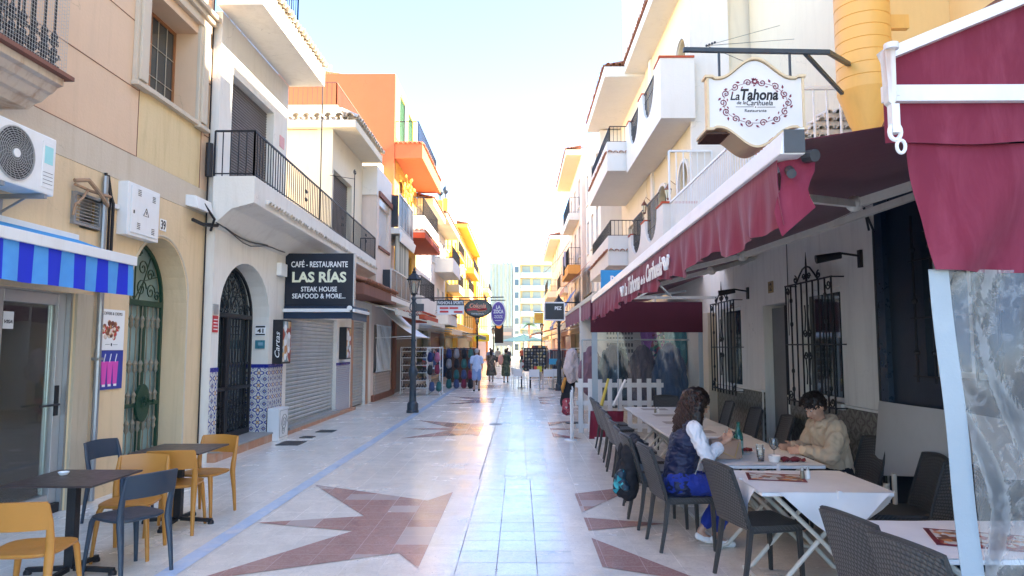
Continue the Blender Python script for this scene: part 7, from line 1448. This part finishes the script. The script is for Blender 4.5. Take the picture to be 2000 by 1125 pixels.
# ---- young man, seated, facing -X and a little towards the camera
mn = empty('person', (2.98, 6.72, 0), 'young man with short dark hair in a beige hoodie, looking down at the table', 'person')
hip = V(3.02, 6.74, .55); che = V(2.95, 6.71, .85); nk = V(2.87, 6.68, 1.055); hc = V(2.795, 6.64, 1.185); fd = V(-.80, -.30, -.52); upv = V(-.40, -.10, .9)
sR, sL = V(2.90, 6.86, 1.00), V(2.93, 6.50, 1.00); eR, eL = V(2.80, 6.93, .76), V(2.84, 6.42, .76); wR, wL = V(2.62, 6.78, .80), V(2.62, 6.52, .80)
kn2 = [V(2.58, 6.60, .50), V(2.58, 6.82, .50)]; an2 = [V(2.62, 6.58, .08), V(2.66, 6.84, .08)]
def mbody(mb):
    hd['m'] = head(mb, hc, fd, upv, 1.02); cap(mb, nk - V(0, 0, .05), hc + V(.03, .01, -.05), .058, .053)
    chain(mb, [hip, che, nk - V(.0, 0, .06)], [.13, .13, .08]); cap(mb, sR, sL, .055, .055)
    for s_, e, w_ in ((sR, eR, wR), (sL, eL, wL)): chain(mb, [s_, e, w_], [.048, .040, .027])
    hand(mb, wR, V(-.9, -.35, -.05), V(0, -.3, .9), .5); hand(mb, wL, V(-.9, .35, -.05), V(0, .3, .9), .5)
    for i, k in enumerate((-.09, .09)): chain(mb, [hip + V(0, k, 0), kn2[i], an2[i]], [.08, .055, .035])
mb_ = organic('person_body', mbody, .0065, 'skin', mn, smooth=4); face_parts(mb_, hd['m'][0], hd['m'][1], 1.02)
organic('trousers', lambda mb: (cap(mb, hip + V(0, -.06, 0), hip + V(0, .06, 0), .13, .13), [chain(mb, [hip + V(0, k, 0), kn2[i], kn2[i].lerp(an2[i], .9)], [.10, .075, .058]) for i, k in enumerate((-.09, .09))]), .012, 'black2', mn, nz=(14, .005, .6))
hood = organic('hoodie', lambda mb: (chain(mb, [hip + V(0, 0, .0), hip.lerp(che, .5), che, nk - V(-.01, 0, .09)], [.155, .160, .155, .11]), cap(mb, che + V(0, -.07, .03), che + V(0, .07, .03), .14, .14), cap(mb, sR, sL, .082, .082), [chain(mb, [s_, e, w_ + (e - w_) * .06], [.082, .068, .046]) for s_, e, w_ in ((sR, eR, wR), (sL, eL, wL))],
    chain(mb, [nk + V(-.05, -.085, -.03), nk + V(.05, -.10, .0), nk + V(.105, .0, .0), nk + V(.05, .10, .0), nk + V(-.05, .085, -.03), nk + V(-.09, 0, -.075), nk + V(-.05, -.085, -.03)], [.032, .040, .050, .040, .032, .028, .032])), .009, 'hoodie', mn, nz=(12, .013, .7))
P_, rot_, f_, r__, u_ = hd['m']
mh = organic('hair', lambda mb: (mb.ball(P_(-.022, 0, .052), (.110, .086, .088), 18, rot_), mb.ball(P_(.045, 0, .098), (.055, .065, .038), 14, rot_), cap(mb, P_(-.085, 0, .0), P_(-.07, 0, -.05), .055, .035), [cap(mb, P_(-.02, q * .066, .03), P_(-.035, q * .062, -.025), .024, .018) for q in (-1, 1)]), .008, 'hair', mn, nz=(40, .010))
b = MB()
for k in range(260):
    a, c_ = random.uniform(-1.2, 1.2), random.uniform(-1, 1) ; p = Vector((math.sin(a) * .10, c_ * .078 * math.cos(a * .6), .05 + .09 * math.cos(a) * math.sqrt(max(.05, 1 - c_ * c_)))); q = p + Vector((random.uniform(0, .035), random.uniform(-.015, .015), random.uniform(-.005, .02))); b.tube([P_(*p), P_(*((p + q) / 2 + Vector((0, 0, .008)))), P_(*q)], [.0045, .004, .001], 4)
b.build('hair_strands', 'hair', mh, smooth=True)
# ---- pedestrians
def walker(x, y, hgt, lab, top, low, hairm, skirt=None, shorts=True, longhair=False, step=.16, ph_=1, skin='skin2', belly=0, hat=None):
    t = empty('person', (x, y, 0), lab, 'person', 'people walking away down the street'); k = hgt / 1.72; Q = lambda a, b_, c: V(x + a * k, y + b_ * k, c * k)
    ft_ = [(-.09, -step * ph_), (.09, step * ph_)]
    def legs(mb, r0, r1, r2, f=1.): [chain(mb, [Q(fx * .95, 0, .88), Q(fx, fy * .55 + .03, .48)] + ([Q(fx, fy, .09)] if f >= 1 else []), [r0 * k, r1 * k] + ([r2 * k] if f >= 1 else []), 10) for fx, fy in ft_]
    def body(mb):
        legs(mb, .08, .055, .035); chain(mb, [Q(0, 0, .92), Q(0, 0, 1.15), Q(0, 0, 1.38)], [.12 * k, .11 * k, .09 * k]); cap(mb, Q(-.15, 0, 1.38), Q(.15, 0, 1.38), .05 * k, .05 * k); cap(mb, Q(0, 0, 1.38), Q(0, .01, 1.52), .05 * k, .048 * k)
        mb.ball(Q(0, .01, 1.61), (.075 * k, .092 * k, .11 * k), 14)
        for q in (-1, 1):
            chain(mb, [Q(q * .185, 0, 1.38), Q(q * .225, -.02, 1.12), Q(q * .22, .07 * q * ph_, .90)], [.042 * k, .034 * k, .024 * k]); o = Q(q * .22, .07 * q * ph_, .88)
            cap(mb, o, o + V(0, 0, -.05) * k, .022 * k, .022 * k, 8)
            for i in range(4): cap(mb, o + V(0, -.022 + .015 * i, -.06) * k, o + V(0, -.022 + .015 * i, -.12 + .006 * abs(i - 1)) * k, .0085 * k, .007 * k, 6)
            cap(mb, o + V(0, .03, -.03) * k, o + V(0, .04, -.08) * k, .010 * k, .008 * k, 6); mb.ball(Q(q * .076, .0, 1.60), (.01 * k, .018 * k, .028 * k), 8)
        mb.ball(Q(0, .105, 1.59), (.014 * k, .018 * k, .02 * k), 8)
    organic('person_body', body, .011, skin, t, smooth=2)
    organic('shirt', lambda mb: (chain(mb, [Q(0, .01, .92), Q(0, .01 + belly * .3, 1.10), Q(0, 0, 1.36)], [(.145 + belly) * k, (.15 + belly) * k, .125 * k]), cap(mb, Q(-.07, 0, .95), Q(.07, 0, .95), .135 * k, .135 * k), cap(mb, Q(-.15, 0, 1.37), Q(.15, 0, 1.37), .072 * k, .072 * k), [cap(mb, Q(q * .18, 0, 1.37), Q(q * .225, -.01, 1.17), .070 * k, .062 * k) for q in (-1, 1)]), .016, top, t, nz=(10, .008, .6))
    if skirt: organic('skirt', lambda mb: mb.lathe([(.13 * k, .98 * k), (.20 * k, .80 * k), (skirt * 1.1 * k, .42 * k), (skirt * k, .34 * k), (.05, .36 * k)], (x, y, 0), 24), .02, low, t, nz=(9, .02, .4))
    else: organic('shorts', lambda mb: (cap(mb, Q(-.06, 0, .90), Q(.06, 0, .90), .135 * k, .135 * k), [cap(mb, Q(fx * .95, 0, .86), Q(fx, fy * .5 + .02, .52), .105 * k, .10 * k) for fx, fy in ft_]), .016, low, t, nz=(10, .006, .6))
    organic('hair', lambda mb: (mb.ball(Q(0, -.012, 1.64), (.086 * k, .10 * k, .105 * k), 14), longhair and chain(mb, [Q(0, -.06, 1.62), Q(0, -.08, 1.45)], [.08 * k, .07 * k])), .014, hairm, t, nz=(22, .008))
    for fx, fy in ft_: organic('shoe', lambda mb: chain(mb, [Q(fx, fy - .05, .045), Q(fx, fy + .03, .05), Q(fx, fy + .15, .04)], [.045 * k, .048 * k, .038 * k], 8), .014, 'black2', t)
    return t
walker(-1.70, 27.8, 1.68, 'elderly man with grey hair in a pale blue shirt and light blue shorts walking away', cloth('pale_blue_shirt', (.52, .62, .80)), cloth('light_blue_shorts', (.26, .36, .60)), 'greyhair', belly=.02)
walker(-1.42, 35.4, 1.62, 'woman in a dark olive patterned dress walking away beside the man', blockpat('olive_floral', [(.10, .09, .06), (.16, .13, .10), (.07, .07, .05), (.22, .16, .14)], 14), blockpat('olive_floral2', [(.08, .08, .05), (.14, .12, .09), (.06, .06, .04), (.12, .07, .06)], 14), 'hair', skirt=.26, longhair=True, ph_=-1)
walker(-.66, 34.5, 1.64, 'woman in a dark green short dress walking away in the middle of the street', blockpat('green_floral', [(.05, .08, .05), (.10, .13, .08), (.04, .06, .04)], 12), blockpat('green_floral2', [(.05, .08, .05), (.09, .12, .07), (.04, .06, .04)], 12), 'hair', skirt=.20, step=.2)
b = MB(); b.ball((-.92, 34.4, 1.12), (.14, .12, .25), 14); b.tube([(-.88, 34.4, 1.3), (-.78, 34.4, 1.42)], .02, 6); b.build('shoulder_bag', cloth('salmon_bag', (.72, .36, .28)), label='salmon pink shoulder bag carried by the woman in green', cat='bag', smooth=True)
for i, (x, y, h, c, lab) in enumerate(((-2.0, 48, 1.7, (.30, .42, .55), 'small distant person in a pale blue top by the left shops'), (-.9, 55, 1.7, (.06, .07, .10), 'distant dark dressed person in the middle of the street'), (-1.9, 62, 1.65, (.5, .5, .5), 'far away person in grey near the left shops'), (.3, 70, 1.7, (.35, .1, .08), 'far away person in dark red in the middle'))): walker(x, y, h, lab, cloth('top_%d' % i, c), cloth('low_%d' % i, (.03, .04, .07)), 'hair', step=.1)

# =================================================================== SHOP DISPLAYS
def rack(name, lab, cat, x0, x1, y, z1, shelves, group=None, depth=.4, m='whitemetal'):
    t = empty(name, ((x0 + x1) / 2, y, 0), lab, cat, group); b = MB()
    for x in (x0, x1):
        for yy in (y, y + depth): b.tube([(x, yy, .05), (x, yy, z1)], .022, 4); b.ball((x, yy, .04), .04, 6)
    b.tube([(x0, y, z1), (x1, y, z1)], .02, 4); b.tube([(x0, y + depth, z1), (x1, y + depth, z1)], .02, 4); b.build('frame', m, t)
    for z in shelves: b = MB(); b.box(x0 + .02, x1 - .02, y + .02, y + depth - .02, z, z + .025); b.build('shelf', m, t)
    return t
sh = [.22, .50, .78, 1.06, 1.34, 1.58]; rack('shoe_rack', 'white wheeled shoe rack full of dark shoes beside the lamp post on the left', 'rack', -4.42, -3.42, 25.9, 1.74, sh)
shoem = [pm('shoe_leather_%d' % i, c, .5) for i, c in enumerate(((.05, .03, .02), (.12, .05, .03), (.02, .02, .03), (.22, .14, .08), (.10, .10, .11)))]
def shoe(m):
    return organic('shoe', lambda mb: (chain(mb, [(0, .13, .05), (0, .02, .045), (0, -.11, .03)], [.045, .04, .032], 8), cap(mb, (0, .13, .05), (0, .13, .09), .042, .038, 8)), .014, m, None, smooth=1)
protos = [shoe(m) for m in shoem]; first = [True] * 5
ordn = ('lowest', 'second', 'third', 'fourth', 'fifth', 'top')
for i, z in enumerate(sh):
    for j in range(9):
        k = random.randrange(5); o = protos[k] if first[k] else protos[k].copy()
        if not first[k]: col.objects.link(o)
        first[k] = False; o.location = (-4.33 + j * .102, 26.02, z + .03); tag(o, 'dark leather shoe on the %s shelf of the white shoe rack' % ordn[i], 'shoe', 'shoes on the shelves of the white rack')
rack('bag_rack', 'white display rack hung with dark blue and red bags next to the shoe rack', 'rack', -3.38, -2.92, 25.6, 1.74, [.25, .95], depth=.9)
hangc = [(.02, .03, .12), (.20, .02, .05), (.015, .015, .02), (.38, .12, .20), (.05, .08, .18), (.26, .25, .26), (.03, .03, .035), (.03, .13, .12)]
hm = [cloth('bag_cloth_%d' % i, c) for i, c in enumerate(hangc)]
def hangbag(x, y, z, m, s, lab, grp, cat='bag'):
    t = empty('backpack', (x, y, z), lab, cat, grp); organic('bag_body', lambda mb: (cap(mb, (x, y, z + .30 * s), (x, y, z + .10 * s), .11 * s, .14 * s, 10), mb.ball((x, y - .10 * s, z + .12 * s), (.09 * s, .06 * s, .09 * s), 10)), .025, m, t, smooth=1)
    b = MB(); b.tube([(x - .05 * s, y, z + .38 * s), (x, y, z + .47 * s), (x + .05 * s, y, z + .38 * s)], .012, 5); b.build('handle', 'black2', t); return t
names = ('dark blue', 'crimson', 'black', 'pink', 'mid blue', 'grey', 'charcoal', 'teal'); c = 0
for (x, y, z) in ((-3.28, 25.6, 1.22), (-3.02, 25.6, 1.22), (-3.28, 25.6, .75), (-3.02, 25.62, .78), (-3.2, 25.5, .15), (-2.95, 25.55, .15)): hangbag(x, y, z, hm[(c * 3) % 8], .85, names[(c * 3) % 8] + ' bag on the ' + ('upper left', 'upper right', 'middle left', 'middle right', 'lower left', 'lower right')[c] + ' of the bag rack', 'bags on the display rack'); c += 1
rack('backpack_stand', 'tall stand of school backpacks farther along the left shops', 'rack', -2.95, -2.1, 29.6, 1.70, [], depth=.6, m='black')
c = 0
for i, z in enumerate((1.30, .88, .42, .04)):
    for j, x in enumerate((-2.98, -2.66, -2.34, -2.06)): hangbag(x, 29.45, z, hm[(c * 5 + i) % 8], .95, '%s backpack, %s row, %s in the row on the left stand' % (names[(c * 5 + i) % 8], ('top', 'second', 'third', 'bottom')[i], ('first', 'second', 'third', 'last')[j]), 'backpacks on the stand'); c += 1
t = empty('shop_goods', (-3.0, 36, 0), 'dark rows of hanging clothes and wooden boards outside the farther left shops', 'clothes rack')
b = MB(); [b.grid(lambda u, v: (-3.6 + .5 * (k % 3) + .4 * u, 33 + k * 1.1 + .05 * math.sin(u * 9), .35 + 1.25 * v), 6, 3, .05) for k in range(8)]; b.build('garments', blockpat('garment_mix', [(.03, .03, .04), (.10, .05, .04), (.02, .04, .08), (.2, .12, .08), (.05, .05, .05)], 6), t)
b = MB(); b.box(-3.2, -1.95, 32.6, 32.65, .1, 1.55); b.box(-2.02, -1.96, 32.5, 32.56, 0, 1.65); b.build('board', 'darkwood', t)
for i, (y0, y1, x0) in enumerate(((33, 40, -4.4), (41, 50, -4.3), (52, 66, -4.2))):
    t = empty('clothes_rack', (x0, y0, 0), ('nearer', 'middle', 'farthest')[i] + ' long rack of hanging clothes along the left shops', 'clothes rack', 'clothes racks along the left shops')
    b = MB(); b.tube([(x0, y0, 1.7), (x0, y1, 1.7)], .02, 4); [b.tube([(x0, y, 0), (x0, y, 1.7)], .02, 4) for y in (y0, y1)]; b.build('frame', 'whitemetal', t)
    b = MB(); [b.grid(lambda u, v: (x0 - .22 + .5 * u, y0 + .2 + k * .4 + .04 * math.sin(u * 8), .5 + 1.15 * v), 4, 3, .06) for k in range(int((y1 - y0 - .4) / .4))]; b.build('garments', blockpat('garment_mix_%d' % i, [(.04, .04, .06), (.4, .1, .1), (.1, .15, .3), (.5, .45, .4), (.2, .05, .15)], 3), t)
# ---- right side displays beyond the fence
def garment(x, y, z, m, lab, w_=.46, h=.85, face='y', grp='garments hanging behind the wind screen', spread=.5):
    t = empty('hanging_garment', (x, y, z), lab, 'garment', grp)
    def f(mb):
        cap(mb, (x - w_ * .30, y, z), (x + w_ * .30, y, z), .05, .05); chain(mb, [(x, y, z + .04), (x, y, z - h * .4), (x, y, z - h)], [.12, .16 + w_ * .12, .18 + w_ * .2])
        for q in (-1, 1): chain(mb, [(x + q * w_ * .34, y, z - .02), (x + q * (w_ * .5 + .03), y, z - h * .45), (x + q * (w_ * .5 + .05), y - .02, z - h * .75)], [.06, .075, .06])
    organic('garment_body', f, .02, m, t, nz=(9, .035, .25)); b = MB(); b.tube([(x, y, z + .14), (x + .02, y, z + .22), (x - .01, y, z + .25)], .006, 4); b.build('hanger_hook', 'alu', t); return t
garment(1.95, 14.25, 1.66, cloth('dark_teal_jacket', (.02, .05, .07)), 'dark teal jacket hanging second from the left behind the wind screen')
garment(2.52, 14.2, 1.62, cloth('grey_brown_poncho', (.10, .09, .11)), 'grey brown poncho hanging in the middle behind the wind screen', .42)
garment(3.02, 14.0, 1.66, cloth('denim_poncho', (.05, .09, .16)), 'denim blue knitted poncho hanging right behind the wind screen', .46, .95)
garment(1.52, 14.6, 1.60, cloth('mauve_blouse', (.22, .12, .15)), 'mauve blouse hanging leftmost behind the wind screen', .32, .6)
garment(3.22, 15.2, 2.35, blockpat('patterned_dress', [(.30, .05, .10), (.05, .10, .2), (.55, .5, .45), (.05, .2, .15), (.4, .1, .3)], 16), 'multicoloured patterned dress hanging high at the right behind the screen', .5, 1.6)
garment(3.30, 14.6, 2.45, cloth('turquoise_scarf', (.10, .30, .32)), 'turquoise scarf hanging high next to the patterned dress', .28, .9)
garment(2.95, 15.4, 2.40, cloth('violet_scarf', (.35, .15, .40)), 'violet scarf hanging high left of the patterned dress', .26, .8)
b = MB(); b.tube([(1.3, 14.3, 1.90), (3.5, 14.3, 1.90)], .018, 6); b.tube([(1.3, 14.3, 0), (1.3, 14.3, 1.9)], .018, 6); b.build('garment_rail', 'alu', label='metal rail holding the garments behind the wind screen', cat='rail')
b = MB(); 
for i in range(9):
    for j in range(7): b.box(2.02 + i * .07, 2.06 + i * .07, 16.0, 16.03, 1.62 + j * .14, 1.70 + j * .14); b.box(2.95 + i * .06, 2.98 + i * .06, 16.0, 16.03, 1.62 + j * .14, 1.70 + j * .14)
b.build('jewellery_cards', pm('dark_cards', (.10, .10, .10), .4), label='rows of small dark accessories on white boards behind the wind screen', cat='display'); b = MB(); b.box(1.4, 3.6, 16.04, 16.08, .3, 2.7); b.build('display_board', 'offwhite', label='tall white display board closing the view behind the hanging garments', cat='board')
mq = empty('mannequin', (1.22, 16.2, 0), 'display figure draped with a pale scarf and dark flowered dress beside the fence', 'mannequin')
b = MB(); b.tube([(1.22, 16.2, 0), (1.22, 16.2, 1.0)], .02, 8); b.lathe([(.16, 0), (.16, .02), (.03, .03)], (1.22, 16.2, 0), 14); b.build('stand', 'black', mq)
organic('scarf', lambda mb: (mb.ball((1.24, 16.15, 1.58), (.10, .10, .14), 12), chain(mb, [(1.22, 16.1, 1.58), (1.16, 16.05, 1.25), (1.20, 16.05, 1.02)], [.12, .14, .09]), chain(mb, [(1.26, 16.1, 1.5), (1.36, 16.05, 1.2), (1.36, 16.05, 1.05)], [.09, .10, .06])), .014, cloth('pale_pink_scarf', (.62, .50, .46)), mq, nz=(14, .022, .4))
organic('dress', lambda mb: chain(mb, [(1.20, 16.2, 1.15), (1.14, 16.2, .85), (1.10, 16.2, .45)], [.13, .14, .15]), .016, 'black2', mq, nz=(9, .012, .3))
organic('flowered_hem', lambda mb: chain(mb, [(1.12, 16.17, .50), (1.10, 16.17, .30)], [.145, .12]), .016, blockpat('red_flower_print', [(.4, .04, .06), (.6, .5, .45), (.2, .02, .05), (.5, .1, .12)], 20), mq, nz=(9, .012, .3))
organic('orange_trim', lambda mb: chain(mb, [(1.06, 16.07, 1.02), (1.0, 16.07, .82), (1.0, 16.09, .72)], [.04, .045, .02]), .012, pm('orange_trim', (.65, .28, .05), .7), mq)
for i, (x, y, c, lab) in enumerate(((1.75, 20.0, [(.05, .10, .07), (.4, .42, .38), (.03, .05, .04)], 'green white patterned dresses on a rack behind the display figure'), (2.25, 20.2, [(.35, .02, .06), (.22, .01, .04), (.5, .1, .15)], 'crimson dresses on a rack left of the wind screen'))):
    t = empty('dress_rack', (x, y, 0), lab, 'clothes rack', 'dress racks on the right'); b = MB(); b.tube([(x - .25, y, 1.72), (x + .25, y, 1.72)], .018, 4); b.tube([(x, y, 0), (x, y, 1.9)], .02, 4); b.build('frame', 'whitemetal', t)
    b = MB(); [b.grid(lambda u, v: (x - .24 + .12 * k + .03 * math.sin(v * 7), y - .2 + .4 * u, .75 + .95 * v), 5, 4, .05) for k in range(5)]; b.build('garments', blockpat('dress_print_%d' % i, c, 18), t)
# postcard stands, cafe furniture in the middle distance
def stand(x, y, lab):
    t = empty('postcard_stand', (x, y, 0), lab, 'display stand', 'dark postcard stands in the middle distance'); b = MB(); b.box(x - .28, x + .28, y - .05, y + .05, .75, 1.72); b.tube([(x, y, 0), (x, y, .8)], .03, 6); b.build('panel', 'black2', t)
    b = MB()
    for i in range(4):
        for j in range(7): b.box(x - .24 + i * .13, x - .15 + i * .13, y - .058, y - .052, .80 + j * .13, .89 + j * .13)
    b.build('cards', blockpat('card_print', [(.12, .12, .12), (.4, .38, .34), (.06, .1, .16), (.5, .4, .2), (.05, .05, .05)], 9), t)
stand(.48, 29.6, 'left dark postcard stand in the middle of the street'); stand(.86, 29.4, 'dark postcard stand with a yellow card, right of the other one')
b = MB(); b.box(.62, .95, 29.2, 29.24, .72, .95); b.build('yellow_sign', blockpat('bright_card', [(.7, .65, .05), (.6, .08, .05), (.7, .65, .05)], 5), label='yellow and red card board on the postcard stand', cat='sign')
b = MB(); b.tube([(1.3 + .1 * 0, 30, 1.66), (2.2, 30, 1.66)], .018, 4); b.tube([(1.3, 30, 0), (1.3, 30, 1.66)], .018, 4); b.tube([(2.2, 30, 0), (2.2, 30, 1.66)], .018, 4); t = b.build('clothes_rail', 'whitemetal', label='rail of dark shirts beside the right lamp post', cat='clothes rack')
b = MB(); [b.grid(lambda u, v: (1.06 + .07 * k, 30.2 + .3 * u, .85 + .75 * v), 3, 3, .04) for k in range(14)]; b.build('shirts', 'navycloth', label='row of dark navy shirts on the rail by the right lamp', cat='clothes')
b = MB(); b.box(1.26, 1.62, 29.5, 29.53, 1.02, 1.26); b.build('blue_sign', 'bluecloth' if 0 else pm('cyan_sign', (.05, .38, .60), .4), label='small bright blue board in front of the dark shirts', cat='sign')
b = MB(); b.box(.02, .42, 30.5, 30.54, .75, 1.2); b.build('menu_board', blockpat('menu_board_print', [(.6, .58, .52), (.3, .05, .04), (.1, .2, .1), (.6, .58, .52)], 7), label='white menu board with red and green picture in the middle distance', cat='sign')
def alu_chair(m, nm):
    t = empty('bistro_chair', (0, 0, 0), 'x', 'chair', 'light bistro chairs in the middle distance'); b = MB(); b.box(-.2, .2, -.2, .2, .44, .46); b.build('seat', m, t); b = MB(); b.grid(lambda u, v: (-.2 - .06 * v, -.2 + .4 * u, .55 + .3 * v), 4, 3, .02); b.build('backrest', m, t)
    for sx, sy in ((1, 1), (1, -1), (-1, 1), (-1, -1)): b = MB(); b.tube([(sx * .2, sy * .2, .86 if sx < 0 else .62), (sx * .22, sy * .21, 0)], .014, 5); b.build('leg', 'alu', t)
    return t
ac0 = alu_chair('whitetop', 0)
for i, (x, y, r_) in enumerate(((.05, 29.0, 60), (-.05, 30.6, 20), (1.18, 28.6, 95), (1.62, 28.9, 80), (.62, 28.4, 88), (1.5, 33, 10), (2.1, 31, 170))):
    o = ac0 if i == 0 else copy_tree(ac0); o.location = (x, y, 0); o.rotation_euler = (0, 0, R(r_)); o['label'] = ('leftmost light bistro chair, turned sideways', 'light bistro chair behind the leftmost one', 'light bistro chair in front of the blue board', 'light bistro chair nearest the right lamp post', 'light bistro chair under the postcard stands', 'light bistro chair farther back on the right', 'light bistro chair against the right shops')[i]
def bistro_table(x, y, lab):
    t = empty('bistro_table', (x, y, 0), lab, 'table', 'small tables in the middle distance'); b = MB(); b.lathe([(.32, .72), (.33, .73), (.32, .745)], (x, y, 0), 18); b.build('tabletop', 'alu', t); b = MB(); b.tube([(x, y, 0), (x, y, .72)], .03, 8); b.lathe([(.2, 0), (.2, .02), (.04, .04)], (x, y, 0), 14); b.build('column', 'black', t)
bistro_table(.1, 29.8, 'round table between the left bistro chairs'); bistro_table(1.4, 29.3, 'round table beside the right lamp post')
t = empty('far_stalls', (1, 60, 0), 'distant stalls and racks crowding the right side of the far street', 'stall'); b = MB()
for k in range(16): x = random.uniform(.9, 3.2); y = random.uniform(34, 80); b.box(x - .35, x + .35, y, y + .3, .1, random.uniform(1.2, 1.9))
b.build('goods', blockpat('stall_mix', [(.05, .05, .07), (.45, .42, .38), (.3, .08, .06), (.08, .2, .3), (.5, .4, .2)], 2.5), t)
